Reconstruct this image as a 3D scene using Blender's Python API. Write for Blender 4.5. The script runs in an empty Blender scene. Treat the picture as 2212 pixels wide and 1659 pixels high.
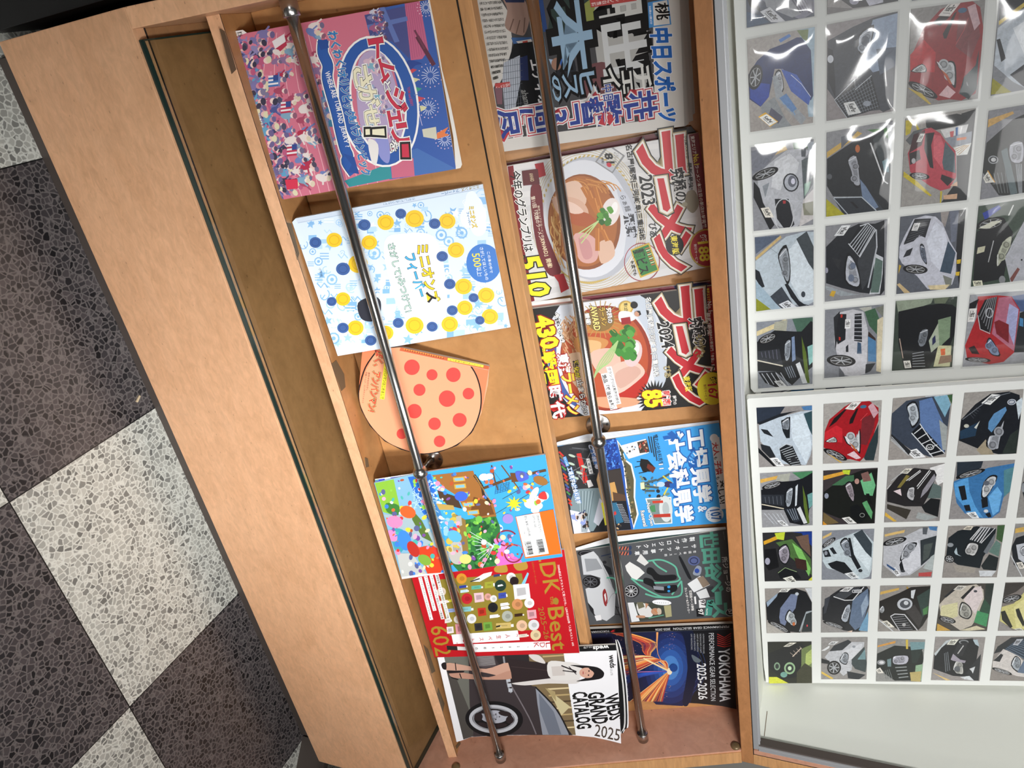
import bpy, bmesh, math, random
import numpy as np
from mathutils import Vector, Matrix
from mathutils.geometry import tessellate_polygon
random.seed(7)
C = bpy.context.scene.collection
# ------------------------------------------------------------------ camera, world, lights, exposure
S = 0.70                     # metres per modelling unit (camera at the origin of the units)
H = 1.5 * S                  # height of the lens above the floor
FPX = 1580.79                # focal length in pixels of the 2212-wide frame
def _rot(a, b, g):
    ca, sa, cb, sb, cg, sg = math.cos(a), math.sin(a), math.cos(b), math.sin(b), math.cos(g), math.sin(g)
    Rx = np.array([[1, 0, 0], [0, ca, -sa], [0, sa, ca]]); Ry = np.array([[cb, 0, sb], [0, 1, 0], [-sb, 0, cb]])
    Rz = np.array([[cg, -sg, 0], [sg, cg, 0], [0, 0, 1]])
    return Rz @ Ry @ Rx
R = _rot(2.04811404, -0.449835502, 1.37103608)      # rows: image right, image down, view axis; columns: world X, Y, Z
cam = bpy.data.cameras.new('camera'); cam.sensor_width = 36; cam.lens = FPX / 2212 * 36; cam.clip_start = 0.01
camo = bpy.data.objects.new('camera', cam); C.objects.link(camo)
camo.matrix_world = Matrix(((R[0][0], -R[1][0], -R[2][0], 0), (R[0][1], -R[1][1], -R[2][1], 0), (R[0][2], -R[1][2], -R[2][2], H), (0, 0, 0, 1)))
bpy.context.scene.camera = camo
vs = bpy.context.scene.view_settings
vs.view_transform = 'Standard'; vs.look = 'None'; vs.exposure = 0.0; vs.gamma = 1.0; vs.use_curve_mapping = False
w = bpy.data.worlds.new('shop'); bpy.context.scene.world = w; w.use_nodes = True
w.node_tree.nodes['Background'].inputs[0].default_value = (0.93, 0.96, 1.0, 1); w.node_tree.nodes['Background'].inputs[1].default_value = 0.06
def area(name, loc, target, sx, sy, power, col=(1, 0.99, 0.975), spread=180):
    l = bpy.data.lights.new(name, 'AREA'); l.shape = 'RECTANGLE'; l.size = sx; l.size_y = sy; l.energy = power; l.color = col; l.spread = math.radians(spread)
    o = bpy.data.objects.new(name, l); C.objects.link(o); o.location = loc
    o.rotation_euler = (Vector(target) - Vector(loc)).to_track_quat('-Z', 'Y').to_euler()
    return o
# ceiling fixtures: one panel above the rack, one tube behind the viewer (it glints in the photo sleeves); far left an added fill
area('ceiling_or_fill_light', (1.05, -1.3, 2.4), (0.50, 0.75, 0.28), 0.3, 0.6, 3.0, spread=29)
area('ceiling_or_fill_light', (0.64, -2.3, 2.05), (0.5, 0.9, 0.75), 0.13, 1.3, 21)
area('ceiling_or_fill_light', (-1.1, -2.0, 2.5), (1.2, 1.0, 1.0), 0.5, 1.2, 6.6, spread=38)  # added fill, brightens the white side lining and the pink side panel
area('ceiling_or_fill_light', (0.9, -0.5, 2.55), (0.9, 0.95, 1.0), 0.55, 1.0, 3.2, spread=110)
# ------------------------------------------------------------------ helpers
def U(x, y, z): return Vector((x * S, y * S, z * S + H))        # units -> metres
def ray(x, y): return R.T @ np.array([(x - 1106) / FPX, (y - 829.5) / FPX, 1.0])
def lin(c):
    if len(c) == 3: c = ''.join(k * 2 for k in c)
    v = [int(c[i:i + 2], 16) / 255 for i in (0, 2, 4)]
    return tuple(k / 12.92 if k <= 0.04045 else ((k + 0.055) / 1.055) ** 2.4 for k in v)
def empty(name, loc, label=None, cat=None, group=None):
    o = bpy.data.objects.new(name, None); C.objects.link(o); o.location = loc; o.empty_display_size = 0.02
    tag(o, label, cat, group); return o
def tag(o, label=None, cat=None, group=None, kind=None):
    for k, v in (('label', label), ('category', cat), ('group', group), ('kind', kind)):
        if v: o[k] = v
    return o
def adopt(o, parent):
    if parent:
        o.parent = parent
        m = Matrix.Translation(-Vector(parent.location))
        p = parent.parent
        o.matrix_parent_inverse = m if not p else Matrix.Identity(4)
        if p: o.matrix_parent_inverse = parent_world(parent).inverted()
    return o
def parent_world(o):
    m = Matrix.LocRotScale(o.location, o.rotation_euler, o.scale)
    return parent_world(o.parent) @ o.matrix_parent_inverse @ m if o.parent else m
def mesh(name, verts, faces, mat, parent=None, smooth=False, bevel=0):
    m = bpy.data.meshes.new(name); m.from_pydata([tuple(v) for v in verts], [], faces); m.validate()
    bm = bmesh.new(); bm.from_mesh(m); bmesh.ops.recalc_face_normals(bm, faces=bm.faces)
    if bevel: bmesh.ops.bevel(bm, geom=list(bm.edges), offset=bevel, segments=2, affect='EDGES', profile=0.6, clamp_overlap=True)
    bm.to_mesh(m); bm.free()
    if smooth:
        for p in m.polygons: p.use_smooth = True
    m.materials.append(mat)
    o = bpy.data.objects.new(name, m); C.objects.link(o)
    return adopt(o, parent)
def box(name, x0, x1, y0, y1, z0, z1, mat, parent=None, bevel=0.0012):
    v = [U(x, y, z) for x in (x0, x1) for y in (y0, y1) for z in (z0, z1)]
    return mesh(name, v, [(0, 1, 3, 2), (4, 6, 7, 5), (0, 4, 5, 1), (2, 3, 7, 6), (0, 2, 6, 4), (1, 5, 7, 3)], mat, parent, bevel=bevel)
def prism(name, prof, x0, x1, mat, parent=None, bevel=0.0012):   # profile in (Y, Z), extruded along X
    n = len(prof); v = [U(x0, y, z) for y, z in prof] + [U(x1, y, z) for y, z in prof]
    f = [tuple(range(n)), tuple(range(2 * n - 1, n - 1, -1))] + [(i, (i + 1) % n, n + (i + 1) % n, n + i) for i in range(n)]
    return mesh(name, v, f, mat, parent, bevel=bevel)
def lathe(name, A, B, prof, mat, parent=None, n=28):             # prof: (distance along A->B in metres, radius in metres)
    A = Vector(A); d = (Vector(B) - A).normalized(); a = d.orthogonal().normalized(); b = d.cross(a)
    v = []; f = []
    for s, r in prof:
        for k in range(n):
            t = 2 * math.pi * k / n; v.append(A + d * s + (a * math.cos(t) + b * math.sin(t)) * r)
    for j in range(len(prof) - 1):
        for k in range(n): f.append((j * n + k, j * n + (k + 1) % n, (j + 1) * n + (k + 1) % n, (j + 1) * n + k))
    f += [tuple(range(n)), tuple(range((len(prof) - 1) * n, len(prof) * n))]
    o = mesh(name, v, f, mat, parent)
    for p in o.data.polygons: p.use_smooth = len(p.vertices) == 4
    return o
# ------------------------------------------------------------------ materials
def mat(name, col=(0.5, 0.5, 0.5), rough=0.5, metal=0.0, spec=0.5):
    m = bpy.data.materials.new(name); m.use_nodes = True; b = m.node_tree.nodes['Principled BSDF']
    b.inputs['Base Color'].default_value = (*col, 1); b.inputs['Roughness'].default_value = rough
    b.inputs['Metallic'].default_value = metal; b.inputs['Specular IOR Level'].default_value = spec
    return m
def nd(m, t, **kw):
    n = m.node_tree.nodes.new(t)
    for k, v in kw.items(): setattr(n, k, v)
    return n
def lk(m, a, b): m.node_tree.links.new(a, b)
def ramp(m, fac, stops):
    r = nd(m, 'ShaderNodeValToRGB'); e = r.color_ramp.elements
    while len(e) < len(stops): e.new(0.5)
    for k, (p, c) in zip(e, stops): k.position = p; k.color = (*c, 1)
    lk(m, fac, r.inputs[0]); return r.outputs[0]
def coords(m, scale=(1, 1, 1), rot=(0, 0, 0)):
    t = nd(m, 'ShaderNodeTexCoord'); mp = nd(m, 'ShaderNodeMapping'); mp.inputs['Scale'].default_value = scale; mp.inputs['Rotation'].default_value = rot
    lk(m, t.outputs['Object'], mp.inputs[0]); return mp.outputs[0]
def noise(m, vec, scale, detail=4, rough=0.55, dist=0.0):
    n = nd(m, 'ShaderNodeTexNoise'); n.inputs['Scale'].default_value = scale; n.inputs['Detail'].default_value = detail
    n.inputs['Roughness'].default_value = rough; n.inputs['Distortion'].default_value = dist; lk(m, vec, n.inputs['Vector']); return n.outputs['Fac']
def mix(m, fac, a, b, mode='MIX'):
    n = nd(m, 'ShaderNodeMix', data_type='RGBA', blend_type=mode)
    for s, v in ((n.inputs[0], fac), (n.inputs[6], a), (n.inputs[7], b)):
        if hasattr(v, 'is_linked'): lk(m, v, s)
        else: s.default_value = v if not isinstance(v, tuple) or len(v) == 4 else (*v, 1)
    return n.outputs[2]
def mth(m, op, a, b=0.0):
    n = nd(m, 'ShaderNodeMath', operation=op)
    for s, v in ((n.inputs[0], a), (n.inputs[1], b)):
        if hasattr(v, 'is_linked'): lk(m, v, s)
        else: s.default_value = v
    return n.outputs[0]
def wood(name, base, dark, stretch=(1, 1, 1), rough=0.38, figure=0.5, pores=0.5):
    m = mat(name, rough=rough); b = m.node_tree.nodes['Principled BSDF']
    v = coords(m, stretch)
    big = noise(m, v, 9, 5, 0.6, 1.2); fine = noise(m, v, 55, 4, 0.6, 0.8)
    c = ramp(m, big, [(0.25, dark), (0.75, base)])
    c = mix(m, figure, c, ramp(m, fine, [(0.3, tuple(k * 0.74 for k in base)), (0.7, tuple(min(1, k * 1.14) for k in base))]), 'MIX')
    vo = nd(m, 'ShaderNodeTexVoronoi'); vo.inputs['Scale'].default_value = 46; lk(m, coords(m, (stretch[0], stretch[1], stretch[2])), vo.inputs['Vector'])
    spk = mth(m, 'LESS_THAN', mth(m, 'ADD', vo.outputs['Distance'], mth(m, 'MULTIPLY', fine, 0.18)), 0.155)
    c = mix(m, mth(m, 'MULTIPLY', spk, pores), c, tuple(k * 0.42 for k in dark))
    lk(m, c, b.inputs['Base Color'])
    bp = nd(m, 'ShaderNodeBump'); bp.inputs['Strength'].default_value = 0.12; bp.inputs['Distance'].default_value = 0.0012
    lk(m, mth(m, 'ADD', big, mth(m, 'MULTIPLY', fine, 0.6)), bp.inputs['Height']); lk(m, bp.outputs[0], b.inputs['Normal'])
    return m
M = {}
M['wood'] = wood('maple_laminate', lin('e4b28a'), lin('c69268'), (1, 2.2, 2.2))
M['wood_back'] = wood('maple_back', lin('c2915f'), lin('a57140'), (1, 1, 1), figure=0.35)
M['wood_trim'] = wood('maple_trim', lin('bd8558'), lin('9c693f'), (1, 2.2, 2.2))
M['wood_pink'] = wood('maple_pink', lin('d19f86'), lin('b67e64'), (1, 1, 1), figure=0.4)
M['wood_edge'] = wood('maple_edge', lin('d3a06e'), lin('ab7744'), (0.35, 3.5, 3.5), figure=0.6, pores=0.25)
M['wood_dark'] = wood('maple_deck', lin('a87d56'), lin('845e3c'), (1, 1.5, 1.5), rough=0.5)
M['joint'] = mat('joint_line', (0.012, 0.009, 0.007), 0.8)
M['kick'] = mat('kick_vinyl', lin('4a413c'), 0.55)
M['white'] = mat('white_panel', lin('e6e8e0'), 0.45)
M['board'] = mat('foam_board', lin('dcdedb'), 0.6)
M['paper'] = mat('page_paper', lin('e4e2dc'), 0.8)
M['black'] = mat('black_panel_and_shade', (0.006, 0.006, 0.007), 0.5)
M['red'] = mat('red_enamel', (0.10, 0.008, 0.012), 0.3)
M['brass'] = mat('brown_cap', lin('7a6547'), 0.35, 0.3)
M['tape'] = mat('tape_residue', lin('6d5a42'), 0.7)
def metal(name, col, rough): return mat(name, col, rough, 1.0)
M['steel'] = metal('brushed_steel', (0.62, 0.60, 0.57), 0.2)
M['cap'] = metal('cast_metal', (0.50, 0.48, 0.46), 0.24)
M['alu'] = mat('aluminium', (0.60, 0.61, 0.63), 0.42, 0.55)
def clear(name, tint, rough, ior, sheet=False):
    m = bpy.data.materials.new(name); m.use_nodes = True; nt = m.node_tree; nt.nodes.clear()
    o = nd(m, 'ShaderNodeOutputMaterial'); t = nd(m, 'ShaderNodeBsdfTransparent'); g = nd(m, 'ShaderNodeBsdfGlossy'); x = nd(m, 'ShaderNodeMixShader'); f = nd(m, 'ShaderNodeFresnel')
    t.inputs[0].default_value = (*tint, 1); g.inputs['Roughness'].default_value = rough; f.inputs[0].default_value = ior
    ge = nd(m, 'ShaderNodeNewGeometry')
    if sheet: lk(m, f.outputs[0], x.inputs[0])
    else: lk(m, mth(m, 'MULTIPLY', f.outputs[0], mth(m, 'SUBTRACT', 1.0, ge.outputs['Backfacing'])), x.inputs[0])
    lk(m, t.outputs[0], x.inputs[1]); lk(m, g.outputs[0], x.inputs[2]); lk(m, x.outputs[0], o.inputs[0]); return m
M['glass'] = clear('clear_glass', (0.93, 0.95, 0.92), 0.02, 1.5)
M['glass_edge'] = mat('glass_edge', (0.012, 0.03, 0.025), 0.12)
M['sleeve'] = clear('clear_sleeve', (0.97, 0.97, 0.97), 0.07, 1.5, True)
# printed matter: flat ink colours stored per face
m = mat('printed_paper', rough=0.42); a = nd(m, 'ShaderNodeAttribute', attribute_name='ink'); lk(m, a.outputs['Color'], m.node_tree.nodes['Principled BSDF'].inputs['Base Color']); M['print'] = m
m = mat('newsprint', rough=0.85, spec=0.2); a = nd(m, 'ShaderNodeAttribute', attribute_name='ink'); lk(m, a.outputs['Color'], m.node_tree.nodes['Principled BSDF'].inputs['Base Color']); M['news'] = m
m = mat('photo_print', rough=0.3); a = nd(m, 'ShaderNodeAttribute', attribute_name='ink'); v = coords(m, (1, 1, 1))
k = mth(m, 'ADD', mth(m, 'MULTIPLY', noise(m, v, 130, 5, 0.65, 1.5), 0.9), 0.55)
h_ = nd(m, 'ShaderNodeHueSaturation'); lk(m, a.outputs['Color'], h_.inputs['Color']); lk(m, k, h_.inputs['Value']); lk(m, h_.outputs[0], m.node_tree.nodes['Principled BSDF'].inputs['Base Color']); M['photo'] = m
# floor: 41 cm terrazzo-print vinyl tiles laid as a light and dark checker
m = mat('checker_terrazzo', rough=0.32); b = m.node_tree.nodes['Principled BSDF']
T = 0.5864 * S
t = nd(m, 'ShaderNodeTexCoord'); sp = nd(m, 'ShaderNodeSeparateXYZ'); lk(m, t.outputs['Object'], sp.inputs[0])
ux = mth(m, 'DIVIDE', mth(m, 'SUBTRACT', sp.outputs[0], 0.6585 * S), T); uy = mth(m, 'DIVIDE', mth(m, 'SUBTRACT', sp.outputs[1], 0.6767 * S), T)
par = mth(m, 'FLOORED_MODULO', mth(m, 'ADD', mth(m, 'FLOOR', ux), mth(m, 'FLOOR', uy)), 2.0)
wv = nd(m, 'ShaderNodeVectorMath', operation='ADD'); nn = nd(m, 'ShaderNodeTexNoise'); nn.inputs['Scale'].default_value = 70; nn.inputs['Detail'].default_value = 3
sc = nd(m, 'ShaderNodeVectorMath', operation='SCALE'); sc.inputs['Scale'].default_value = 0.006
lk(m, t.outputs['Object'], nn.inputs['Vector']); lk(m, nn.outputs['Color'], sc.inputs[0]); lk(m, t.outputs['Object'], wv.inputs[0]); lk(m, sc.outputs[0], wv.inputs[1])
v1 = nd(m, 'ShaderNodeTexVoronoi', feature='DISTANCE_TO_EDGE'); v1.inputs['Scale'].default_value = 118; lk(m, wv.outputs[0], v1.inputs['Vector'])
v2 = nd(m, 'ShaderNodeTexVoronoi'); v2.inputs['Scale'].default_value = 118; lk(m, wv.outputs[0], v2.inputs['Vector'])
hue = nd(m, 'ShaderNodeSeparateColor'); lk(m, v2.outputs['Color'], hue.inputs[0])
fine = noise(m, t.outputs['Object'], 260, 3, 0.7)
edge = ramp(m, mth(m, 'ADD', v1.outputs['Distance'], mth(m, 'MULTIPLY', mth(m, 'SUBTRACT', fine, 0.5), 0.16)), [(0.03, (1, 1, 1)), (0.14, (0, 0, 0))])
chipL = ramp(m, hue.outputs[0], [(0.0, lin('6d6d69')), (0.25, lin('8a8a85')), (0.6, lin('a6a69f')), (1.0, lin('c0c0b8'))])
chipD = ramp(m, hue.outputs[0], [(0.0, lin('1c1b1d')), (0.4, lin('363335')), (1.0, lin('504a4b'))])
light = mix(m, edge, chipL, lin('d6d7cf')); dark = mix(m, edge, chipD, lin('6c6665'))
col = mix(m, par, light, dark)
def seam(u): return mth(m, 'LESS_THAN', mth(m, 'ABSOLUTE', mth(m, 'SUBTRACT', u, mth(m, 'ROUND', u))), 0.0022)
col = mix(m, mth(m, 'MAXIMUM', seam(ux), seam(uy)), col, (0.01, 0.01, 0.01))
lk(m, col, b.inputs['Base Color']); M['floor'] = m
# ------------------------------------------------------------------ printing kit: flat ink shapes on a real plane
TXT = {}
def glyphs(s, bold):
    k = (s, bold)
    if k not in TXT:
        cu = bpy.data.curves.new('t', 'FONT'); cu.body = s; cu.resolution_u = 2; cu.offset = bold; cu.fill_mode = 'FRONT'
        o = bpy.data.objects.new('t', cu); C.objects.link(o); bpy.context.view_layer.update()
        me = o.evaluated_get(bpy.context.evaluated_depsgraph_get()).to_mesh()
        TXT[k] = ([(v.co.x, v.co.y) for v in me.vertices], [tuple(p.vertices) for p in me.polygons])
        bpy.data.objects.remove(o); bpy.data.curves.remove(cu)
    return TXT[k]
def clip_poly(P, Q):
    area2 = sum(Q[i][0] * Q[(i + 1) % len(Q)][1] - Q[(i + 1) % len(Q)][0] * Q[i][1] for i in range(len(Q)))
    s = 1 if area2 > 0 else -1
    for i in range(len(Q)):
        a, b = Q[i], Q[(i + 1) % len(Q)]; out = []
        def side(p): return s * ((b[0] - a[0]) * (p[1] - a[1]) - (b[1] - a[1]) * (p[0] - a[0]))
        for j in range(len(P)):
            p, q = P[j], P[(j + 1) % len(P)]; dp, dq = side(p), side(q)
            if dp >= 0: out.append(p)
            if (dp > 0 and dq < 0) or (dp < 0 and dq > 0):
                t = dp / (dp - dq); out.append((p[0] + t * (q[0] - p[0]), p[1] + t * (q[1] - p[1])))
        P = out
        if len(P) < 3: return []
    return P
def smooth_pts(P, n=4, closed=True):
    out = []; L = len(P)
    for i in range(L if closed else L - 1):
        g = (lambda k: P[k % L]) if closed else (lambda k: P[max(0, min(L - 1, k))])
        p0, p1, p2, p3 = g(i - 1), g(i), g(i + 1), g(i + 2)
        for j in range(n):
            t = j / n
            out.append(tuple(0.5 * (2 * p1[k] + (p2[k] - p0[k]) * t + (2 * p0[k] - 5 * p1[k] + 4 * p2[k] - p3[k]) * t * t + (3 * p1[k] - p0[k] - 3 * p2[k] + p3[k]) * t ** 3) for k in (0, 1)))
    if not closed: out.append(P[-1])
    return out
class Art:
    """ink shapes on one sheet; a shape lies one ink layer (0.02 mm) above whatever it covers"""
    STEP = 0.00002; CELL = 0.0025
    def __init__(s, P, n, up=None, clip=None, view=(0, 0, 1)):
        s.P = np.array(P, float); s.n = np.array(n, float) / np.linalg.norm(n)
        u = np.cross(np.array(up if up is not None else (0, 0, 1.0)), s.n); s.U = u / np.linalg.norm(u); s.V = np.cross(s.n, s.U)
        s.v = []; s.f = []; s.c = []; s.z = 0; s.clip = clip; s.view = view; s.grid = {}
    def raw(s, x, y):
        w = ray(x, y); return w * (s.n @ s.P) / (s.n @ w)
    def at(s, p):
        q = s.raw(p[0] / s.view[2] + s.view[0], p[1] / s.view[2] + s.view[1]) - s.P; return (float(q @ s.U), float(q @ s.V))
    def world(s, q, lift=0.0):
        p = s.P + s.U * q[0] + s.V * q[1]; return U(*p) + Vector(s.n) * lift
    def _add(s, group, col):                            # group: list of (points in plane (u, v), triangles or None), one colour, one layer
        cells = set()
        for pts, _ in group:
            xs = [q[0] for q in pts]; ys = [q[1] for q in pts]
            cells.update((a, b) for a in range(int(min(xs) // s.CELL), int(max(xs) // s.CELL) + 1) for b in range(int(min(ys) // s.CELL), int(max(ys) // s.CELL) + 1))
        z = 1 + max((s.grid.get(k, s.z) for k in cells), default=s.z)
        for k in cells: s.grid[k] = z
        c = lin(col) if isinstance(col, str) else col
        for pts, tri in group:
            b = len(s.v); s.v += [s.world(q, z * s.STEP) for q in pts]
            if tri is None: tri = tessellate_polygon([[Vector((q[0], q[1], 0)) for q in pts]])
            for t in tri: s.f.append(tuple(b + k for k in t)); s.c.append(c)
    def img(s, p): return (p[0] / s.view[2] + s.view[0], p[1] / s.view[2] + s.view[1])
    def _clipped(s, pts):
        pts = [s.img(p) for p in pts]
        if s.clip: pts = clip_poly(pts, s.clip)
        if len(pts) < 3: return []
        old = s.view; s.view = (0, 0, 1); q = [s.at(p) for p in pts]; s.view = old; return [(q, None)]
    def poly(s, pts, col, sm=False, n=4):
        if sm: pts = smooth_pts(pts, n)
        g = s._clipped(pts)
        if g: s._add(g, col)
    def ell(s, cx, cy, rx, ry, col, ang=0, n=18):
        ca, sa = math.cos(math.radians(ang)), math.sin(math.radians(ang))
        s.poly([(cx + rx * math.cos(t) * ca - ry * math.sin(t) * sa, cy + rx * math.cos(t) * sa + ry * math.sin(t) * ca) for t in (2 * math.pi * k / n for k in range(n))], col)
    def ring(s, cx, cy, rx, ry, wd, col, ang=0, a0=0, a1=360, n=28):
        ca, sa = math.cos(math.radians(ang)), math.sin(math.radians(ang))
        s.line([(cx + rx * math.cos(t) * ca - ry * math.sin(t) * sa, cy + rx * math.cos(t) * sa + ry * math.sin(t) * ca) for t in (math.radians(a0 + (a1 - a0) * k / n) for k in range(n + 1))], wd, col)
    def line(s, pts, wd, col, sm=False):
        if sm: pts = smooth_pts(pts, 4, False)
        L, Rr = [], []
        for i, p in enumerate(pts):
            a = pts[max(0, i - 1)]; b = pts[min(len(pts) - 1, i + 1)]; dx, dy = b[0] - a[0], b[1] - a[1]; d = math.hypot(dx, dy) or 1
            nx, ny = -dy / d * wd / 2, dx / d * wd / 2; L.append((p[0] + nx, p[1] + ny)); Rr.append((p[0] - nx, p[1] - ny))
        g = []
        for i in range(len(pts) - 1): g += s._clipped([L[i], L[i + 1], Rr[i + 1], Rr[i]])
        if g: s._add(g, col)
    def text3(s, t, bl, br, tl, col, bold=0.0, outline=()):
        """text fitted to a parallelogram given by three picture points (start of baseline, end of baseline, top of start)"""
        A, B, D = (np.array(s.at(p)) for p in (bl, br, tl)); s._text(t, A, B - A, D - A, col, bold, outline)
    def text(s, t, bl, tr, col, bold=0.0, outline=(), rot=0.0, slant=0.0):
        """text filling the upright rectangle between two picture points of its lower-left and upper-right corner"""
        A = np.array(s.at(bl)); B = np.array(s.at(tr)); d = B - A; c, sn = math.cos(math.radians(rot)), math.sin(math.radians(rot))
        w = d[0] * c + d[1] * sn; h = -d[0] * sn + d[1] * c
        s._text(t, A, np.array((w * c, w * sn)), np.array((-h * sn + slant * h * c, h * c + slant * h * sn)), col, bold, outline)
    def _text(s, t, A, ex, ey, col, bold, outline):
        v0, _ = glyphs(t, 0.0)
        if not v0: return
        x0 = min(p[0] for p in v0); x1 = max(p[0] for p in v0); y0 = min(p[1] for p in v0); y1 = max(p[1] for p in v0)
        sx = (x1 - x0) or 1; sy = (y1 - y0) or 1
        for b, c in list(outline) + [(bold, col)]:
            v, f = glyphs(t, b)
            s._add([([tuple(A + ex * ((p[0] - x0) / sx) + ey * ((p[1] - y0) / sy)) for p in v], [(q[0], q[i], q[i + 1]) for q in f for i in range(1, len(q) - 1)])], c)
    def chars(s, t, p0, p1, w, h, col, bold=0.0, outline=()):
        """vertical writing: characters centred on the line p0 -> p1 (picture points), each w x h units of the plane"""
        a = np.array(s.at(p0)); b = np.array(s.at(p1)); n = max(1, len(t) - 1)
        for i, ch in enumerate(t):
            c = a + (b - a) * i / n; q = glyphs(ch, 0.0)[0]
            if not q: continue
            xs = [k[0] for k in q]; ys = [k[1] for k in q]; x0, x1, y0, y1 = min(xs), max(xs), min(ys), max(ys); mx = (x0 + x1) / 2; my = (y0 + y1) / 2
            if ch in '、。': c = c + np.array((w * .3, h * .3))
            if ch in 'ー「」': s._text(ch, c - np.array(((y1 - y0) * w / 2, -(x1 - x0) * h / 2)), np.array((0.0, -(x1 - x0) * h)), np.array(((y1 - y0) * w, 0.0)), col, bold, outline)
            else: s._text(ch, c - np.array(((x1 - x0) * w / 2, (y1 - y0) * h / 2)), np.array(((x1 - x0) * w, 0.0)), np.array((0.0, (y1 - y0) * h)), col, bold, outline)
    def build(s, name, parent=None, mt='print'):
        me = bpy.data.meshes.new(name); me.from_pydata([tuple(v) for v in s.v], [], s.f)
        at = me.color_attributes.new('ink', 'FLOAT_COLOR', 'CORNER')
        buf = []
        for p in me.polygons:
            buf += [*s.c[p.index], 1.0] * p.loop_total
        at.data.foreach_set('color', buf)
        # every ink face looks the way the sheet looks
        nv = Vector(s.n); bm = bmesh.new(); bm.from_mesh(me)
        for f in bm.faces:
            f.normal_update()
            if f.normal.dot(nv) < 0: f.normal_flip()
        bm.to_mesh(me); bm.free()
        me.materials.append(M[mt]); o = bpy.data.objects.new(name, me); C.objects.link(o); return adopt(o, parent)
def lean(th): return (0.0, -math.sin(math.radians(th)), math.cos(math.radians(th)))    # normal of a sheet leaning back, facing the room
def slab(name, outline, A, thick, mt, parent, back=0.0):
    """outline in picture points on the plane of A, extruded away from the viewer"""
    q = [A.at(p) for p in outline]; n = len(q)
    v = [A.world(p, -back * S) for p in q] + [A.world(p, -(back + thick) * S) for p in q]
    f = [tuple(range(n)), tuple(range(2 * n - 1, n - 1, -1))] + [(i, (i + 1) % n, n + (i + 1) % n, n + i) for i in range(n)]
    return mesh(name, v, f, mt, parent)
def tilt(a, b, th):
    d = np.array(b, float) - np.array(a, float); d /= np.linalg.norm(d); v = np.array([0, math.cos(math.radians(th)), math.sin(math.radians(th))])
    n = np.cross(d, v); n /= np.linalg.norm(n); return n if n[1] < 0 else -n
# ------------------------------------------------------------------ the setting
o = mesh('floor', [U(-4, -5, -1.5), U(7, -5, -1.5), U(7, 4, -1.5), U(-4, 4, -1.5)], [(0, 1, 2, 3)], M['floor']); tag(o, 'black and white checkered terrazzo vinyl floor', 'floor', kind='structure')
o = mesh('wall_back', [U(-4, 1.92, -1.5), U(7, 1.92, -1.5), U(7, 1.92, 2.2), U(-4, 1.92, 2.2), U(-4, 2.0, -1.5), U(7, 2.0, -1.5), U(7, 2.0, 2.2), U(-4, 2.0, 2.2)], [(0, 1, 2, 3), (4, 5, 6, 7), (0, 1, 5, 4), (2, 3, 7, 6), (1, 2, 6, 5), (0, 3, 7, 4)], mat('wall_paint', lin('8d8a84'), 0.7)); tag(o, 'plain grey wall behind the rack and case', 'wall', kind='structure')
# ------------------------------------------------------------------ magazine rack
rack = empty('magazine_rack', U(0.85, 1.3, -1.5), 'maple magazine rack with two sloping tiers and steel rails', 'magazine rack')
XL, XR, XI, XJ = -0.136, 1.845, -0.103, 1.80
box('kick_plate', XL + 0.02, XR - 0.03, 1.053, 1.07, -1.5, -1.40, M['kick'], rack)
box('front_panel', XL, XR - 0.009, 1.0, 1.025, -1.402, -1.0749, M['wood'], rack)
side = [(1.0, -1.0749), (1.3157, -0.2297), (1.60, -0.2297), (1.60, -1.40), (1.026, -1.40), (1.026, -1.0749)]
prism('side_panel', side, XL, XI, M['wood'], rack)
prism('side_panel', side, XJ, XR, M['wood_pink'], rack)
fr = [(1.0, -1.074), (1.3157, -0.2297), (1.3127, -0.2290), (0.997, -1.073)]
prism('edge_band', fr, XJ + 0.004, XR, M['wood_edge'], rack, bevel=0)
box('deck', XI, XJ, 1.026, 1.56, -1.10, -1.0755, M['wood_dark'], rack)
box('back_board', XI, XJ, 1.56, 1.58, -1.10, -0.24, M['wood_dark'], rack)
box('joint_strip', XI, XJ, 1.0255, 1.0275, -1.078, -1.0745, M['joint'], rack, bevel=0)
# lower tier
prism('ledge', [(1.1015, -0.999), (1.1015, -0.9769), (1.24, -1.0066), (1.24, -1.03)], XI, XJ, M['wood_back'], rack)
prism('ledge_edging', [(1.0915, -0.9985), (1.0993, -0.9760), (1.1009, -0.9760), (1.1009, -0.9985)], XI, XJ, M['wood'], rack, bevel=0.0005)
box('joint_strip', XI, XJ, 1.1006, 1.1022, -0.994, -0.9763, M['joint'], rack, bevel=0)
prism('back_panel', [(1.206, -0.998), (1.268, -0.613), (1.285, -0.613), (1.223, -0.998)], XI, XJ, M['wood_back'], rack)
# upper tier
box('joint_strip', XI, XJ, 1.2675, 1.287, -0.6148, -0.6110, M['joint'], rack, bevel=0)
box('tier_lip', XI, XJ, 1.266, 1.290, -0.6112, -0.5855, M['wood_edge'], rack)
prism('tier_floor', [(1.29, -0.725), (1.29, -0.71), (1.36, -0.71), (1.36, -0.725)], XI, XJ, M['wood_back'], rack)
prism('back_panel', [(1.3092, -0.71), (1.4651, -0.2297), (1.485, -0.2297), (1.3292, -0.71)], XI, XJ, M['wood_back'], rack)
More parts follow.
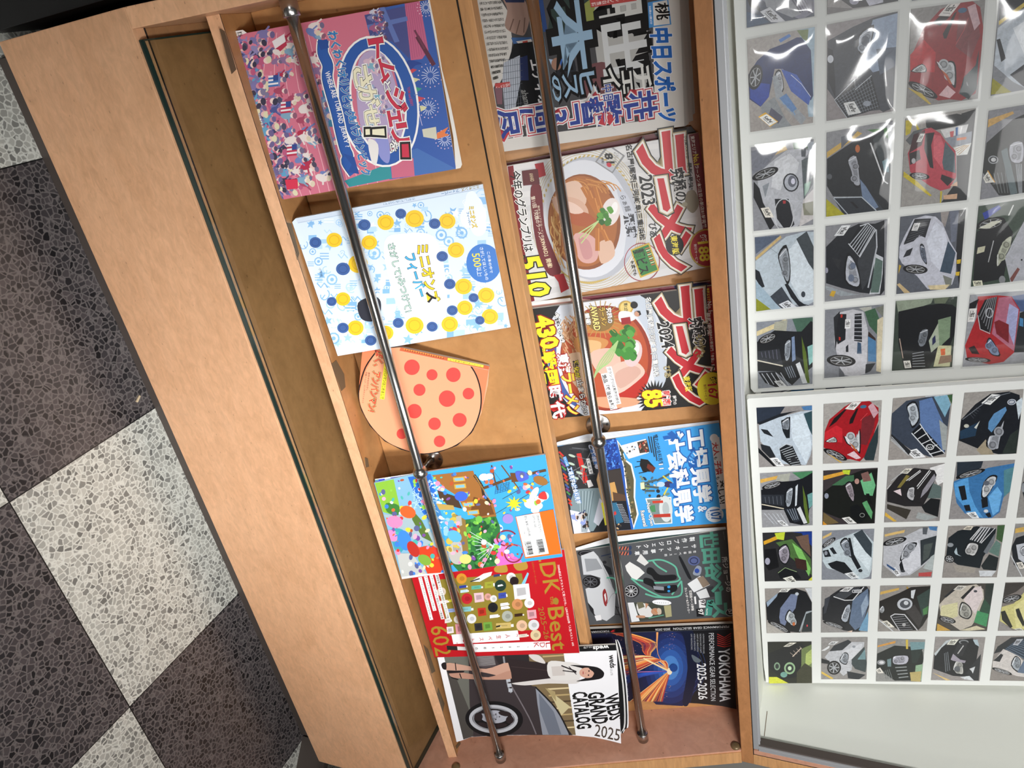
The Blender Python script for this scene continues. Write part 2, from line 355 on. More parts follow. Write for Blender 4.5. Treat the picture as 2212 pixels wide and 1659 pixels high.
# rails
def rail(yz, ball, flange, fy):
    A = U(XI, *yz); B = U(XJ, *yz); L = (B - A).length
    r = lathe('rail', A, B, [(0.0, 0.0072), (L, 0.0072)], M['steel'], rack)
    for P, Q in ((A, B), (B, A)): lathe('end_socket', P, Q, [(0, 0.0105), (0.018, 0.0105), (0.0195, 0.0095), (0.0195, 0.0074)], M['cap'], r)
    xb = ball * S; c = Vector((xb, A.y, A.z)); rb = 0.0118
    lathe('joint_ball', c - Vector((rb, 0, 0)), c + Vector((rb, 0, 0)), [(rb * (1 - math.cos(t)), max(0.0005, rb * math.sin(t))) for t in (math.pi * k / 14 for k in range(15))], M['cap'], r)
    f = U(*flange); n = Vector((0, -math.sin(math.radians(fy)), math.cos(math.radians(fy))))
    lathe('bracket_stem', f, c, [(0, 0.0065), (0.004, 0.0065), (0.006, 0.005), ((c - f).length - 0.012, 0.005), ((c - f).length - 0.011, 0.0068), ((c - f).length - 0.006, 0.0068)], M['cap'], r)
    fl = lathe('flange', f, f + n, [(0, 0.0195), (0.002, 0.0195), (0.0028, 0.0185), (0.0028, 0.009), (0.005, 0.008)], M['cap'], r)
    a = Vector((1, 0, 0)); b = n.cross(a)
    for k in range(3):
        t = math.radians(90 + 120 * k); p = f + n * 0.0025 + (a * math.cos(t) + b * math.sin(t)) * 0.0145
        lathe('screw', p, p + n, [(0, 0.0022), (0.0006, 0.0022), (0.001, 0.0012)], M['joint'], r, 12)
def upon(xy, yz0, th):                                    # where a sight line meets a board leaning at th through (Y, Z)
    w = ray(*xy); n = np.array(lean(th)); t = (n[1] * yz0[0] + n[2] * yz0[1]) / (n @ w); return w * t
def depth(xy, Y):                                        # the point of a sight line at depth Y
    w = ray(*xy); return w * (Y / w[1])
f1 = upon((933, 990), (1.206, -0.998), 80.9); f2 = upon((1292, 917), (1.342, -0.609), 72)
r1 = depth((790, 600), 1.126); r2 = depth((1240, 600), 1.285); b1 = depth((909, 1020), 1.126); b2 = depth((1290, 953), 1.285)
rail((r1[1], r1[2]), b1[0], tuple(f1), 80.9)
rail((r2[1], r2[2]), b2[0], tuple(f2), 72)
# round cover caps on the right side panel and old tape left on the wood
for (px, py) in ((1589, 1612), (985, 1657)):
    w = ray(px, py); p = w * ((XJ - 0.0) / w[0]); P = U(*p)
    lathe('cover_cap', P, P - Vector((1, 0, 0)), [(0, 0.0085), (0.002, 0.0085), (0.004, 0.0065), (0.0048, 0.003)], M['brass'], rack, 20)
def tape(pts, plane, th, off=0.0004):
    A = Art(plane, lean(th)); q = [A.at(p) for p in pts]; n = len(q)
    v = [A.world(p, off) for p in q] + [A.world(p, off - 0.0005) for p in q]
    f = [tuple(range(n)), tuple(range(2 * n - 1, n - 1, -1))] + [(i, (i + 1) % n, n + (i + 1) % n, n + i) for i in range(n)]
    mesh('tape_residue', v, f, M['tape'], rack)
flat = ((0, 1.1015, -0.9769), -11.3)
for pts in ([(716, 786), (726, 778), (743, 808), (746, 836), (737, 845)], [(619, 481), (629, 483), (646, 548), (642, 562)],
            [(914, 1392), (924, 1402), (940, 1450), (932, 1455)], [(946, 1485), (960, 1520), (956, 1540), (944, 1500)], [(474, 62), (486, 68), (510, 150), (500, 160)], [(788, 988), (794, 990), (797, 1008), (790, 1010)], [(984, 1612), (992, 1602), (996, 1606), (986, 1618)]):
    tape(pts, *flat)
# ------------------------------------------------------------------ glass lying on the deck
gl = empty('glass_sheet', U(0.85, 1.03, -1.0749), 'thick clear glass sheet lying on the deck under the lower magazine tier', 'glass')
box('pane', -0.083, 1.787, 1.007, 1.50, -1.0740, -1.0635, M['glass'], gl, bevel=0)
box('polished_edge', -0.083, 1.787, 1.0045, 1.0068, -1.0742, -1.0632, M['glass_edge'], gl, bevel=0)
box('polished_edge', -0.0855, -0.0832, 1.0045, 1.50, -1.0742, -1.0632, M['glass_edge'], gl, bevel=0)
box('polished_edge', 1.7872, 1.7892, 1.0045, 1.50, -1.0742, -1.0632, M['glass_edge'], gl, bevel=0)
# ------------------------------------------------------------------ display case on top of the rack
case = empty('display_case', U(0.85, 1.5, -0.2297), 'maple framed display case with white lining holding the car photo boards', 'display case')
box('bottom_rail', XL, XR, 1.3157, 1.345, -0.2295, -0.1995, M['wood_trim'], case)
box('bottom_board', XL, XR, 1.345, 1.88, -0.2295, -0.20, M['wood'], case)
box('joint_strip', XI, 1.808, 1.3165, 1.345, -0.1995, -0.1978, M['joint'], case, bevel=0)
tr = box('sliding_track', XI, 1.786, 1.318, 1.344, -0.1978, -0.1850, M['alu'], case, bevel=0.0004)
for y in (1.3225, 1.333): box('track_rib', XI, 1.786, y, y + 0.003, -0.1852, -0.1815, M['alu'], tr, bevel=0.0002)
box('case_floor', XI, 1.79, 1.345, 1.86, -0.20, -0.1925, M['white'], case, bevel=0)
box('stile', 1.808, XR, 1.3157, 1.345, -0.1995, 1.0, M['wood_edge'], case)
box('joint_strip', 1.8045, 1.808, 1.3175, 1.345, -0.1985, 1.0, M['joint'], case, bevel=0)
box('liner', 1.790, 1.8046, 1.3165, 1.345, -0.1975, 1.0, M['wood_pink'], case, bevel=0.0005)
box('stile_track', 1.776, 1.790, 1.317, 1.344, -0.1850, 1.0, M['alu'], case, bevel=0.0004)
box('track_groove', 1.7705, 1.7835, 1.322, 1.344, -0.1850, 1.0, M['kick'], case, bevel=0)
box('side_lining', 1.7835, 1.80, 1.344, 1.88, -0.20, 1.0, M['white'], case, bevel=0)
box('side_board', 1.80, XR, 1.345, 1.88, -0.20, 1.0, M['wood'], case)
box('side_board', XL - 0.6, XL - 0.56, 1.3157, 1.88, -0.2295, 1.0, M['wood'], case)
box('back_lining', XL - 0.56, 1.80, 1.86, 1.88, -0.20, 1.0, M['white'], case, bevel=0)
box('scuff', 1.7828, 1.7837, 1.36, 1.44, -0.176, -0.1745, M['tape'], case, bevel=0)
# ------------------------------------------------------------------ neighbours
cc = empty('corner_cabinet', U(2.1, 0.8, -1.5), 'angled maple cabinet adjoining the right end of the rack', 'cabinet')
def diag(name, s0, s1, d0, d1, z0, z1, mt):
    e = np.array((0.7071, -0.7071)); n = np.array((0.7071, 0.7071)); b = np.array((1.815, 1.062))
    v = [U(*(b + e * s + n * d), z) for s in (s0, s1) for d in (d0, d1) for z in (z0, z1)]
    return mesh(name, v, [(0, 1, 3, 2), (4, 6, 7, 5), (0, 4, 5, 1), (2, 3, 7, 6), (0, 2, 6, 4), (1, 5, 7, 3)], mt, cc)
diag('kick_plate', 0.012, 1.2, 0.0, 0.02, -1.5, -1.402, M['kick'])
diag('front_panel', 0.085, 1.3, -0.03, 0.0, -1.402, -1.0, M['wood_pink'])
mc = empty('tool_cabinet', U(-0.5, 1.2, -1.5), 'dark red and black metal cabinet with chrome handle left of the rack', 'tool cabinet')
box('body', -0.9, -0.16, 1.05, 1.7, -1.4995, -0.6, M['black'], mc)  # black panel; its black also stands in for the shadowed gap beside the rack
box('drawer_front', -0.9, -0.235, 1.02, 1.05, -1.47, -1.315, M['red'], mc, bevel=0.008)
hA, hB = U(-0.30, 1.005, -1.36), U(-0.262, 1.005, -1.20)
lathe('chrome_handle', hA, hB, [(0, 0.003), (0.004, 0.006), (0.10, 0.006), (0.108, 0.003)], M['alu'], mc, 12)
sp = np.array(ray(299, 861)); sp = sp * (-1.4955 / sp[2]); s2 = np.array(ray(297, 868)); s2 = s2 * (-1.4955 / s2[2]); s0 = np.array(ray(304, 855)); s0 = s0 * (-1.4955 / s0[2])
d = (U(*s0) - U(*s2)); a = d.normalized(); b = Vector((0, 0, 1)).cross(a) * 0.0018; c = Vector((0, 0, 0.0012)); P0, P1 = U(*s2), U(*s0); P0.z = P1.z = 0.0013
o = mesh('wood_splinter', [P0 - b - c, P0 + b - c, P0 + b + c, P0 - b + c, P1 - b * .6 - c, P1 + b - c, P1 + b + c * .6, P1 - b * .6 + c * .6], [(0, 1, 2, 3), (4, 5, 6, 7), (0, 1, 5, 4), (1, 2, 6, 5), (2, 3, 7, 6), (3, 0, 4, 7)], mat('pale_splinter', lin('d9c3a0'), 0.7))
tag(o, 'tiny pale wood splinter lying on the dark floor tile', 'splinter')
# ------------------------------------------------------------------ books and magazines
rng = random.Random(11)
def crowd(A, quad, n, r, bodies, skins, hairs, seed=1):
    """plain cartoon crowd: a round head with a cap of hair above a rounded body"""
    g = random.Random(seed); (x0, y0), (x1, y1), (x2, y2), (x3, y3) = quad
    pts = sorted([(g.random(), g.random()) for _ in range(n)], key=lambda q: -q[0])
    for u, v in pts:
        x = (1 - u) * ((1 - v) * x0 + v * x3) + u * ((1 - v) * x1 + v * x2); y = (1 - u) * ((1 - v) * y0 + v * y3) + u * ((1 - v) * y1 + v * y2)
        k = r * g.uniform(0.75, 1.25); b = g.choice(bodies); a = g.uniform(-35, 35)
        A.ell(x - k * 0.9, y, k * 1.25, k * 0.75, b, a, 10)
        A.line([(x - k * 0.6, y - k * 0.5), (x - k * 0.2 + g.uniform(-.5, .9) * k, y - k * 1.4)], k * 0.34, b)
        A.line([(x - k * 0.6, y + k * 0.5), (x - k * 0.2 + g.uniform(-.5, .9) * k, y + k * 1.4)], k * 0.34, b)
        A.ell(x + k * 0.3, y, k * 0.6, k * 0.55, g.choice(skins), a, 10)
        A.ell(x + k * 0.62, y + g.uniform(-.2, .2) * k, k * 0.45, k * 0.62, g.choice(hairs), a, 9)
def blobs(A, quad, n, r0, r1, cols, seed):
    g = random.Random(seed); (x0, y0), (x1, y1), (x2, y2), (x3, y3) = quad
    for _ in range(n):
        u, v = g.random(), g.random()
        x = (1 - u) * ((1 - v) * x0 + v * x3) + u * ((1 - v) * x1 + v * x2); y = (1 - u) * ((1 - v) * y0 + v * y3) + u * ((1 - v) * y1 + v * y2)
        r = g.uniform(r0, r1); A.ell(x, y, r, r * g.uniform(0.5, 1), g.choice(cols), g.uniform(0, 180), 9)
def doodles(A, quad, n, r0, r1, cols, seed):
    g = random.Random(seed); (x0, y0), (x1, y1), (x2, y2), (x3, y3) = quad
    for _ in range(n):
        u, v = g.random(), g.random()
        x = (1 - u) * ((1 - v) * x0 + v * x3) + u * ((1 - v) * x1 + v * x2); y = (1 - u) * ((1 - v) * y0 + v * y3) + u * ((1 - v) * y1 + v * y2)
        r = g.uniform(r0, r1); c = g.choice(cols); k = g.randrange(6); a = g.uniform(0, 360)
        if k == 0: A.ring(x, y, r, r, r * 0.3, c, n=10); A.ell(x, y, r * .4, r * .4, c, n=8)
        elif k == 1: A.poly([(x + (r if i % 2 else r * .45) * math.cos(math.radians(a + 36 * i)), y + (r if i % 2 else r * .45) * math.sin(math.radians(a + 36 * i))) for i in range(10)], c)
        elif k == 2: A.line([(x - r, y - r * .4), (x - r * .3, y + r * .4), (x + r * .3, y - r * .4), (x + r, y + r * .4)], r * .25, c)
        elif k == 3: A.poly([(x - r, y - r * .6), (x + r, y - r * .7), (x + r, y + r * .6), (x - r, y + r * .7)], c)
        elif k == 4: A.ring(x, y, r, r * .8, r * .2, c, a, 0, 250, 9); A.line([(x, y), (x + r * math.cos(a), y + r * math.sin(a))], r * .2, c)
        else:
            for j in range(3): A.line([(x - r, y + (j - 1) * r * .6), (x + r, y + (j - 1) * r * .6)], r * .22, c)
def book(kind, label, cat, plane, th, outline, thick, view, col, group, side=None, dirn=None, mt='print'):
    """outline in picture points of the crop 'view'; returns the thing and the art of its front cover"""
    A = Art(plane, dirn if dirn is not None else lean(th)); A.view = view; px = [A.img(p) for p in outline]
    A.clip = None; A.view = (0, 0, 1)
    if plane[2] < -0.9 and dirn is None and kind != 'magazine': A.P = A.P * ((0.9755 + 0.2 * (plane[1] - 1.1015)) / -min(A.raw(*p)[2] for p in px))      # stand it on the ledge
    q = [A.raw(*p) for p in px]; c = sum(q) / len(q); zb = min(k[2] for k in q); yb = [k[1] for k in q if k[2] == zb][0]
    root = empty(kind, U(c[0], yb, zb), label, cat, group)
    slab('pages', px, A, thick, side or M['paper'], root)
    A.view = view; A.z = 4; A.poly(outline, col)
    A.hull = convex_hull(px); A.clip = A.hull
    return root, A
def convex_hull(P):
    P = sorted(P); h = []
    for seq in (P, P[::-1]):
        part = []
        for p in seq:
            while len(part) > 1 and (part[-1][0] - part[-2][0]) * (p[1] - part[-2][1]) - (part[-1][1] - part[-2][1]) * (p[0] - part[-2][0]) <= 0: part.pop()
            part.append(p)
        h += part[:-1]
    return h
def convex(P):
    s = 0
    for i in range(len(P)):
        a, b, c = P[i], P[(i + 1) % len(P)], P[(i + 2) % len(P)]
        k = (b[0] - a[0]) * (c[1] - b[1]) - (b[1] - a[1]) * (c[0] - b[0])
        if k * s < 0: return False
        s = k if k else s
    return True
SHELF1 = 'books on the lower tier'; SHELF2 = 'magazines on the upper tier'
W, K = 'f4f2ee', '151313'
# ---- 1 search book with a stadium crowd
V = (440, 0, 3.687)
root, A = book('picture_book', 'large pink and blue search book with a cartoon stadium crowd and blue ring', 'book', (-0.074, 1.137, -0.983), 69.5,
    [(236, 250), (345, 262), (1790, -2), (1835, 290), (2010, 1345), (640, 1588), (598, 1560)], 0.008, V, 'cf7187', SHELF1, None, tilt((-0.07, 1.131, 0), (0.22, 1.107, 0), 69.5))
for k in range(9): A.line([(520 + 62 * k, 260), (480 + 92 * k, 700), (640 + 88 * k, 1150), (800 + 75 * k, 1620)], 5, 'e9b3bb', True)
A.poly([(1330, 80), (1800, -10), (2020, 1345), (1560, 1420), (1620, 1000), (1500, 500)], '2d57a6')
A.poly([(1280, 120), (1640, 40), (1640, 470), (1500, 330), (1330, 310)], '444a86')
A.poly([(1600, 20), (1720, 10), (1790, 400), (1740, 470), (1650, 480)], 'c25f84')
for k in range(7): A.line([(1610 + 16 * k, 20), (1665 + 18 * k, 470 - k * 8)], 3, 'a44a72')
A.poly([(1400, 60), (1440, 55), (1560, 330), (1520, 340)], '5f74b4'); A.poly([(1300, 200), (1620, 130), (1625, 165), (1310, 240)], '5f74b4')
crowd(A, [(1330, 90), (1420, 80), (1480, 330), (1360, 330)], 22, 22, ['7d7fb0', '55679f', 'a35b84', 'c9c9d8'], ['e6cdc6'], ['4a4160', '7a4b62'], 3)
A.poly([(1460, 1260), (1700, 1180), (2010, 1345), (1480, 1430)], '3f6bb0'); A.poly([(1490, 1290), (1670, 1260), (1680, 1400), (1500, 1420)], 'c96680')
A.poly([(1120, 1440), (1480, 1300), (1500, 1420), (1160, 1490)], '2f8f96'); A.poly([(940, 720), (1040, 720), (1130, 1010), (1000, 1010)], '3f7fa0')
crowd(A, [(240, 320), (520, 240), (760, 1540), (580, 1560)], 120, 40, ['7b74a8', '4c5590', 'c86a86', '5f9cc0', '3d3f60', 'b9587c', '8f86b5', 'd8829a'], ['e9cfc6', 'dfb8b4', 'c98f9c'], ['4d4a63', '6b5f8c', 'b9587c', 'd9d2b0', '7d7794', '39354a'], 5)
crowd(A, [(560, 330), (930, 200), (1090, 1430), (760, 1480)], 62, 34, ['b02b4a', '8d6f96', '6f7fb5', 'a84763', '7fa3bb', 'e2d6d2'], ['e9d5cc', 'e1c0b8'], ['4b4458', '8d5a70', 'd8c9b0', '6f6584'], 8)
for (x, y, a, c1, c2) in ((640, 860, 0, 'b9304d', 'e8e2e4'), (690, 1200, 0, 'b9304d', 'e8e2e4'), (540, 650, 0, '3d6fb0', 'e8e2e4')):
    for j in range(6): A.poly([(x - 25, y - 45 + 15 * j), (x + 55, y - 55 + 15 * j), (x + 55, y - 40 + 15 * j), (x - 25, y - 30 + 15 * j)], c1 if j % 2 else c2)
    A.poly([(x + 15, y - 50), (x + 55, y - 55), (x + 55, y - 10), (x + 15, y - 5)], '33488a')
A.poly([(545, 330), (640, 270), (655, 330), (570, 390)], 'e8e2e4'); A.poly([(590, 390), (655, 330), (665, 360), (610, 410)], 'b9304d')
A.poly([(650, 1430), (750, 1425), (755, 1500), (665, 1510)], 'd2334f')
for (x, y, r) in ((1805, 600, 95), (1770, 60, 70), (1920, 1110, 75), (1790, 860, 80)):
    for k in range(16):
        t = math.pi * k / 8; A.line([(x + r * .25 * math.cos(t), y + r * .25 * math.sin(t)), (x + r * .75 * math.cos(t), y + r * .75 * math.sin(t))], 4, 'dfe6f2'); A.ell(x + r * math.cos(t), y + r * math.sin(t), 5, 5, 'e6c3d2', n=6)
A.line([(1600, 470), (1690, 800), (1740, 1000)], 4, 'e8d9e6')
for k, c in enumerate(('c7404f', 'd8d4a0', '3c9a7c', 'c7404f', 'd8d4a0')): A.poly([(1640 + 20 * k, 540 + 75 * k), (1700 + 20 * k, 555 + 75 * k), (1650 + 20 * k, 590 + 75 * k)], c)
A.line([(1700, 290), (1835, 520)], 34, '5a1f38'); A.line([(1680, 240), (1760, 390)], 16, '6d2b46')
A.poly([(1630, 480), (1700, 490), (1740, 510), (1690, 520), (1650, 555), (1615, 530)], '1d3f8f', True)
A.poly([(1860, 1060), (1950, 1010), (1920, 1060), (1960, 1075), (1850, 1110)], 'e2793f'); A.poly([(1740, 1030), (1850, 1010), (1860, 1110), (1750, 1090)], 'cfcdb8')
for x0, x1, y0, y1 in ((1100, 1670, 320, 1300),):
    A.ring(1390, 808, 262, 470, 116, W, -10, n=40); A.ring(1390, 808, 262, 470, 84, '2456a4', -10, n=40)
A.poly([(1240, 470), (1440, 440), (1580, 900), (1540, 1160), (1330, 1150), (1230, 900)], 'b5a2c4', True)
crowd(A, [(1260, 480), (1440, 450), (1540, 1100), (1330, 1130)], 30, 26, ['c0809c', '93a0cc', 'd5b7c6', '7fb0c4'], ['ead9d2'], ['7a6f92', 'a86f88'], 12)
A.poly([(1370, 1080), (1450, 1060), (1485, 1200), (1470, 1300), (1400, 1240)], '8f93cf', True); A.poly([(1310, 1110), (1390, 1150), (1380, 1300), (1340, 1290)], 'e9e4e0', True)
rb = [(955, 320), (950, 420), (990, 520), (985, 620), (1020, 760), (1060, 900), (1090, 1040), (1125, 1180), (1150, 1240), (1140, 1290), (1200, 1380)]
A.line(rb, 104, W, True); A.line(rb, 86, K, True); A.line(rb, 80, '2456a4', True)
A.poly([(905, 330), (985, 312), (1000, 380), (935, 400)], '1f4a94'); A.poly([(1110, 1220), (1200, 1250), (1240, 1385), (1150, 1370), (1180, 1310)], '1f4a94')
o3 = [(0.075, W), (0.045, K)]
for t, bl, br, tl in (('わくわく!', (985, 258), (1065, 560), (1060, 245)), ('オリンピック', (1062, 575), (1135, 935), (1138, 560)), ('&パラリンピック', (1150, 930), (1262, 1400), (1225, 915))):
    A.text3(t, bl, br, tl, '2f86cf', 0.012, o3)
for t, bl, br, tl in (('WHERE ARE', (965, 575), (1030, 782), (1003, 566)), ('TOM AND', (1043, 800), (1078, 985), (1082, 792)), ('JERRY ?', (1080, 1005), (1122, 1175), (1122, 998))): A.text3(t, bl, br, tl, W, 0.012)
big = [(0.075, W), (0.04, K)]
for t, a, b in (('ト', (1312, 320), (1455, 462)), ('ム', (1388, 478), (1535, 640)), ('ジ', (1452, 718), (1625, 880)), ('ェ', (1465, 890), (1580, 990)), ('リ', (1490, 1000), (1640, 1128))): A.text(t, a, b, 'c92c48', 0.03, big)
A.text('と', (1430, 650), (1500, 725), W, 0.02, [(0.06, K)]); A.text('を', (1478, 1120), (1556, 1200), W, 0.02, [(0.06, K)])
for t, a, b in (('さ', (1185, 545), (1350, 690)), ('が', (1232, 695), (1405, 838)), ('せ', (1270, 850), (1405, 1000))): A.text(t, a, b, 'efe8c8', 0.03, [(0.09, W), (0.05, K)])
for e, c in ((44, W), (30, K), (0, 'efe8c8')):
    A.poly([(1345 - e * .5, 1030 - e * .6), (1440 + e * .5, 1022 - e * .6), (1445 + e * .5, 1080 + e * .6), (1345 - e * .5, 1072 + e * .6)], c); A.poly([(1290 - e * .5, 1028 - e * .6), (1325 + e * .3, 1026 - e * .6), (1328 + e * .3, 1072 + e * .6), (1292 - e * .5, 1074 + e * .6)], c)
    A.poly([(1578 - e * .5, 1148 - e * .6), (1632 + e * .5, 1145 - e * .6), (1640 + e * .5, 1252 + e * .6), (1582 - e * .5, 1252 + e * .6)], 'c92c48' if not e else c)
A.text3('TOM and JERRY', (1612, 700), (1645, 850), (1640, 690), 'b9304d', 0.01)
A.text3('河出書房新社', (425, 905), (462, 1020), (447, 900), W, 0.02, [(0.06, K)])
A.poly([(228, 240), (310, 236), (345, 262), (240, 300)], 'eeeae8'); A.text3('新社', (255, 262), (262, 300), (305, 250), K, 0.02)
A.poly([(236, 330), (262, 300), (300, 540), (285, 560)], 'd9d6e4')
A.build('front_cover', root)
A2 = Art(A.P, A.n); A2.view = V; A2.z = 8; A2.poly([(1786, -4), (1800, 0), (1850, 250), (1900, 560), (1960, 800), (2000, 1000), (2058, 1310), (2045, 1338), (2008, 1346), (1990, 1100), (1945, 850), (1890, 560), (1838, 280)], 'e4dfd8')
A2.build('torn_page_edge', root)
# ---- 2 white and sky-blue doodle book
V = (600, 380, 3.687)
root, A = book('picture_book', 'white search book with sky blue doodles and yellow balls on the cover', 'book', (0, 1.119, -0.980), 69.5,
    [(115, 368), (142, 338), (1632, 66), (1853, 1205), (478, 1434)], 0.008, V, 'd9e8f6', SHELF1)
doodles(A, [(150, 380), (1640, 100), (1840, 1200), (480, 1410)], 330, 16, 46, ['8fbfe9', 'a6cdf0', 'b7d8f4', '84b6e4', 'eef5fb'], 21)
A.poly([(850, 520), (980, 460), (1240, 480), (1330, 760), (1340, 1120), (1200, 1180), (1000, 1120), (880, 800)], 'e9f0f8', True); A.poly([(880, 540), (990, 480), (1220, 500), (1300, 760), (1310, 1080), (1190, 1150), (1020, 1090), (910, 800)], 'f3f5f9', True)
for x, y, r in ((1560, 250, 95), (1520, 330, 85), (1600, 400, 80), (1545, 180, 60), (1575, 320, 110)): A.ell(x, y, r * .8, r, 'e9f1f8')
A.text3('ミニオンズ', (1520, 245), (1550, 415), (1562, 238), 'f2cf2a', 0.02, [(0.05, K)]); A.text3('フィーバー', (1503, 290), (1522, 395), (1522, 285), '3a92d2', 0.02, [(0.05, K)])
for i, (x, y, r) in enumerate(((450, 510, 62), (860, 370, 66), (1090, 340, 74), (1350, 360, 66), (730, 530, 62), (640, 700, 78), (1420, 590, 66), (1480, 880, 68), (1660, 950, 66), (1490, 1050, 62), (1690, 1120, 66), (520, 980, 58), (620, 1210, 64), (860, 1250, 62), (1090, 1190, 72), (1370, 1180, 66))):
    A.ell(x, y, r, r * .93, 'f1c526', n=22); A.ring(x, y, r * .62, r * .58, 7, 'e0ad1c')
for i, (x, y, r) in enumerate(((300, 530, 48), (690, 390, 50), (980, 300, 44), (1250, 380, 46), (520, 740, 56), (1310, 640, 46), (1370, 860, 46), (1560, 970, 40), (1390, 1070, 44), (430, 1000, 40), (520, 1210, 46), (740, 1310, 46), (960, 1170, 44), (1230, 1200, 44), (1610, 1150, 38))):
    A.ell(x, y, r, r * .9, '3d5f9c', n=20); A.ring(x, y, r * .6, r * .55, 5, '2c4a84')
A.poly([(640, 1010), (760, 960), (820, 1000), (810, 1120), (740, 1160), (660, 1130)], '2a2c38', True)
A.ell(1640, 695, 138, 155, '3a78c8', -8, 30)
for t, bl, br, tl, c in (('この本の中で', (1665, 605), (1690, 775), (1690, 600), 'e6eef8'), ('さがしてほしいもの', (1608, 570), (1655, 830), (1636, 565), 'e6eef8'), ('500', (1545, 620), (1565, 728), (1605, 612), 'f4dc3c'), ('以上!', (1580, 732), (1590, 800), (1620, 726), 'e6eef8')): A.text3(t, bl, br, tl, c, 0.01)
A.text3('ミニオンズ', (1102, 560), (1200, 1012), (1198, 535), 'f6cf1e', 0.025, [(0.06, K)]); A.text3('フィーバー', (1008, 640), (1110, 970), (1092, 612), '45b2e8', 0.025, [(0.06, K)])
A.text3('さがして!', (875, 545), (938, 812), (932, 532), 'cfeedd', 0.0, [(0.05, '24504f')]); A.text3('みつけて!', (952, 820), (1015, 1088), (1008, 805), 'cfeedd', 0.0, [(0.05, '24504f')])
A.text3('小学館', (325, 735), (340, 805), (345, 730), '2a3a50')
A.poly([(142, 338), (1632, 66), (1638, 96), (160, 372)], 'cfdcec'); A.line([(160, 374), (1638, 98)], 5, 'aebfd6')
A.text3('ミニオンズ', (1600, 74), (1460, 100), (1606, 98), '8a7a1a', 0.02); A.text3('フィーバー', (1440, 104), (1300, 130), (1446, 128), '2d6fa8', 0.02); A.text3('さがして!みつけて!', (1090, 172), (840, 216), (1095, 190), '6d8fb4', 0.01)
A.build('front_cover', root)
# ---- 3 round-cut orange board book
V = (700, 720, 3.687)
root, A = book('board_book', 'orange die-cut board book with a round edge and red dots', 'book', (0, 1.134, -0.982), 73,
    [(306, 130), (610, 112), (1316, 262), (1300, 430), (1252, 640), (1180, 790), (1060, 895), (910, 950), (760, 966), (610, 925), (480, 858), (365, 738), (298, 615), (272, 495)], 0.007, V, 'f0a37c', SHELF1)
A.clip = A.hull
A.poly([(306, 130), (420, 130), (330, 300), (278, 480), (272, 495)], 'ef835a'); A.poly([(1150, 225), (1316, 262), (1255, 640), (1248, 470), (1210, 340)], 'ef835a')
A.line([(420, 140), (330, 270), (282, 430), (276, 520), (300, 612), (368, 735), (482, 855), (612, 921), (760, 961), (908, 945), (1056, 890), (1174, 786), (1240, 630), (1250, 480), (1215, 340), (1150, 232)], 11, K, True)
A.poly([(610, 112), (1316, 262), (1312, 292), (600, 140)], 'c8643c'); A.line([(600, 140), (1312, 292)], 4, 'e9a98c'); A.line([(985, 205), (1270, 262)], 20, 'f0d64a')
for k in range(34): A.ell(640 + 9.4 * k, 128 + 2.05 * k + (3 if k % 2 else -3), 5, 4, ('e6c04a', '8a3a22')[k % 2], n=6)
A.text3('アンパンマンはじめまして', (1255, 254), (1000, 203), (1252, 266), K, 0.01)
for x, y, r in ((700, 270, 62), (860, 330, 44), (1030, 330, 58), (1150, 480, 46), (980, 520, 66), (720, 620, 58), (880, 720, 50), (1080, 690, 56), (620, 800, 42), (920, 860, 46), (760, 450, 48)): A.ell(x, y, r, r, 'df4a43', n=26)
A.line([(498, 235), (462, 525)], 36, 'f6e93c'); A.text3('アンパンマンはじめまして', (486, 255), (448, 520), (512, 258), '2a2a18', 0.012)
A.text3('ぼく、アンパンマン!', (412, 135), (345, 615), (478, 150), 'd93a32', 0.03, [(0.10, '3a3226'), (0.055, 'f4e38a')])
A.text3('原作/やなせたかし', (350, 310), (335, 455), (366, 312), '7a4030', 0.008); A.text3('作画/トムス・エンタテインメント', (330, 305), (302, 555), (345, 307), '7a4030', 0.008)
A.build('front_cover', root)
# ---- 4 busy adventure-scene book lying face down (barcode side out)
V = (780, 960, 4.254)
root, A = book('picture_book', 'bright blue and green adventure scene book with a sailing ship and an orange barcode panel', 'book', (0.87, 1.113, -0.979), 73,
    [(120, 352), (500, 268), (1692, 92), (1850, 1032), (375, 1236)], 0.005, V, '3ea3ea', SHELF1, None, tilt((0.87, 1.113, 0), (1.16, 1.105, 0), 73))
A.poly([(120, 340), (560, 250), (640, 620), (760, 900), (760, 1230), (370, 1240)], '7fb0cc')
A.poly([(125, 355), (300, 320), (360, 600), (330, 660), (200, 620)], '86b83c'); A.poly([(230, 540), (345, 560), (340, 650), (240, 620)], '3c7a34', True)
A.poly([(430, 300), (640, 270), (720, 560), (660, 740), (560, 620), (480, 430)], '2868c4'); A.poly([(560, 560), (680, 470), (760, 700), (700, 760)], '3f7fb8')
for k in range(26): A.line([(450 + rng.uniform(0, 220), 330 + rng.uniform(0, 340)), (480 + rng.uniform(0, 240), 350 + rng.uniform(0, 360))], 5, 'b8d6f2')
blobs(A, [(620, 320), (720, 300), (790, 780), (690, 760)], 40, 8, 22, ['e6eef4', 'c9dcec', '9fc4e2'], 4)
A.poly([(200, 640), (480, 660), (640, 800), (740, 900), (700, 980), (520, 900), (300, 740)], '9fb4bc'); A.poly([(470, 600), (560, 700), (660, 900), (560, 850), (470, 690)], '55702f')
A.poly([(650, 282), (1030, 240), (1060, 330), (1130, 420), (1135, 470), (1210, 520), (1245, 660), (1100, 692), (960, 612), (880, 470), (770, 400)], '9a6530')
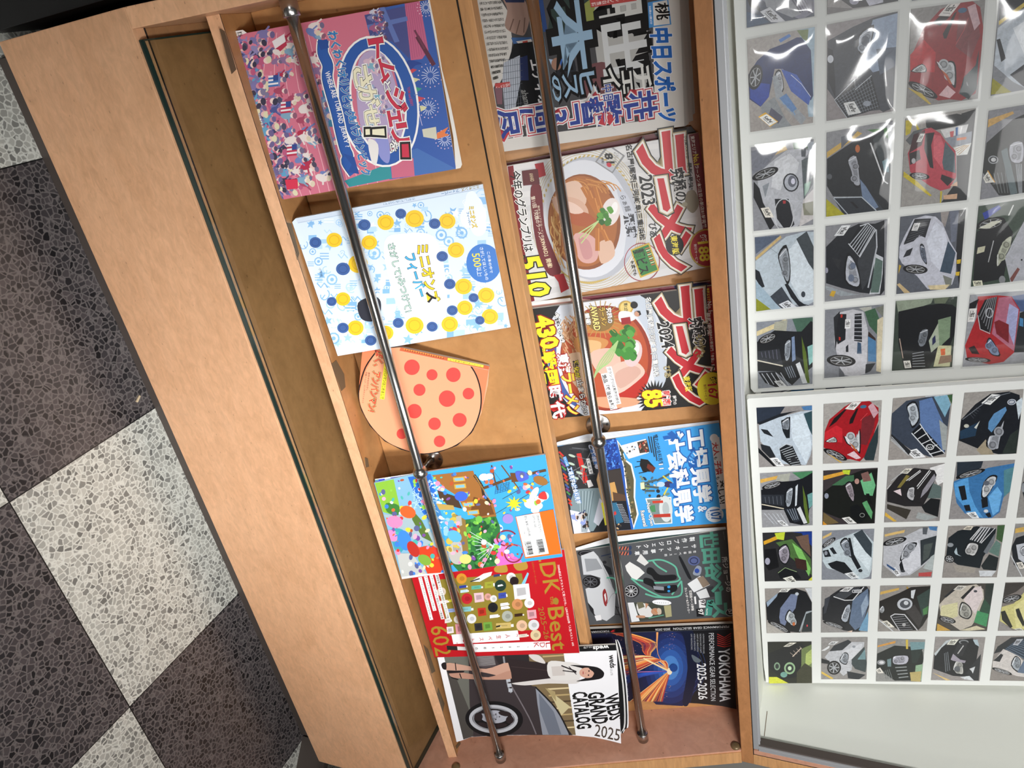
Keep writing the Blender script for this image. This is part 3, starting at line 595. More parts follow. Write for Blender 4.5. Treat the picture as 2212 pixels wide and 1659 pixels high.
A.poly([(1035, 480), (1180, 520), (1225, 640), (1100, 660), (1010, 600)], '6d4420'); A.poly([(700, 420), (880, 480), (930, 590), (800, 560), (720, 490)], '4a3626'); A.poly([(690, 540), (850, 560), (860, 600), (720, 600)], 'b89a50')
for (x, y) in ((900, 320), (910, 385), (945, 460), (985, 550), (1030, 625)):
    A.poly([(x - 55, y - 18), (x + 50, y - 28), (x + 58, y + 14), (x - 48, y + 24)], 'c9a03c'); A.poly([(x - 42, y - 10), (x + 38, y - 18), (x + 44, y + 8), (x - 36, y + 14)], '7fb2c6')
A.line([(1040, 280), (1110, 380), (1130, 470), (1200, 540)], 26, '3b2a1c', True)
for k in range(14): A.line([(1042 + 11 * k, 285 + 18 * k), (1062 + 11 * k, 300 + 18 * k)], 6, 'b08a48')
A.line([(1130, 400), (1400, 300), (1700, 235)], 24, '5d4026'); A.line([(1200, 190), (1230, 330), (1260, 420)], 14, '5d4026'); A.line([(1290, 190), (1460, 420)], 12, '6d4d2c')
A.poly([(1370, 260), (1440, 262), (1450, 340), (1385, 345)], '6a4424'); A.poly([(1420, 250), (1510, 255), (1540, 310), (1450, 340)], '4f62c8', True)
for k in range(6): A.line([(1240 + 24 * k, 370 - 6 * k), (1230 + 24 * k, 460 - 8 * k)], 3, '2f6a88'); A.line([(1235, 380 + 14 * k), (1370, 345 + 14 * k)], 3, '2f6a88')
for a, b in (((1230, 640), (1750, 330)), ((1300, 500), (1700, 280)), ((1200, 220), (1460, 560))): A.line([a, b], 4, '4a6f50')
for x, y, r in ((1560, 540, 62), (1620, 560, 50), (1640, 500, 44), (1250, 770, 54), (1130, 300, 46), (1180, 290, 36), (1600, 600, 40)): A.ell(x, y, r, r * .75, 'eef4f8')
A.poly([(960, 690), (1240, 660), (1280, 760), (1260, 1110), (900, 1170), (820, 1080), (940, 900)], '2f6f38')
blobs(A, [(960, 690), (1240, 670), (1260, 1100), (860, 1150)], 120, 12, 34, ['3f8a3c', '24582e', '5aa23f', '1d4a28', '6fb84a'], 6)
A.poly([(870, 640), (960, 690), (990, 1000), (930, 1000)], '8a6f3a'); A.poly([(860, 660), (920, 650), (930, 740), (880, 760)], 'a9a9a4'); A.poly([(840, 900), (920, 900), (930, 1080), (850, 1090), (800, 1000)], 'b4b2ac', True)
for k in range(7): A.line([(850 + 10 * k, 925), (852 + 10 * k, 975)], 4, '6d6d6d')
blobs(A, [(760, 640), (880, 620), (920, 960), (790, 980)], 26, 14, 36, ['c8b24a', 'd8c46a', '5fa8d8', '8fc0e0', 'a48a3c'], 9)
A.poly([(510, 950), (650, 920), (770, 1000), (800, 1190), (620, 1210)], 'd9401f'); A.poly([(330, 1000), (470, 1000), (620, 1215), (375, 1236)], 'bdbfbc')
A.poly([(260, 790), (380, 780), (420, 900), (340, 1010), (280, 880)], '3f9cae', True); A.poly([(250, 790), (320, 800), (330, 880), (270, 880)], 'e58ac0', True)
A.poly([(1220, 870), (1290, 870), (1340, 930), (1320, 1000), (1270, 1000), (1250, 940)], 'e67fc0', True); A.poly([(1250, 1000), (1330, 990), (1480, 1080), (1260, 1120)], 'd96ac0', True)
A.ring(1340, 860, 90, 70, 14, '8a2b3a', 0, 100, 330); A.ring(1400, 1000, 80, 80, 13, '8a2b3a', 0, 0, 300); A.ring(1420, 990, 70, 70, 6, 'c25560', 0, 0, 360)
A.poly([(1215, 905), (1290, 925), (1280, 955), (1215, 945)], '9fd0ea')
for k in range(9): A.line([(1220, 930), (1000 + 14 * k, 800 + 42 * k)], 4, 'd6e6ea')
PK = ['e8693a', 'f2cf3c', '3f7fd8', 'e58ab0', '8fc84a', 'd8d8d4', 'b5522c', '5a5f8f', 'f0a8c0', '4ab0a8', 'd83a3a', 'efe2b0', '7a4a9a']
blobs(A, [(150, 360), (560, 300), (760, 1180), (390, 1220)], 95, 10, 30, PK, 31); blobs(A, [(640, 300), (1240, 200), (1250, 660), (780, 640)], 46, 9, 24, PK, 32); blobs(A, [(1240, 200), (1680, 130), (1760, 560), (1290, 640)], 30, 10, 26, PK, 33); blobs(A, [(780, 660), (1400, 660), (1450, 1070), (800, 1160)], 60, 9, 28, PK, 34)
for cx, cy, rx, ry, c, a in ((430, 620, 75, 55, 'e4602c', 20), (310, 710, 75, 55, 'ee86b4', 10), (400, 880, 60, 95, '3f86dc', -15), (480, 960, 80, 48, 'b83024', 60), (860, 840, 70, 50, '5aaede', 30), (920, 475, 60, 45, '3f63cc', 0), (1350, 680, 50, 45, '9a86cc', 0), (1650, 330, 70, 40, '9a6a34', 20), (1680, 470, 46, 40, 'e8e4e0', 0), (585, 1060, 65, 45, '7fa83c', 30), (960, 1050, 55, 45, 'e2cf78', 0), (1590, 450, 30, 70, 'e8ecf2', 30)): A.ell(cx, cy, rx, ry, c, a)
A.poly([(1690, 430), (1708, 500), (1634, 490), (1640, 450)], 'd23a3a', True)
A.poly([(1405 + (80 if k % 2 else 34) * math.cos(k * math.pi / 9 + .2), 540 + (70 if k % 2 else 30) * math.sin(k * math.pi / 9 + .2)) for k in range(18)], 'f0de2a')
A.poly([(1418, 662), (1768, 592), (1842, 1000), (1508, 1046)], 'ee6f1e'); A.poly([(1425, 660), (1640, 624), (1726, 1000), (1512, 1032)], 'eceeee')
A.text3('ISBN4-09-727219-5', (1612, 645), (1642, 800), (1632, 640), '3a3a40', 0.0); A.text3('C8771 ¥1100E', (1573, 648), (1594, 760), (1592, 644), '3a3a40', 0.0)
A.text3('定価:本体1,100円+税', (1496, 655), (1536, 840), (1522, 650), '3a3a40', 0.01); A.text3('小学館', (1492, 790), (1497, 820), (1505, 788), '3a3a40')
def bars(A, x0, y0, x1, y1, w, n, seed):
    g = random.Random(seed)
    for k in range(n):
        t = k / n; x = x0 + (x1 - x0) * t; y = y0 + (y1 - y0) * t; A.line([(x, y), (x + w, y - w * .16)], (y1 - y0) / n * g.choice((.35, .6, .8)), '26262a')
bars(A, 1618, 872, 1645, 996, 48, 26, 3); bars(A, 1516, 890, 1542, 1012, 44, 26, 4)
A.text3('9784097272199', (1606, 872), (1632, 1000), (1618, 868), '3a3a40'); A.text3('1928771011004', (1500, 890), (1528, 1014), (1512, 886), '3a3a40')
A.poly([(375, 1216), (560, 1190), (840, 1170), (375, 1240)], 'e2e4e8')
A.build('front_cover', root)
A2 = Art(A.P + np.array((0, 0.003, 0)), A.n); A2.view = V; A2.z = 2
for k, c in enumerate(('d8e4f0', '2d4fc0', '6fa8d8', '2f6a4a', 'e6eef4')): A2.poly([(128, 346 - 7 * k), (1692, 88 - 0.5 * k), (1692, 93), (128, 354 - 7 * k)], c)
A2.poly([(160, 322), (490, 270), (495, 290), (165, 340)], '2f46cc'); A2.poly([(215, 312), (270, 304), (275, 324), (220, 332)], 'b8d8ee'); A2.poly([(610, 248), (1180, 152), (1184, 172), (615, 266)], '1f5a3a')
A2.build('page_edges', root)
# ---- 5 red product-ranking magazine
V = (860, 1209, 3.687)
root, A = book('magazine', 'red magazine with a mustard panel of household products and gold lettering', 'magazine', (0, 1.124, -0.981), 74.5,
    [(85, 60), (1322, -80), (1445, 742), (290, 778)], 0.006, V, 'b9141f', SHELF1)
A.poly([(300, 160), (985, 108), (1062, 560), (410, 604)], '8b7b2e')
g = random.Random(5)
LD = [('o', 505, 150, 42, 'c98a2c'), ('k', 660, 140, 0, 'd8d8d8'), ('b', 790, 125, 30, '3a3f66'), ('o', 900, 140, 38, 'd9d6d6'), ('o', 925, 170, 36, '26181a'), ('q', 1010, 150, 0, '7fc0dc'), ('o', 345, 255, 36, 'd0c0b4'), ('b', 520, 215, 34, '2c3f94'), ('b', 530, 250, 34, 'b9d6e4'), ('b', 630, 220, 46, '5aa690'), ('B', 730, 200, 40, '9a9c34'), ('o', 815, 205, 46, '20382c'), ('b', 815, 205, 22, 'e8e8e8'), ('m', 985, 255, 70, 'e2dfe2'), ('o', 548, 310, 44, 'b5202c'), ('m', 645, 300, 42, 'd9b8c0'), ('o', 715, 295, 28, 'd0988c'), ('o', 760, 310, 28, 'd9d8d8'), ('B', 835, 285, 36, '3a4aa0'), ('b', 430, 325, 30, 'd8cf3a'), ('b', 370, 335, 36, 'e8d4d4'), ('o', 755, 380, 40, '1d1c1f'), ('b', 850, 355, 36, 'e8e6ea'), ('b', 855, 382, 36, 'e8e6ea'), ('o', 950, 355, 44, 'c98a5a'), ('o', 1045, 345, 40, 'e8e4e4'), ('b', 540, 395, 60, '7fb8bc'), ('b', 420, 405, 46, '8fa0cc'), ('m', 668, 415, 36, 'b8301f'), ('b', 770, 450, 40, 'ecebec'), ('o', 870, 450, 44, 'a8aca0'), ('b', 965, 440, 38, '3a2416'), ('m', 1065, 435, 40, 'd9a0a8'), ('o', 585, 470, 38, 'd9dadc'), ('o', 475, 475, 32, 'd9cfc8'), ('B', 400, 485, 28, 'd8d4d0'), ('m', 640, 535, 34, '2a2a2e'), ('m', 715, 530, 38, '6fa040'), ('b', 850, 525, 70, 'c9b06a'), ('b', 800, 530, 20, '20201c'), ('o', 985, 525, 44, 'e0b898'), ('o', 1080, 520, 44, 'd8d6d8'), ('m', 500, 550, 46, 'd8909a'), ('m', 415, 560, 30, 'e4d8dc'), ('o', 1095, 600, 42, 'd9c49a'), ('b', 1000, 605, 40, 'd8cfc0')]
for t, x, y, r, c in LD:
    if t == 'o': A.ell(x, y, r, r, c, n=16); A.ell(x + r * .1, y, r * .5, r * .45, tuple(min(1, k * .7) for k in lin(c)), n=10)
    elif t == 'k': A.poly([(575, 175), (680, 110), (750, 95), (740, 125), (650, 175)], 'dadada'); A.line([(575, 175), (650, 150)], 10, '3a3a3a')
    elif t in 'bB':
        h = r * (.32 if t == 'b' else .62); A.poly([(x - r, y - h + 4), (x + r * .7, y - h - 4), (x + r * .7, y + h - 4), (x - r, y + h + 4)], c); A.line([(x + r * .7, y), (x + r, y - 2)], h, 'e8e6e2'); A.line([(x - r * .5, y), (x + r * .3, y - 2)], h * .5, tuple(k * .75 for k in lin(c)))
    elif t == 'm': A.poly([(x - r, y - r * .8), (x + r * .8, y - r * .95), (x + r, y + r * .75), (x - r * .8, y + r)], c); A.poly([(x - r * .6, y - r * .4), (x + r * .4, y - r * .5), (x + r * .5, y + r * .3), (x - r * .5, y + r * .5)], tuple(k * .6 for k in lin(c)))
    else: A.poly([(x - 28, y + 45), (x + 20, y - 50), (x + 32, y - 40), (x, y + 45)], c)
A.poly([(770, 60), (850, 30), (870, 95), (780, 100)], 'b08a3a', True); A.poly([(920, 30), (1010, 10), (1030, 70), (950, 85)], 'b08a3a', True)
A.poly([(600, 672), (1208, 648), (1216, 716), (608, 736)], 'f0eeee'); A.poly([(424, 596), (952, 562), (968, 640), (440, 672)], 'f0eeee')
for i, ch in enumerate('LDK'): A.text3(ch, (1195 - 48 * i - 20, 662), (1195 - 48 * i - 16, 700), (1195 - 48 * i + 20, 658), 'b9141f')
A.chars('、2025年の', (1025, 690), (625, 706), 0.0085, 0.0085, K, 0.015)
A.chars('「人生ベスト」。', (945, 600), (455, 655), 0.0135, 0.0135, 'b9141f', 0.01)
A.text3('LDK', (1108, -60), (1172, 272), (1232, -75), 'a8842c', 0.01); A.text3('the', (1208, 296), (1216, 358), (1244, 290), 'a8842c', 0.0); A.text3('Best', (1190, 385), (1228, 722), (1316, 372), 'a8842c', 0.01)
A.text3('2025~26', (1114, 380), (1168, 634), (1156, 374), '9a7c2c', 0.0); A.text3('エルディーケー・ザ・ベスト', (1062, 20), (1092, 195), (1080, 16), '9a7c2c')
A.poly([(1235, 320), (1255, 300), (1278, 322), (1270, 355), (1240, 350)], '9a7c2c', True); A.text3('602', (254, 535), (300, 768), (385, 520), 'a8842c', 0.005)
A.text3('7000点以上テストして見つけた、LDKの2025年「人生ベスト」602', (1266, 42), (1386, 688), (1286, 38), 'f0e6e2', 0.012)
for i, t in enumerate(('インファンデ/ヘアトリートメント/ドライヤー etc', 'アイシャドウ/マスカラ/リップ/チーク', 'ッサージ器/ヨーグルト/納豆/ビタミンC美容液', '調理家電/スティック掃除機/ドラッグストアPB')):
    x0, y0 = 160 + 44 * i, 142 - 8 * i; L = (340, 275, 350, 355)[i]; A.poly([(x0, y0), (x0 + 28, y0 - 5), (x0 + 28 + L * .27, y0 - 5 + L), (x0 + L * .27, y0 + L)], 'ecebe8'); A.text3(t, (x0 + 8, y0 + 4), (x0 + L * .27 + 2, y0 + L - 6), (x0 + 26, y0), K, 0.01)
A.poly([(385, 684), (545, 694), (548, 724), (392, 718)], '2a2422'); A.poly([(470, 690), (560, 696), (560, 722), (474, 720)], 'd9d6d2')
A.build('front_cover', root)
# ---- 6 white wheel catalogue
root, A = book('catalogue', 'thick white wheel catalogue with a dark car and standing woman', 'catalogue', (1.435, 1.133, -0.982), 72.5,
    [(312, 778), (1446, 743), (1442, 690), (1738, 676), (1742, 735), (1764, 1200), (1776, 1464), (1690, 1442), (1560, 1414), (1390, 1398), (1100, 1395), (800, 1400), (580, 1412), (518, 1436), (466, 1452)], 0.005, V, 'eeedf0', SHELF1, None, tilt((1.435, 1.138, 0), (1.76, 1.108, 0), 72.5))
A.poly([(365, 770), (1318, 745), (1415, 1396), (1100, 1393), (800, 1398), (580, 1410), (520, 1430)], '2b2527')
A.poly([(365, 770), (560, 764), (610, 1400), (520, 1432)], '6a6a62'); A.poly([(372, 830), (470, 960), (560, 1180), (600, 1405), (520, 1432)], '4a4642')
A.poly([(1040, 752), (1318, 745), (1415, 1396), (1370, 1396), (1290, 1230), (1150, 1060), (1060, 1000)], '7d6a4c')
for k in range(12):
    A.poly([(1150 + 8 * k, 765 + 52 * k), (1320 + 8 * k, 755 + 52 * k), (1322 + 8 * k, 766 + 52 * k), (1152 + 8 * k, 778 + 52 * k)], ('b8a070', '4e3f2c', 'd8c49a')[k % 3])
A.poly([(1200, 1040), (1370, 1170), (1300, 1240)], 'cbbf94'); A.poly([(1170, 1020), (1250, 1050), (1260, 1130)], 'a8966a')
A.poly([(560, 770), (760, 762), (900, 980), (1100, 1010), (1300, 1280), (1390, 1397), (1000, 1395), (800, 1398), (600, 1410), (570, 1150)], '3a3234', False)
A.poly([(1095, 1018), (1150, 1070), (1270, 1200), (1335, 1320), (1360, 1394), (1150, 1394), (1110, 1150)], '8f939e'); A.poly([(1120, 1060), (1240, 1210), (1300, 1390), (1200, 1392), (1130, 1200)], '6d7380'); A.line([(1095, 1015), (1260, 1190), (1370, 1396)], 12, '1a1718', True)
A.poly([(560, 772), (768, 762), (780, 845), (700, 860), (590, 850)], '50484a')
for k in range(9): A.line([(575 + 4 * k, 775 + 9 * k), (760 + 2 * k, 768 + 8 * k)], 4, '9a9696')
A.line([(840, 770), (870, 980), (900, 1060)], 14, '8f8f94', True); A.line([(600, 930), (640, 1050)], 6, 'a8a8ac'); A.line([(900, 1000), (1040, 1250), (1100, 1390)], 10, '746c70', True)
for (x, y) in ((872, 960), (880, 1000), (888, 1040)): A.poly([(x - 10, y - 14), (x + 22, y - 16), (x + 24, y + 12), (x - 8, y + 14)], 'b8bcc4')
A.ell(765, 1268, 230, 142, '141214', 2, 36); A.ring(760, 1268, 182, 100, 26, 'b9bac0', 2, n=40); A.ring(760, 1268, 160, 86, 10, '8a8a90', 2, n=36)
A.ell(765, 1250, 110, 52, 'a9aab4', 2, 26)
for (x, y, rx, ry, a) in ((640, 1250, 34, 34, 0), (700, 1205, 46, 18, -12), (850, 1225, 52, 20, 10), (890, 1275, 32, 30, 0), (810, 1320, 60, 18, -8), (680, 1315, 46, 18, 14)): A.ell(x, y, rx, ry, '2a2022', a)
A.ring(765, 1250, 24, 14, 4, '6a6a72')
for k in range(5): A.ell(765 + 42 * math.cos(k * 1.26), 1250 + 22 * math.sin(k * 1.26), 7, 5, '3a3236', n=7)
sk, bl_ = 'c59a86', '211a1c'
A.poly([(390, 822), (520, 838), (700, 868), (880, 820), (910, 940), (700, 900), (560, 880), (385, 880)], sk, True); A.poly([(420, 890), (560, 905), (720, 935), (900, 880), (905, 945), (720, 955), (500, 945), (420, 930)], 'b88a76', True)
A.poly([(345, 830), (380, 818), (384, 872), (356, 868)], bl_, True); A.poly([(390, 880), (530, 885), (520, 898), (400, 905)], bl_); A.line([(455, 820), (462, 880)], 8, bl_); A.line([(490, 905), (505, 945)], 8, bl_); A.line([(420, 935), (480, 955)], 9, bl_)
A.poly([(868, 792), (1195, 822), (1222, 945), (910, 978), (900, 900)], '2d2223'); A.line([(900, 850), (1190, 880)], 3, '4a3a3a')
A.poly([(1040, 756), (1120, 760), (1170, 812), (1160, 826), (1080, 800)], 'd3ccc8', True); A.poly([(905, 985), (1010, 1000), (1200, 985), (1420, 985), (1440, 940), (1340, 930), (1200, 945), (1000, 970)], 'd6d0cd', True)
A.poly([(1196, 815), (1330, 812), (1440, 830), (1480, 880), (1430, 950), (1220, 948)], 'dad6d2', True); A.poly([(1220, 850), (1320, 845), (1330, 920), (1230, 925)], 'c8c0bb')
A.poly([(1370, 838), (1560, 850), (1625, 880), (1640, 915), (1600, 950), (1420, 968), (1500, 935), (1480, 870)], '191517', True); A.ell(1505, 900, 62, 42, 'd2a48f', 4, 20); A.poly([(1520, 862), (1600, 870), (1610, 935), (1545, 942), (1560, 900)], '191517', True)
A.ell(1520, 885, 6, 7, '3a2422', n=8); A.ell(1516, 918, 6, 7, '3a2422', n=8); A.ell(1474, 900, 5, 14, 'b05a56', n=8); A.line([(1500, 900), (1488, 904)], 4, 'b98872')
A.line([(1300, 842), (1420, 890)], 10, bl_); A.line([(1310, 882), (1420, 895)], 8, bl_); A.line([(1360, 850), (1420, 912)], 7, bl_)
A.text3('weds', (1678, 762), (1690, 862), (1722, 758), K, 0.03); A.text3('CO.,LTD', (1686, 868), (1692, 922), (1704, 866), '2a2a2c', 0.005)
A.text3('WEDS', (1642, 1090), (1688, 1282), (1746, 1064), K, 0.035); A.text3('GRAND', (1510, 1062), (1552, 1308), (1632, 1052), K, 0.035); A.text3('CATALOG', (1388, 1060), (1428, 1348), (1500, 1050), K, 0.035)
A.text3('2025', (1562, 1402), (1760, 1446), (1572, 1308), '4a3e36', 0.005)
A.poly([(1440, 690), (1736, 676), (1740, 722), (1443, 732)], '0f0e10'); A.text3('weds', (1676, 680), (1552, 690), (1678, 712), W, 0.03); A.text3('CO.,LTD', (1545, 684), (1476, 692), (1546, 700), 'd8d8d8', 0.005)
A.build('front_cover', root)
for k, (c, x) in enumerate((('f0eff0', 1836), ('1a1a1c', 1826), ('d8d6d4', 1812), ('121214', 1800))):
    o_ = [(1730, 690), (x - 60, 700), (x - 14, 1000), (x, 1300), (x - 20 - 5 * k, 1340 + 14 * k), (1770, 1330)]
    B_ = Art(A.P + np.array((0, 0.0042 - 0.0010 * k, 0)), A.n); B_.view = V; B_.z = 1; B_.poly(o_, c, True); B_.build('page_layer', root)
# ------------------------------------------------------------------ upper tier
P2 = (0, 1.32, -0.609); TH = 72
# ---- newspaper stack
V = (1020, 0, 3.687)
for k, (dx, dy) in enumerate(((-60, 8), (-44, -14), (-26, 2))):
    pass
root, A = book('newspaper', 'folded sports newspaper with blue masthead and red outlined headline', 'newspaper', P2, TH,
    [(-30, -60), (1650, -60), (1690, 1005), (250, 1208), (185, 1208)], 0.004, V, 'd3d0ca', SHELF2, mt='news')
A.poly([(190, -60), (1520, -60), (1440, 200), (1455, 950), (1000, 1010), (240, 1110), (170, 700), (300, 400)], '4b4a4c')
A.poly([(-30, -60), (190, -60), (290, 100), (320, 330), (300, 520), (220, 660), (160, 660)], 'c6c3bd')
g = random.Random(2); KJ = '記事試合打線投手監督選手首位連敗打率初回先発好投本塁得点'
for i in range(15):
    y = -30 + 46 * i; A.chars(''.join(g.choice(KJ + 'のをにはがでと') for _ in range(9)), (min(300, 215 + 7 * i) - max(0, i - 9) * 20, y), (60 + 8 * i, y + 12), 0.0055, 0.0055, '46443f', 0.012)
A.poly([(250, -20), (400, -10), (440, 60), (455, 160), (420, 270), (380, 280), (300, 250), (260, 200), (280, 80)], '9a7f73', True); A.line([(330, 150), (300, 240)], 10, '6d564d'); A.line([(380, 160), (350, 270)], 8, '6d564d'); A.line([(420, 140), (410, 260)], 8, '6d564d'); A.poly([(240, -30), (420, -30), (415, 20), (270, 20)], '2c3450')
A.poly([(310, 300), (500, 295), (500, 320), (330, 350)], '40608f'); A.poly([(430, -30), (560, -30), (600, 250), (470, 270)], '2f4678')
A.poly([(350, 330), (470, 310), (480, 340), (380, 360)], 'c9c5c0'); A.poly([(400, 330), (440, 322), (445, 345), (405, 352)], 'b04a42')
A.poly([(330, 350), (570, 320), (650, 850), (340, 890), (290, 480)], '1f2022'); A.poly([(250, 500), (380, 440), (390, 620), (340, 880), (260, 890), (240, 640)], 'aab0ba'); A.poly([(380, 460), (440, 440), (450, 640), (385, 640)], '2a3358')
for k in range(8): A.line([(250 + 18 * k, 470), (262 + 18 * k, 890)], 3, '55585f'); A.line([(235, 480 + 52 * k), (400, 455 + 52 * k)], 3, '55585f')
A.text3('エディオ', (452, 480), (530, 836), (540, 474), 'e2e2e2', 0.03); A.text3('ahamo', (388, 720), (420, 860), (440, 715), '8a8a88', 0.01)
A.poly([(640, -30), (960, -30), (1000, 120), (880, 300), (740, 330), (600, 260)], '33403c'); A.poly([(860, 60), (1000, -20), (1060, 140), (1000, 330), (860, 330), (820, 180)], '8a914f', True)
A.poly([(1000, -40), (1320, -40), (1400, 300), (1380, 700), (1150, 720), (1000, 520)], 'a9a8a4', True); A.poly([(860, 560), (1080, 500), (1150, 720), (1000, 800), (860, 740)], '6e4a4c', True); A.poly([(660, 500), (800, 460), (820, 620), (700, 640)], '2b2c30', True)
A.poly([(610, 470), (690, 480), (700, 540), (640, 540)], '9fb4cc'); A.ell(672, 510, 42, 50, '93705f'); A.poly([(690, 470), (740, 480), (760, 540), (720, 575), (705, 520)], '3c62a8', True)
N3 = [(0.13, '1d1c1c')]
for t, a, b, c in (('押', (990, -110), (1380, 190), 'c6c6c2'), ('出', (1010, 215), (1400, 535), 'c6c8c8'), ('チ', (1270, 530), (1430, 705), 'd0cfca'), ('ェ', (1190, 570), (1280, 730), 'd0cfca'), ('イ', (1035, 555), (1180, 690), 'd0cfca')): A.text(t, a, b, c, 0.02, N3)
for t, a, b in (('本', (600, 40), (985, 560)), ('ビ', (850, 590), (1000, 750)), ('ス', (715, 600), (845, 760)), ('の', (625, 610), (720, 800))): A.text(t, a, b, '8fabc2', 0.02, N3)
A.poly([(930, -30), (1310, -30), (1310, 5), (945, 60)], 'b04a48'); A.text3('ストップ5位転落', (1260, -8), (950, 50), (1255, -34), 'e6dcd8', 0.01)
A.text3('中日スポーツ', (1418, 232), (1478, 965), (1582, 226), '2f66b4', 0.045, [(0.075, 'e4e6ea')])
A.poly([(1398, 20), (1560, -12), (1586, 195), (1408, 222)], '4a8ac6'); A.poly([(1438, 22), (1552, 0), (1574, 190), (1446, 205)], 'd9d6d0'); A.text3('桃', (1452, 30), (1470, 160), (1560, 20), '1c1a1a', 0.02); A.text3('50歳61歳2分', (1406, 50), (1418, 195), (1424, 46), 'e6ecf2', 0.01)
A.chars('井上監督「3回に尽', (1365, 835), (270, 985), 0.052, 0.050, '3c4a8c', 0.03, [(0.14, 'dcdad8'), (0.105, 'b8464e'), (0.07, 'dcdad8')]); A.text('中日', (1030, 680), (1130, 790), '3c4a8c', 0.02, [(0.07, 'dcdad8')])
A.poly([(180, 665), (300, 650), (304, 690), (185, 705)], 'b04a48'); A.text3('3位と3・5', (298, 660), (190, 690), (300, 684), 'e6dcd8', 0.01)
A.poly([(178, 700), (240, 700), (240, 830), (200, 830)], '7a5a62')
A.build('front_page', root, 'news')
for k, (o_, n_) in enumerate((([(200, -60), (1668, -60), (1725, 985), (1690, 1010)], 'c'), ([(200, -60), (1690, -60), (1760, 960), (1690, 985)], 'b'), ([(200, -60), (1720, -60), (1775, 900), (1700, 960)], 'a'))):
    B = Art((0, 1.3265 + 0.004 * k, -0.609), lean(TH)); B.view = V; o_ = [B.img(p) for p in o_]; B.view = (0, 0, 1)
    q = [B.raw(*p) for p in o_]; r_ = empty('newspaper', U(0.2, float(np.mean([p[1] for p in q])), -0.6), ('newspaper directly behind the front sports newspaper, only its grey edge showing', 'middle hidden newspaper of the stack, a narrow dark grey strip showing', 'rearmost newspaper of the stack, only its far corner showing')[k], 'newspaper', SHELF2)
    slab('folded_sheets', o_, B, 0.003, M['news_edge'] if 'news_edge' in M else M.setdefault('news_edge', mat('newsprint_edge', lin('b5b2ac'), 0.9)), r_)
# ---- ramen guide, silver
V = (1060, 270, 3.687)
def ramen_title(A, dx, dy, yr, ink):
    P = lambda x, y: (x + dx, 90 + (y - 90) * yr + dy)
    for t, a, b in (('ラ', P(1165, 105), P(1545, 400)), ('メ', P(1265, 640), P(1590, 890)), ('ン', P(1310, 890), P(1600, 1140))):
        A.text(t, a, b, 'c21f2c', 0.035, [(0.10, ink), (0.08, 'b8a680'), (0.062, 'e8e4dc')])
    for e, c in ((40, ink), (31, 'b8a680'), (22, 'e8e4dc'), (0, 'c21f2c')): A.poly([P(1325 - e, 425 - e * .6), P(1378 + e, 422 - e), P(1432 + e * .8, 660 + e), P(1405, 690 + e), P(1372 - e, 672 + e * .6)], c)
    A.text3('究極の', P(1425, 355), P(1470, 612), P(1535, 335), ink, 0.03, [(0.075, W)])
    A.text3('最新!最強!', P(1560, 300), P(1578, 512), P(1598, 296), ink if ink == K else W, 0.02); A.text3('ぴあMOOK中部', P(1535, 88), P(1556, 268), P(1560, 84), ink if ink == K else 'cfcfcf', 0.008)
root, A = book('magazine', 'silver ramen guide magazine with a blue-rimmed bowl, dated 2023', 'magazine', P2, TH,
    [(60, 338), (1655, 62), (1790, 1120), (300, 1420), (240, 1420)], 0.008, V, 'd5d4d4', SHELF2)
for k in range(10): A.poly([(150 + 30 * k, 320 + 110 * k), (1650, 100 + 105 * k), (1650, 140 + 105 * k), (155 + 30 * k, 365 + 110 * k)], ('dddcdb', 'cbcaca')[k % 2])
for r_ in range(5): A.ring(780, 750, 395 + 16 * r_, 520 + 18 * r_, 4, 'b9a878', -8, n=44)
for k in range(46):
    t = math.radians(150 + k * 5.2); x, y = 780 + 380 * math.cos(t), 750 + 505 * math.sin(t); A.ell(x, y, 15, 7, 'c4aa62', math.degrees(t) + 60, 7)
    t = math.radians(20 + k * 2.4); x, y = 780 + 380 * math.cos(t), 750 + 505 * math.sin(t); A.ell(x, y, 15, 7, 'c4aa62', math.degrees(t) + 120, 7)
A.ell(800, 745, 372, 492, 'b7bac2', -8, 44); A.ell(770, 745, 345, 470, 'd8dae0', -8, 44); A.poly([(1000, 500), (1090, 560), (1160, 760), (1150, 960), (1060, 1060), (1080, 800)], 'c2c6d0', True)
A.ell(745, 770, 288, 382, '8a4d22', -6, 40); A.ell(735, 765, 270, 362, 'a8642e', -6, 40)
g = random.Random(4)
for k in range(46):
    x, y = 480 + g.uniform(0, 130), 600 + g.uniform(-60, 420); A.line([(x, y), (x + g.uniform(-20, 40), y + 60), (x + g.uniform(0, 60), y + 140)], 9, g.choice(('d9a560', 'c98a44', 'e6bd7c')), True)
for k in range(16):
    x, y = 820 + g.uniform(-100, 160), 420 + g.uniform(0, 60); A.line([(x - 60, y), (x + 20, y + 20), (x + 60, y + 70)], 8, g.choice(('c98a44', 'b87434')), True)
A.poly([(600, 460), (700, 450), (760, 560), (740, 640), (620, 600), (560, 520)], 'd9b7a0', True); A.poly([(500, 570), (700, 590), (780, 700), (700, 790), (590, 740), (520, 680)], 'd2a890', True); A.poly([(600, 680), (770, 700), (850, 780), (790, 810), (640, 780)], 'a9562e', True); A.poly([(540, 600), (660, 620), (740, 690), (640, 700)], 'e2c4b4', True)
A.poly([(660, 880), (760, 860), (850, 930), (850, 1060), (780, 1100), (700, 1060)], 'd3a39c', True); A.poly([(700, 900), (780, 920), (810, 1040), (740, 1060)], 'c58e8c', True); A.poly([(860, 940), (960, 920), (985, 1040), (880, 1100)], 'd9b49c', True); A.poly([(560, 840), (660, 900), (690, 1060), (600, 1040)], 'b5713c', True)
A.ell(955, 690, 72, 112, 'e6dcd8', 12, 26); A.ell(985, 660, 26, 50, 'f4f0ee', 12)
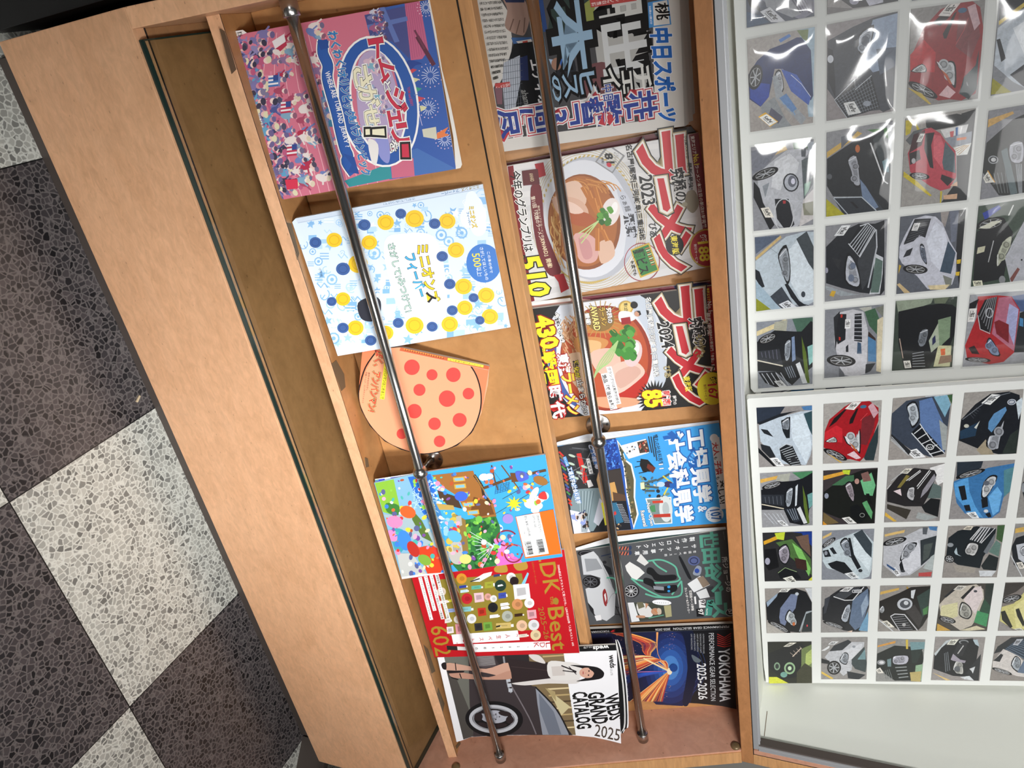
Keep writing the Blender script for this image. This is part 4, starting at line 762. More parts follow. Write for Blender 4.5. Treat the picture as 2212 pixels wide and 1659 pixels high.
for a, b in (((730, 490), (860, 720)), ((780, 520), (850, 700)), ((830, 490), (880, 660)), ((850, 640), (880, 850)), ((850, 820), (850, 1000)), ((890, 830), (930, 920)), ((820, 580), (850, 690))): A.line([a, b], 36, 'b46c2c'); A.line([(a[0] + 10, a[1]), (b[0] + 10, b[1])], 8, 'cf8c44')
for k in range(16): x, y = 905 + g.uniform(-55, 55), 720 + g.uniform(-60, 60); A.poly([(x - 24, y - 10), (x + 6, y - 24), (x + 26, y + 4), (x, y + 24)], g.choice(('3f7a2c', '2d5f22', '5c9a3c')), True)
for k in range(3): A.line([(700 + 10 * k, 860 + 40 * k), (860, 760)], 9, 'bcd08a')
A.text3('らぁ麺', (1025, 565), (1075, 690), (1070, 555), '4a4a50', 0.01); A.text3('飛鶏', (1055, 710), (1085, 905), (1140, 700), '33333a', 0.02)
for p_, t in (([(940, 160), (1062, 245), (968, 378), (838, 292)], 0),): A.line(p_ + [p_[0]], 14, '8a8a8c')
A.text3('81', (905, 228), (925, 305), (965, 224), K, 0.03); A.text3('ニュー', (1000, 222), (1004, 265), (1016, 220), K); A.text3('オープン店', (978, 215), (986, 300), (996, 212), K); A.ell(942, 316, 22, 18, 'c0283c', 30, 8); A.text3('掲載!', (878, 262), (884, 310), (898, 258), K)
A.poly([(135, 330), (180, 322), (250, 900), (350, 1400), (280, 1420)], '7a141c')
A.text3('今年のグランプリは', (150, 372), (268, 1012), (232, 360), K, 0.02, [(0.075, W)]); A.text3('510', (215, 1062), (310, 1365), (385, 1040), 'f2e320', 0.04, [(0.085, K)])
A.poly([(320, 500), (400, 488), (430, 800), (500, 1000), (560, 1170), (470, 1195), (390, 1050), (340, 800)], '6b1a22', True); A.poly([(350, 310), (420, 296), (440, 400), (380, 420)], 'a82028'); A.poly([(500, 1195), (580, 1180), (625, 1300), (560, 1335), (540, 1250)], 'a82028')
A.poly([(248, 365), (375, 348), (392, 468), (260, 482)], '5a1a20'); A.text3('AWARD', (305, 385), (318, 450), (335, 380), 'd8c6a0')
for t, bl, br, tl, c in (('第11回『究極のラーメン', (318, 570), (385, 905), (352, 562), 'e8dcc8'), ('AWARD』開催!', (388, 905), (458, 1138), (428, 895), 'e8d8b0'), ('東海エリアのラーメン店が選んだ', (372, 640), (425, 990), (388, 636), 'd8c6b0')): A.text3(t, bl, br, tl, c, 0.015)
A.poly([(1578, 78), (1660, 60), (1800, 1120), (1690, 835), (1640, 500)], '7c1824')
A.text3('東海エリア', (1590, 90), (1610, 232), (1622, 84), W, 0.02); A.text3('No.1', (1612, 238), (1620, 318), (1652, 232), 'f0e040', 0.03); A.text3('ラーメン本!注目の新店81軒掲載', (1625, 322), (1690, 820), (1656, 316), W, 0.015)
ramen_title(A, 0, 0, 1.0, K)
A.text3('2023', (1182, 410), (1212, 640), (1282, 392), K, 0.03, [(0.06, W)]); A.text3('名古屋|尾張|三河|岐阜|三重|浜松', (1066, 158), (1182, 918), (1122, 148), K, 0.02); A.text3('ぴあ', (1256, 785), (1270, 895), (1318, 778), '3a3a3c', 0.03)
A.ell(1465, 958, 72, 82, K, 0, 24); A.text3('東海版', (1430, 885), (1450, 1030), (1484, 878), 'f0e040', 0.02)
A.ell(1720, 980, 140, 155, 'b89a3c', 0, 30); A.ell(1720, 980, 128, 142, 'a8161e', 0, 30); A.text3('超', (1668, 872), (1674, 930), (1716, 868), W, 0.03); A.text3('188', (1650, 935), (1668, 1085), (1728, 925), 'f0e040', 0.03); A.text3('割引サービス', (1618, 950), (1632, 1100), (1640, 946), W, 0.01)
A.ring(1205, 1090, 140, 150, 6, '9a2a38', 0, n=40); A.poly([(1112, 992), (1262, 935), (1342, 1155), (1192, 1216)], 'c8a83a'); A.poly([(1125, 1000), (1255, 950), (1328, 1150), (1200, 1200)], '2f7a38'); A.text3('麺ビス', (1130, 1005), (1185, 1190), (1215, 975), K, 0.02); A.text3('何度でも', (1112, 1085), (1140, 1200), (1140, 1078), K, 0.02)
for k in range(9): A.line([(1230 + 6 * k, 985 + 16 * k), (1260 + 6 * k, 975 + 16 * k)], 6, ('d8503a', 'e8e0c0')[k % 2])
A.poly([(1560, 540), (1620, 520), (1660, 620), (1610, 700), (1550, 640)], '8f8672', True); A.ell(1545, 630, 22, 18, 'a8a08a')
A.build('front_cover', root)
def behind(label, view, outline, Y, col, bits=(), thick=0.006):
    B = Art((0, Y + 0.02, -0.609), lean(TH)); B.view = view; px = [B.img(p) for p in outline]; q = [B.raw(*p) for p in px]; z = min(k[2] for k in q)
    r_ = empty('magazine', U(float(np.mean([k[0] for k in q])), Y, z), label, 'magazine', SHELF2); B.view = (0, 0, 1); slab('pages', px, B, thick, M['paper'], r_)
    B.view = view; B.z = 3; B.poly(outline, col)
    for pts, c in bits: B.poly(pts, c)
    B.build('front_cover', r_)
behind('maroon magazine edge showing behind the silver ramen guide dated 2023', V, [(60, 318), (1580, 12), (1640, 60), (1640, 300), (200, 700)], 1.312, '5c1a20', [([(1300, 66), (1595, 10), (1640, 60), (1320, 90)], '2a2526'), ([(1310, 62), (1430, 40), (1434, 52), (1314, 74)], '8a8684'), ([(1450, 36), (1560, 16), (1566, 30), (1456, 50)], '6d6866')])
# ---- ramen guide, black
V = (1080, 600, 3.687)
root, A = book('magazine', 'black ramen guide magazine with parsley on red soup, dated 2024', 'magazine', P2, TH,
    [(150, 262), (1690, 64), (1790, 1000), (420, 1122), (330, 1122)], 0.008, V, '151312', SHELF2)
A.ell(850, 590, 480, 560, 'd6dbe4', -8, 44); A.poly([(380, 560), (460, 480), (480, 740), (620, 1020), (480, 930), (400, 760)], '3d5a9a', True); A.ell(860, 620, 410, 500, 'dcdde2', -8, 44); A.poly([(1000, 150), (1180, 180), (1260, 400), (1330, 760), (1240, 900), (1200, 500)], 'c3ccd8', True)
A.ell(845, 640, 365, 420, '94341c', -6, 44); A.ell(835, 640, 345, 400, 'b8502a', -6, 44); A.poly([(1000, 760), (1140, 740), (1180, 820), (1080, 950), (950, 960)], 'b92a1c', True)
for k in range(60):
    x, y = 500 + g.uniform(0, 130), 420 + g.uniform(-90, 260); A.line([(x, y - 40), (x + g.uniform(-30, 60), y + 20), (x + g.uniform(0, 70), y + 90)], 9, g.choice(('c99468', 'a86e44', 'dcb088')), True)
A.poly([(650, 290), (900, 300), (1090, 400), (1095, 460), (900, 440), (690, 430)], 'b0662e'); A.poly([(640, 350), (900, 340), (1080, 420), (1060, 440), (700, 440)], 'c27c3c')
A.poly([(600, 480), (760, 470), (860, 500), (830, 560), (700, 640), (610, 580)], 'c98a4c', True); A.poly([(660, 500), (800, 510), (780, 590), (680, 580)], 'dfb27c', True)
A.poly([(720, 600), (880, 560), (960, 640), (930, 780), (780, 750)], 'dcb8a6', True); A.poly([(900, 700), (1060, 660), (1150, 730), (1120, 800), (950, 920), (880, 860)], 'e0c0b0', True); A.poly([(920, 760), (1060, 700), (1120, 760), (960, 880)], 'd2a898', True)
A.ell(1060, 600, 70, 110, 'dcc4c4', 14, 24); A.ell(1075, 570, 34, 60, 'efe2e2', 14); A.poly([(780, 950), (1080, 960), (1090, 1010), (900, 1040), (760, 1010)], 'd9a07c', True); A.poly([(500, 640), (660, 600), (720, 800), (760, 1000), (640, 900), (560, 800)], 'd0ae90', True)
for k in range(30): x, y = 985 + g.uniform(-90, 80), 510 + g.uniform(-110, 120); A.poly([(x - 34, y - 12), (x + 4, y - 34), (x + 36, y + 4), (x + 4, y + 32)], g.choice(('3f8a34', '2d6a28', '57a044')), True)
for k in range(5): A.line([(740 + 10 * k, 820 - 24 * k), (800 + 20 * k, 660), (940, 500)], 9, 'a8c884', True)
for k in range(24): t = k * math.pi / 12; A.line([(800, 330), (800 + 170 * math.cos(t), 330 + 150 * math.sin(t))], 6, 'b8934a')
A.ell(800, 330, 110, 95, '8a6a34', 0, 20)
for t, bl, br, tl, c in (('開催!', (668, 285), (690, 372), (708, 280), W), ('AWARD', (715, 225), (752, 418), (765, 218), 'f0d880'), ('ラーメン', (788, 238), (812, 382), (832, 230), 'e0b84a'), ('究極の', (845, 240), (860, 360), (886, 234), W)): A.text3(t, bl, br, tl, c, 0.03, [(0.09, K)])
A.ell(1003, 235, 58, 55, 'c8a24a', 0, 24); A.ell(1003, 235, 46, 44, 'e2c878', 0, 20); A.text3('第12回', (985, 200), (990, 272), (1014, 196), K, 0.02); A.ell(1068, 215, 30, 28, K, 0, 16)
A.poly([(950, 270), (1040, 270), (1075, 330), (960, 350)], 'e2e4e6', True); A.ell(1095, 285, 26, 22, 'c9987c', 0, 14); A.poly([(1085, 262), (1115, 262), (1125, 290), (1105, 300), (1108, 280)], '1a1616'); A.poly([(962, 320), (1035, 308), (1045, 362), (970, 370)], '9a1c24')
A.text3('430', (270, 320), (338, 568), (402, 290), 'f2e320', 0.05, [(0.10, '8a1410')]); A.text3('戦国', (330, 600), (375, 860), (432, 585), 'f2e320', 0.04, [(0.10, 'b81c1c')]); A.text3('時代', (380, 872), (425, 1120), (482, 855), 'f0eeee', 0.04, [(0.10, 'b81c1c')]); A.text3('店', (335, 562), (340, 590), (360, 558), 'f2e320', 0.03)
A.text3('今食べるべき', (425, 285), (480, 520), (468, 275), W, 0.03, [(0.10, K)]); A.text3('東海', (455, 612), (485, 760), (540, 600), 'f0eeee', 0.04, [(0.10, 'a81c1c')]); A.text3('ラーメン', (490, 770), (545, 1092), (585, 755), 'f6d84a', 0.04, [(0.09, 'a81c1c')]); A.text3('進化が', (582, 665), (600, 800), (622, 655), 'f2e23a', 0.03, [(0.1, K)]); A.text3('止まらない!', (610, 815), (660, 1088), (655, 805), W, 0.03, [(0.1, K)])
A.poly([(802, 765), (856, 755), (935, 1040), (880, 1052)], 'f0f0f0'); A.poly([(845, 708), (888, 702), (966, 1000), (924, 1008)], 'f0f0f0'); A.text3('絶品「醤油らぁ麺」', (812, 775), (882, 1042), (846, 766), K, 0.015); A.text3('グランプリは東海が誇る', (856, 715), (930, 1000), (880, 710), K, 0.01)
A.poly([(1235 + (150 if k % 2 else 100) * math.cos(k * math.pi / 30), 960 + (150 if k % 2 else 96) * math.sin(k * math.pi / 30)) for k in range(60)], K)
A.text3('85', (1130, 905), (1168, 1030), (1280, 890), 'f2e320', 0.05, [(0.09, '8a1410')]); A.text3('新店', (1288, 905), (1302, 1018), (1352, 895), 'e8524a', 0.02, [(0.08, W)]); A.text3('掲載の', (1372, 938), (1380, 1010), (1402, 934), W, 0.02)
A.poly([(1628, 76), (1700, 66), (1760, 740), (1690, 748)], '9a1420'); A.text3('東海エリア', (1640, 84), (1652, 186), (1666, 80), 'f0e040', 0.02); A.text3('No.1', (1646, 192), (1656, 268), (1682, 188), W, 0.02); A.text3('ラーメン本!AWARD新部門「辛旨」登場', (1656, 272), (1688, 738), (1682, 268), W, 0.015)
ramen_title(A, 75, 10, 0.85, '151312')
A.text3('2024', (1250, 360), (1292, 560), (1342, 345), K, 0.03, [(0.07, W)]); A.text3('名古屋|尾張|三河|岐阜|三重|浜松', (1150, 160), (1222, 792), (1202, 150), W, 0.02, [(0.06, K)]); A.text3('ぴあ', (1300, 705), (1312, 795), (1356, 698), 'a89868', 0.03)
A.text3('東海版', (1455, 788), (1478, 905), (1510, 780), 'f0e040', 0.02); A.ell(1690, 880, 120, 130, 'dccb2c', 0, 30); A.text3('超', (1672, 788), (1680, 848), (1722, 782), '1a1a1a', 0.03); A.text3('167', (1655, 850), (1668, 965), (1722, 842), 'c02030', 0.03); A.text3('割引サービス', (1620, 850), (1632, 972), (1642, 846), '7a1a1a', 0.01)
for k in range(12): t = k * .5; A.ell(1590 + 34 * math.cos(t), 545 + 84 * math.sin(t), 16, 7, '8f8452', k * 30, 7)
A.text3('RAMEN AWARD', (1582, 500), (1600, 600), (1612, 496), 'b0a068', 0.01)
A.build('front_cover', root)
behind('maroon and salmon magazine edge showing behind the black ramen guide dated 2024', V, [(160, 215), (1675, 28), (1690, 70), (1690, 300), (300, 600)], 1.312, '6b1a2c', [([(160, 205), (580, 165), (720, 172), (725, 215), (260, 250)], 'd9a79a'), ([(160, 200), (560, 160), (565, 185), (160, 232)], 'e6e0dc'), ([(500, 225), (560, 218), (560, 236), (500, 244)], '26181a'), ([(1380, 66), (1640, 36), (1690, 60), (1400, 96)], '3b3f6a')])
# ---- blue factory-visit guide
V = (1180, 880, 4.608)
root, A = book('magazine', 'sky blue factory visit guide with large white lettering and photo collage', 'magazine', P2, TH,
    [(60, 392), (200, 372), (690, 305), (1720, 152), (1850, 1145), (277, 1258), (220, 1262)], 0.010, V, '3f9fe4', SHELF2)
A.poly([(60, 400), (200, 372), (690, 305), (860, 1215), (277, 1258), (220, 1262)], '26282b')
A.poly([(150, 385), (380, 350), (520, 800), (280, 820), (200, 560)], '2c2d30'); A.poly([(300, 460), (345, 455), (420, 740), (370, 760)], 'c8322c'); A.poly([(400, 730), (440, 720), (470, 780), (420, 800)], 'd8d6d6')
for k in range(20): A.line([(180 + g.uniform(0, 280), 380 + g.uniform(0, 360)), (240 + g.uniform(0, 280), 400 + g.uniform(0, 380))], 6, g.choice(('4a4c50', '6d7076', '8a8c90', '1a1a1c')))
for (x, y) in ((250, 560), (330, 650), (380, 590), (290, 700), (255, 480)): A.ell(x, y, 36, 12, 'b8cbb8', 20, 12)
A.poly([(280, 815), (520, 800), (600, 1010), (470, 1230), (277, 1258), (235, 960)], '7f9298'); A.poly([(235, 1020), (330, 1040), (440, 1240), (277, 1258)], 'dcdde6'); A.poly([(470, 1140), (530, 900), (620, 1010), (520, 1180)], 'c8ccd8')
for k in range(10): A.line([(330 + 16 * k, 830), (350 + 6 * k, 1240)], 5, ('aebec4', '5d7078')[k % 2])
crowd(A, [(250, 1060), (380, 1060), (420, 1180), (300, 1180)], 9, 26, ['8fa0d8', '3a4a78', '2a2a30', 'c8c8cc'], ['d8b8a0'], ['2a2422', '3a302c'], 15)
A.poly([(520, 640), (560, 760), (620, 1010), (560, 960), (500, 720)], 'c8a070'); A.poly([(545, 950), (565, 945), (610, 1165), (585, 1175)], 'd8d03a')
A.poly([(560, 330), (685, 312), (760, 600), (560, 635)], '1c3f92'); blobs(A, [(570, 335), (685, 318), (740, 600), (600, 620)], 80, 5, 16, ['2f6ad0', '5a94e6', '14307a', '0e2260', '3f7fdc'], 7)
A.poly([(590, 630), (740, 615), (800, 900), (650, 940)], '3a3330'); A.poly([(600, 760), (680, 740), (720, 900), (650, 935)], 'c89a5a'); A.poly([(660, 840), (780, 870), (800, 930), (670, 930)], '5a4230')
A.poly([(650, 945), (790, 930), (850, 1215), (700, 1225)], '1a1c24'); A.poly([(650, 950), (700, 945), (770, 1140), (700, 1160)], '2f6a8a')
for i in range(12):
    for j in range(5): A.ell(705 + 14 * i * .5 + 12 * j, 965 + 16 * i, 4, 4, 'd8dce2', n=6)
A.poly([(660, 1050), (690, 1030), (700, 1060), (670, 1080)], 'c8342c'); blobs(A, [(690, 1160), (740, 1150), (760, 1200), (700, 1210)], 8, 8, 14, ['8a6a50', 'c8a880', '2a2a2a'], 8)
A.poly([(685, 310), (705, 318), (790, 560), (800, 900), (870, 1200), (845, 1215), (740, 600)], '2558b0'); A.poly([(700, 318), (740, 370), (790, 520), (850, 560), (890, 720), (885, 900), (920, 1060), (870, 1210), (800, 880), (770, 600)], W); A.poly([(712, 340), (745, 400), (785, 530), (840, 580), (872, 720), (870, 890), (902, 1060), (868, 1180), (815, 880), (780, 600)], '5a543c')
blobs(A, [(720, 360), (760, 400), (890, 1100), (850, 1120)], 60, 6, 16, ['7a6a44', '3f4436', '9a8a60', '4a5a3a', '2f3430'], 10)
A.poly([(735, 380), (990, 310), (1020, 450), (820, 510)], 'dfe4e8'); A.poly([(905, 345), (1000, 320), (1030, 440), (930, 455)], '4a3a30'); blobs(A, [(905, 350), (1000, 325), (1025, 440), (935, 450)], 22, 7, 14, ['c83a2c', '2a2422', 'd8b090', '8a3a2a'], 13); blobs(A, [(770, 400), (890, 370), (910, 450), (800, 480)], 9, 6, 12, ['3a302c', '8fa0b8', 'c8b8a8'], 14)
A.poly([(940, 510), (1010, 520), (1085, 600), (1040, 640), (960, 640), (930, 570)], '171517'); A.poly([(1010, 560), (1090, 600), (1060, 655), (1000, 600)], '6b2f22'); A.line([(880, 595), (950, 580)], 9, K); A.line([(920, 655), (1000, 640)], 9, K); A.line([(900, 540), (960, 535)], 9, K)
blobs(A, [(940, 690), (1060, 700), (1240, 900), (960, 880)], 34, 8, 26, ['3a4a50', '6f8a7a', '2a2a30', 'c8c8b0', '4a6a80', '8a9a4a'], 16)
for a, b in (((960, 760), (1100, 720)), ((960, 780), (1120, 800)), ((980, 830), (1080, 830)), ((1100, 730), (1230, 660))): A.line([a, b], 22, '4a5a60')
A.line([(1160, 680), (1260, 760)], 14, 'd8c83a'); A.line([(1170, 870), (1220, 780)], 14, 'd8c83a'); A.ell(1215, 765, 46, 32, '3a2f5a'); A.ell(1140, 765, 40, 26, 'b8d0e8'); A.poly([(935, 750), (975, 745), (980, 810), (940, 815)], 'd8dcb8')
A.poly([(985, 905), (1245, 890), (1255, 1155), (1075, 1165)], 'e4e8ea'); A.poly([(1000, 915), (1235, 902), (1243, 1145), (1080, 1155)], '7a8a8a'); A.ell(1190, 1010, 66, 130, 'cfd6d6', -4, 24); A.ell(1190, 1010, 34, 70, 'aeb8ba', -4, 18); A.poly([(1055, 930), (1160, 925), (1165, 950), (1060, 955)], 'c8402c'); A.poly([(1065, 1065), (1235, 1055), (1238, 1090), (1070, 1095)], 'b8382a'); A.poly([(1020, 980), (1080, 970), (1090, 1040), (1050, 1040)], '4a8a5a')
A.text3('New Open', (985, 958), (1030, 1180), (1030, 948), W, 0.02, [(0.07, '1a2a4a')]); A.text3('Renewal', (935, 1030), (968, 1185), (975, 1022), W, 0.02, [(0.07, '1a2a4a')])
A.text3('憧れの社会科見学', (1065, 275), (1125, 575), (1108, 265), K, 0.015); A.text3('11', (1120, 565), (1128, 615), (1160, 560), 'e4eef6', 0.02, [(0.06, '2a5a9a')])
for j in range(3): A.line([(1018 + 24 * j, 285 + 2 * j), (1050 + 26 * j, 450 + 40 * j)], 12, '2a3a4a')
A.text3('ご当地企業の', (420, 378), (490, 610), (462, 372), '2f6ab0', 0.02, [(0.09, W)]); A.poly([(395, 510), (430, 505), (468, 655), (430, 662)], 'f0f0f0'); A.text3('工場見学', (398, 515), (436, 655), (426, 510), K, 0.01)
for k in range(15): A.line([(126 + 7 * k, 440 + 36 * k), (172 + 6 * k, 486 + 35 * k)], 17, ('c8322c', '8a6a3a', '3a5a9a', '7a3a7a', '4a8a4a', '2a3a6a', 'c84a2a')[k % 7])
A.text3('工場見学&社会科見学', (205, 600), (300, 960), (255, 590), 'e6eef6', 0.02, [(0.09, '3a7fc8')]); A.line([(180, 490), (215, 585)], 34, '4a94d8'); A.text3('ジャンル別', (172, 495), (200, 580), (192, 490), W, 0.01)
big = [(0.10, '1f5fb0')]
A.text3('工場見学', (1392, 240), (1480, 950), (1570, 212), 'ecf1f6', 0.045, big); A.text3('社会科見学', (1175, 270), (1300, 1150), (1355, 235), 'ecf1f6', 0.045, big); A.text3('&', (1508, 985), (1518, 1040), (1590, 978), 'ecf1f6', 0.03, big)
A.line([(1680, 300), (1735, 720), (1775, 1010)], 84, 'f0f3f5', True); A.ell(1670, 305, 42, 42, 'f0f3f5'); A.text3('大人', (1648, 355), (1668, 480), (1706, 345), 'c83a38', 0.03); A.text3('も', (1668, 492), (1672, 520), (1700, 488), K, 0.02); A.text3('子供', (1672, 540), (1692, 670), (1736, 530), 'c83a38', 0.03); A.text3('も', (1690, 690), (1694, 720), (1724, 686), K, 0.02); A.text3('楽しい!', (1698, 735), (1725, 960), (1762, 725), K, 0.03)
A.ell(1675, 1065, 90, 78, 'e8eff5', 0, 26); A.text3('107', (1628, 1025), (1650, 1128), (1722, 1010), '2f6ab0', 0.03); A.text3('日本全国', (1725, 1035), (1735, 1115), (1745, 1030), '2f6ab0', 0.01); A.text3('スポット', (1600, 1030), (1612, 1105), (1618, 1025), '2f6ab0', 0.01)
A.build('front_cover', root)
B = Art((0, 1.323, -0.609), lean(TH)); B.view = V; B.z = 1
B.poly([(70, 400), (110, 345), (400, 268), (900, 220), (1300, 175), (1718, 128), (1722, 158), (1300, 220), (900, 276), (690, 312), (200, 378)], 'dfe1e4')
for k in range(4): B.line([(115 + 20 * k, 350 + 9 * k), (400, 274 + 9 * k), (900, 228 + 11 * k), (1718, 132 + 5 * k)], 3, 'b4bccc')
B.build('page_edges', root)
# ---- grey car-project magazine
V = (1180, 1120, 4.608)
root, A = book('magazine', 'grey car project magazine with a silver coupe and green roll cage', 'magazine', P2, TH,
    [(240, 330), (700, 268), (1790, 108), (1900, 975), (440, 1060), (380, 1064)], 0.010, V, '505255', SHELF2)
A.ell(395, 350, 82, 34, '16161a', 4, 22); A.ring(395, 350, 60, 22, 5, '6a6a70', 4)
A.poly([(345, 370), (470, 325), (520, 380), (570, 460), (620, 560), (690, 760), (680, 960), (600, 1020), (500, 980), (420, 860), (390, 700), (530, 640), (540, 590), (440, 560), (370, 560)], 'c2c5c9', False)
A.poly([(380, 400), (500, 400), (560, 500), (400, 530)], '8f9398'); A.poly([(560, 450), (640, 490), (660, 560), (620, 560)], '26282c'); A.ell(580, 435, 20, 16, '2a2a2e')
A.ell(450, 630, 88, 62, '131316', 6, 28); A.ring(440, 630, 66, 46, 6, '55575c', 6); 
for k in range(8): t = k * .785; A.line([(438, 630), (438 + 60 * math.cos(t), 630 + 42 * math.sin(t))], 6, '6a6c72')
A.poly([(560, 740), (585, 700), (610, 790), (600, 870), (575, 850)], '8a2a2c', True); A.poly([(575, 760), (590, 740), (600, 800), (590, 830)], 'd8d4d4'); A.poly([(480, 970), (540, 958), (552, 1010), (500, 1018)], 'e0e0e2'); A.poly([(410, 830), (470, 900), (480, 970), (440, 920)], '1e1f22')
A.line([(690, 870), (750, 1000)], 9, '1a1b1e'); A.line([(680, 950), (750, 960)], 8, '1a1b1e'); A.line([(690, 880), (740, 890)], 8, '1a1b1e'); A.line([(520, 380), (600, 560), (690, 740)], 4, '7d8186', True); A.line([(600, 860), (650, 760), (690, 740)], 4, '8a8d92', True)
GC = '62b096'
for p in ([(850, 600), (960, 620), (1060, 640), (1280, 630), (1335, 600)], [(845, 595), (950, 680), (1090, 755), (1190, 785), (1340, 760), (1345, 620)], [(1010, 425), (1110, 410), (1190, 425), (1285, 480), (1310, 560), (1335, 600)], [(1060, 420), (1110, 475), (1200, 530)], [(985, 750), (1090, 780), (1190, 785)], [(600, 590), (680, 600), (700, 700), (690, 745)], [(1250, 760), (1345, 620)]): A.line(p, 16, GC, True)
A.poly([(1010, 490), (1060, 495), (1130, 560), (1280, 560), (1280, 610), (1100, 620), (1050, 570), (1000, 540)], '17181b', True); A.poly([(980, 590), (1060, 610), (1110, 680), (1290, 660), (1280, 730), (1110, 740), (1050, 680), (970, 640)], '17181b', True); A.ell(1220, 680, 16, 14, '2f8fd0'); A.ell(1220, 722, 14, 12, '2f8fd0'); A.poly([(1065, 670), (1170, 680), (1172, 715), (1070, 705)], '8a8e96')
A.poly([(785, 470), (830, 430), (930, 490), (980, 540), (900, 610), (850, 590), (800, 520)], 'dcdcda'); A.poly([(900, 420), (940, 350), (1020, 440), (980, 470)], 'd2d2d0')
A.ell(850, 722, 76, 68, '1a1a1d', 0, 26); A.ring(845, 722, 62, 56, 8, 'a0a2a6')
for k in range(10): t = k * .628; A.line([(845, 722), (845 + 58 * math.cos(t), 722 + 52 * math.sin(t))], 6, 'c8cacc')
for (x, y) in ((780, 300), (780, 350)):
    for k in range(7): A.line([(x - 60 + 15 * k, y + 14), (x - 45 + 15 * k, y - 20)], 9, ('d86a4a', '3a2a2a')[k % 2])
    A.ell(x + 55, y - 10, 16, 22, '2a3a5a')
A.line([(545, 375), (690, 340)], 10, '22304a'); A.line([(625, 388), (700, 372)], 10, '22304a')
A.poly([(1320, 395), (1345, 390), (1440, 580), (1435, 610), (1400, 570)], '1a1c20', True); A.ell(1470, 420, 60, 48, '55608c', 0, 24); A.ring(1470, 420, 38, 30, 10, '2a3050'); A.poly([(1460, 540), (1500, 470), (1545, 490), (1530, 560), (1480, 565)], '8f98a8', True); A.ell(1500, 520, 24, 24, '2f4a9a')
A.poly([(1405, 650), (1530, 570), (1630, 660), (1470, 735)], 'e2e4e6'); A.poly([(1500, 590), (1560, 570), (1630, 655), (1560, 690)], '8a7a6a'); A.poly([(1490, 735), (1600, 690), (1690, 770), (1530, 800)], 'dcdee0'); A.poly([(1590, 690), (1660, 670), (1692, 770), (1630, 785)], '3a3a3e')
for t, bl, br, tl, c in (('97', (1535, 818), (1545, 872), (1576, 812), K), ('97', (1510, 905), (1520, 960), (1556, 900), W)):
    A.poly([(bl[0] - 18, bl[1] - 6), (tl[0] + 6, tl[1] - 6), (tl[0] + 10, br[1] + 14), (bl[0] - 12, br[1] + 18)], 'e8e8e8' if c == K else '17181b'); A.text3(t, bl, br, tl, c, 0.03)
A.poly([(1600, 815), (1668, 806), (1645, 965), (1574, 968)], '4a9a8a'); A.text3('97', (1612, 822), (1612, 890), (1660, 815), K, 0.03); A.text3('Racing', (1588, 900), (1590, 960), (1608, 896), W, 0.01)
A.poly([(810, 838), (1160, 830), (1250, 980), (850, 1032)], '3f443c'); A.poly([(810, 838), (870, 835), (930, 1020), (850, 1032)], 'dcdee0'); A.poly([(900, 850), (980, 845), (1060, 920), (1040, 980), (930, 960)], 'd6d6d4', True); A.poly([(900, 835), (960, 830), (980, 880), (920, 900)], '6d6a54'); A.ell(1085, 925, 42, 34, 'b98a6c', 0, 18); A.poly([(1105, 895), (1140, 900), (1145, 945), (1110, 955)], 'c8b8a4', True); A.line([(1070, 905), (1110, 940)], 6, 'c87a3a'); A.poly([(985, 840), (1020, 850), (990, 900)], 'b98a6c'); A.poly([(905, 965), (980, 968), (975, 990), (900, 985)], 'b98a6c', True); A.poly([(1170, 870), (1240, 860), (1250, 975), (1190, 985)], 'a8a27a'); A.line([(1020, 990), (1170, 960)], 8, GC)
A.ell(1150, 835, 95, 27, 'eceef0', 4, 24); A.text3('・・・・・・・', (1215, 835), (1080, 832), (1215, 845), K)
A.text3('カレンダー&ステッカー', (1375, 690), (1410, 945), (1400, 686), W, 0.015); A.text3('世田谷ベース特製', (1420, 716), (1445, 918), (1448, 712), W, 0.015); A.poly([(1470, 778), (1488, 775), (1496, 850), (1478, 853)], 'e8e8e8')
TG = '5aa08c'
for t, a, b in (('世', (1530, 150), (1712, 275)), ('田', (1552, 310), (1728, 430)), ('谷', (1580, 460), (1745, 590)), ('ベ', (1640, 590), (1760, 720)), ('ー', (1690, 735), (1735, 850)), ('ス', (1650, 840), (1800, 970))): A.text(t, a, b, TG, 0.045)
A.text3('所ジョージの', (1745, 385), (1790, 732), (1800, 375), 'e0e2e2', 0.02); A.ell(1830, 935, 46, 36, '26282a', 0, 20); A.ring(1830, 935, 42, 33, 4, 'e0e2e2'); A.text3('57', (1812, 912), (1818, 955), (1850, 908), 'e8e8e8', 0.02)
A.chars('製作プロジェクト', (1452, 205), (920, 285), 0.0135, 0.0135, 'e6e8e8', 0.02); A.chars('サーキット専用車', (1468, 275), (905, 345), 0.0135, 0.0135, 'e6e8e8', 0.02); A.chars('世田谷ベース的', (1478, 330), (1190, 365), 0.0075, 0.0075, 'e6e8e8', 0.015)
A.text3('NEKO MOOK', (1758, 130), (1772, 215), (1766, 128), 'a8aaac')
A.build('front_cover', root)
B = Art((0, 1.323, -0.609), lean(TH)); B.view = V; B.z = 1
B.poly([(230, 340), (300, 290), (640, 185), (1100, 130), (1500, 100), (1785, 84), (1792, 112), (1300, 195), (700, 274), (300, 335)], 'e0e2e4'); B.poly([(300, 318), (660, 240), (1100, 182), (1500, 138), (1790, 104), (1792, 112), (1300, 195), (700, 274), (310, 330)], '1d3a3a')
B.build('page_edges', root)
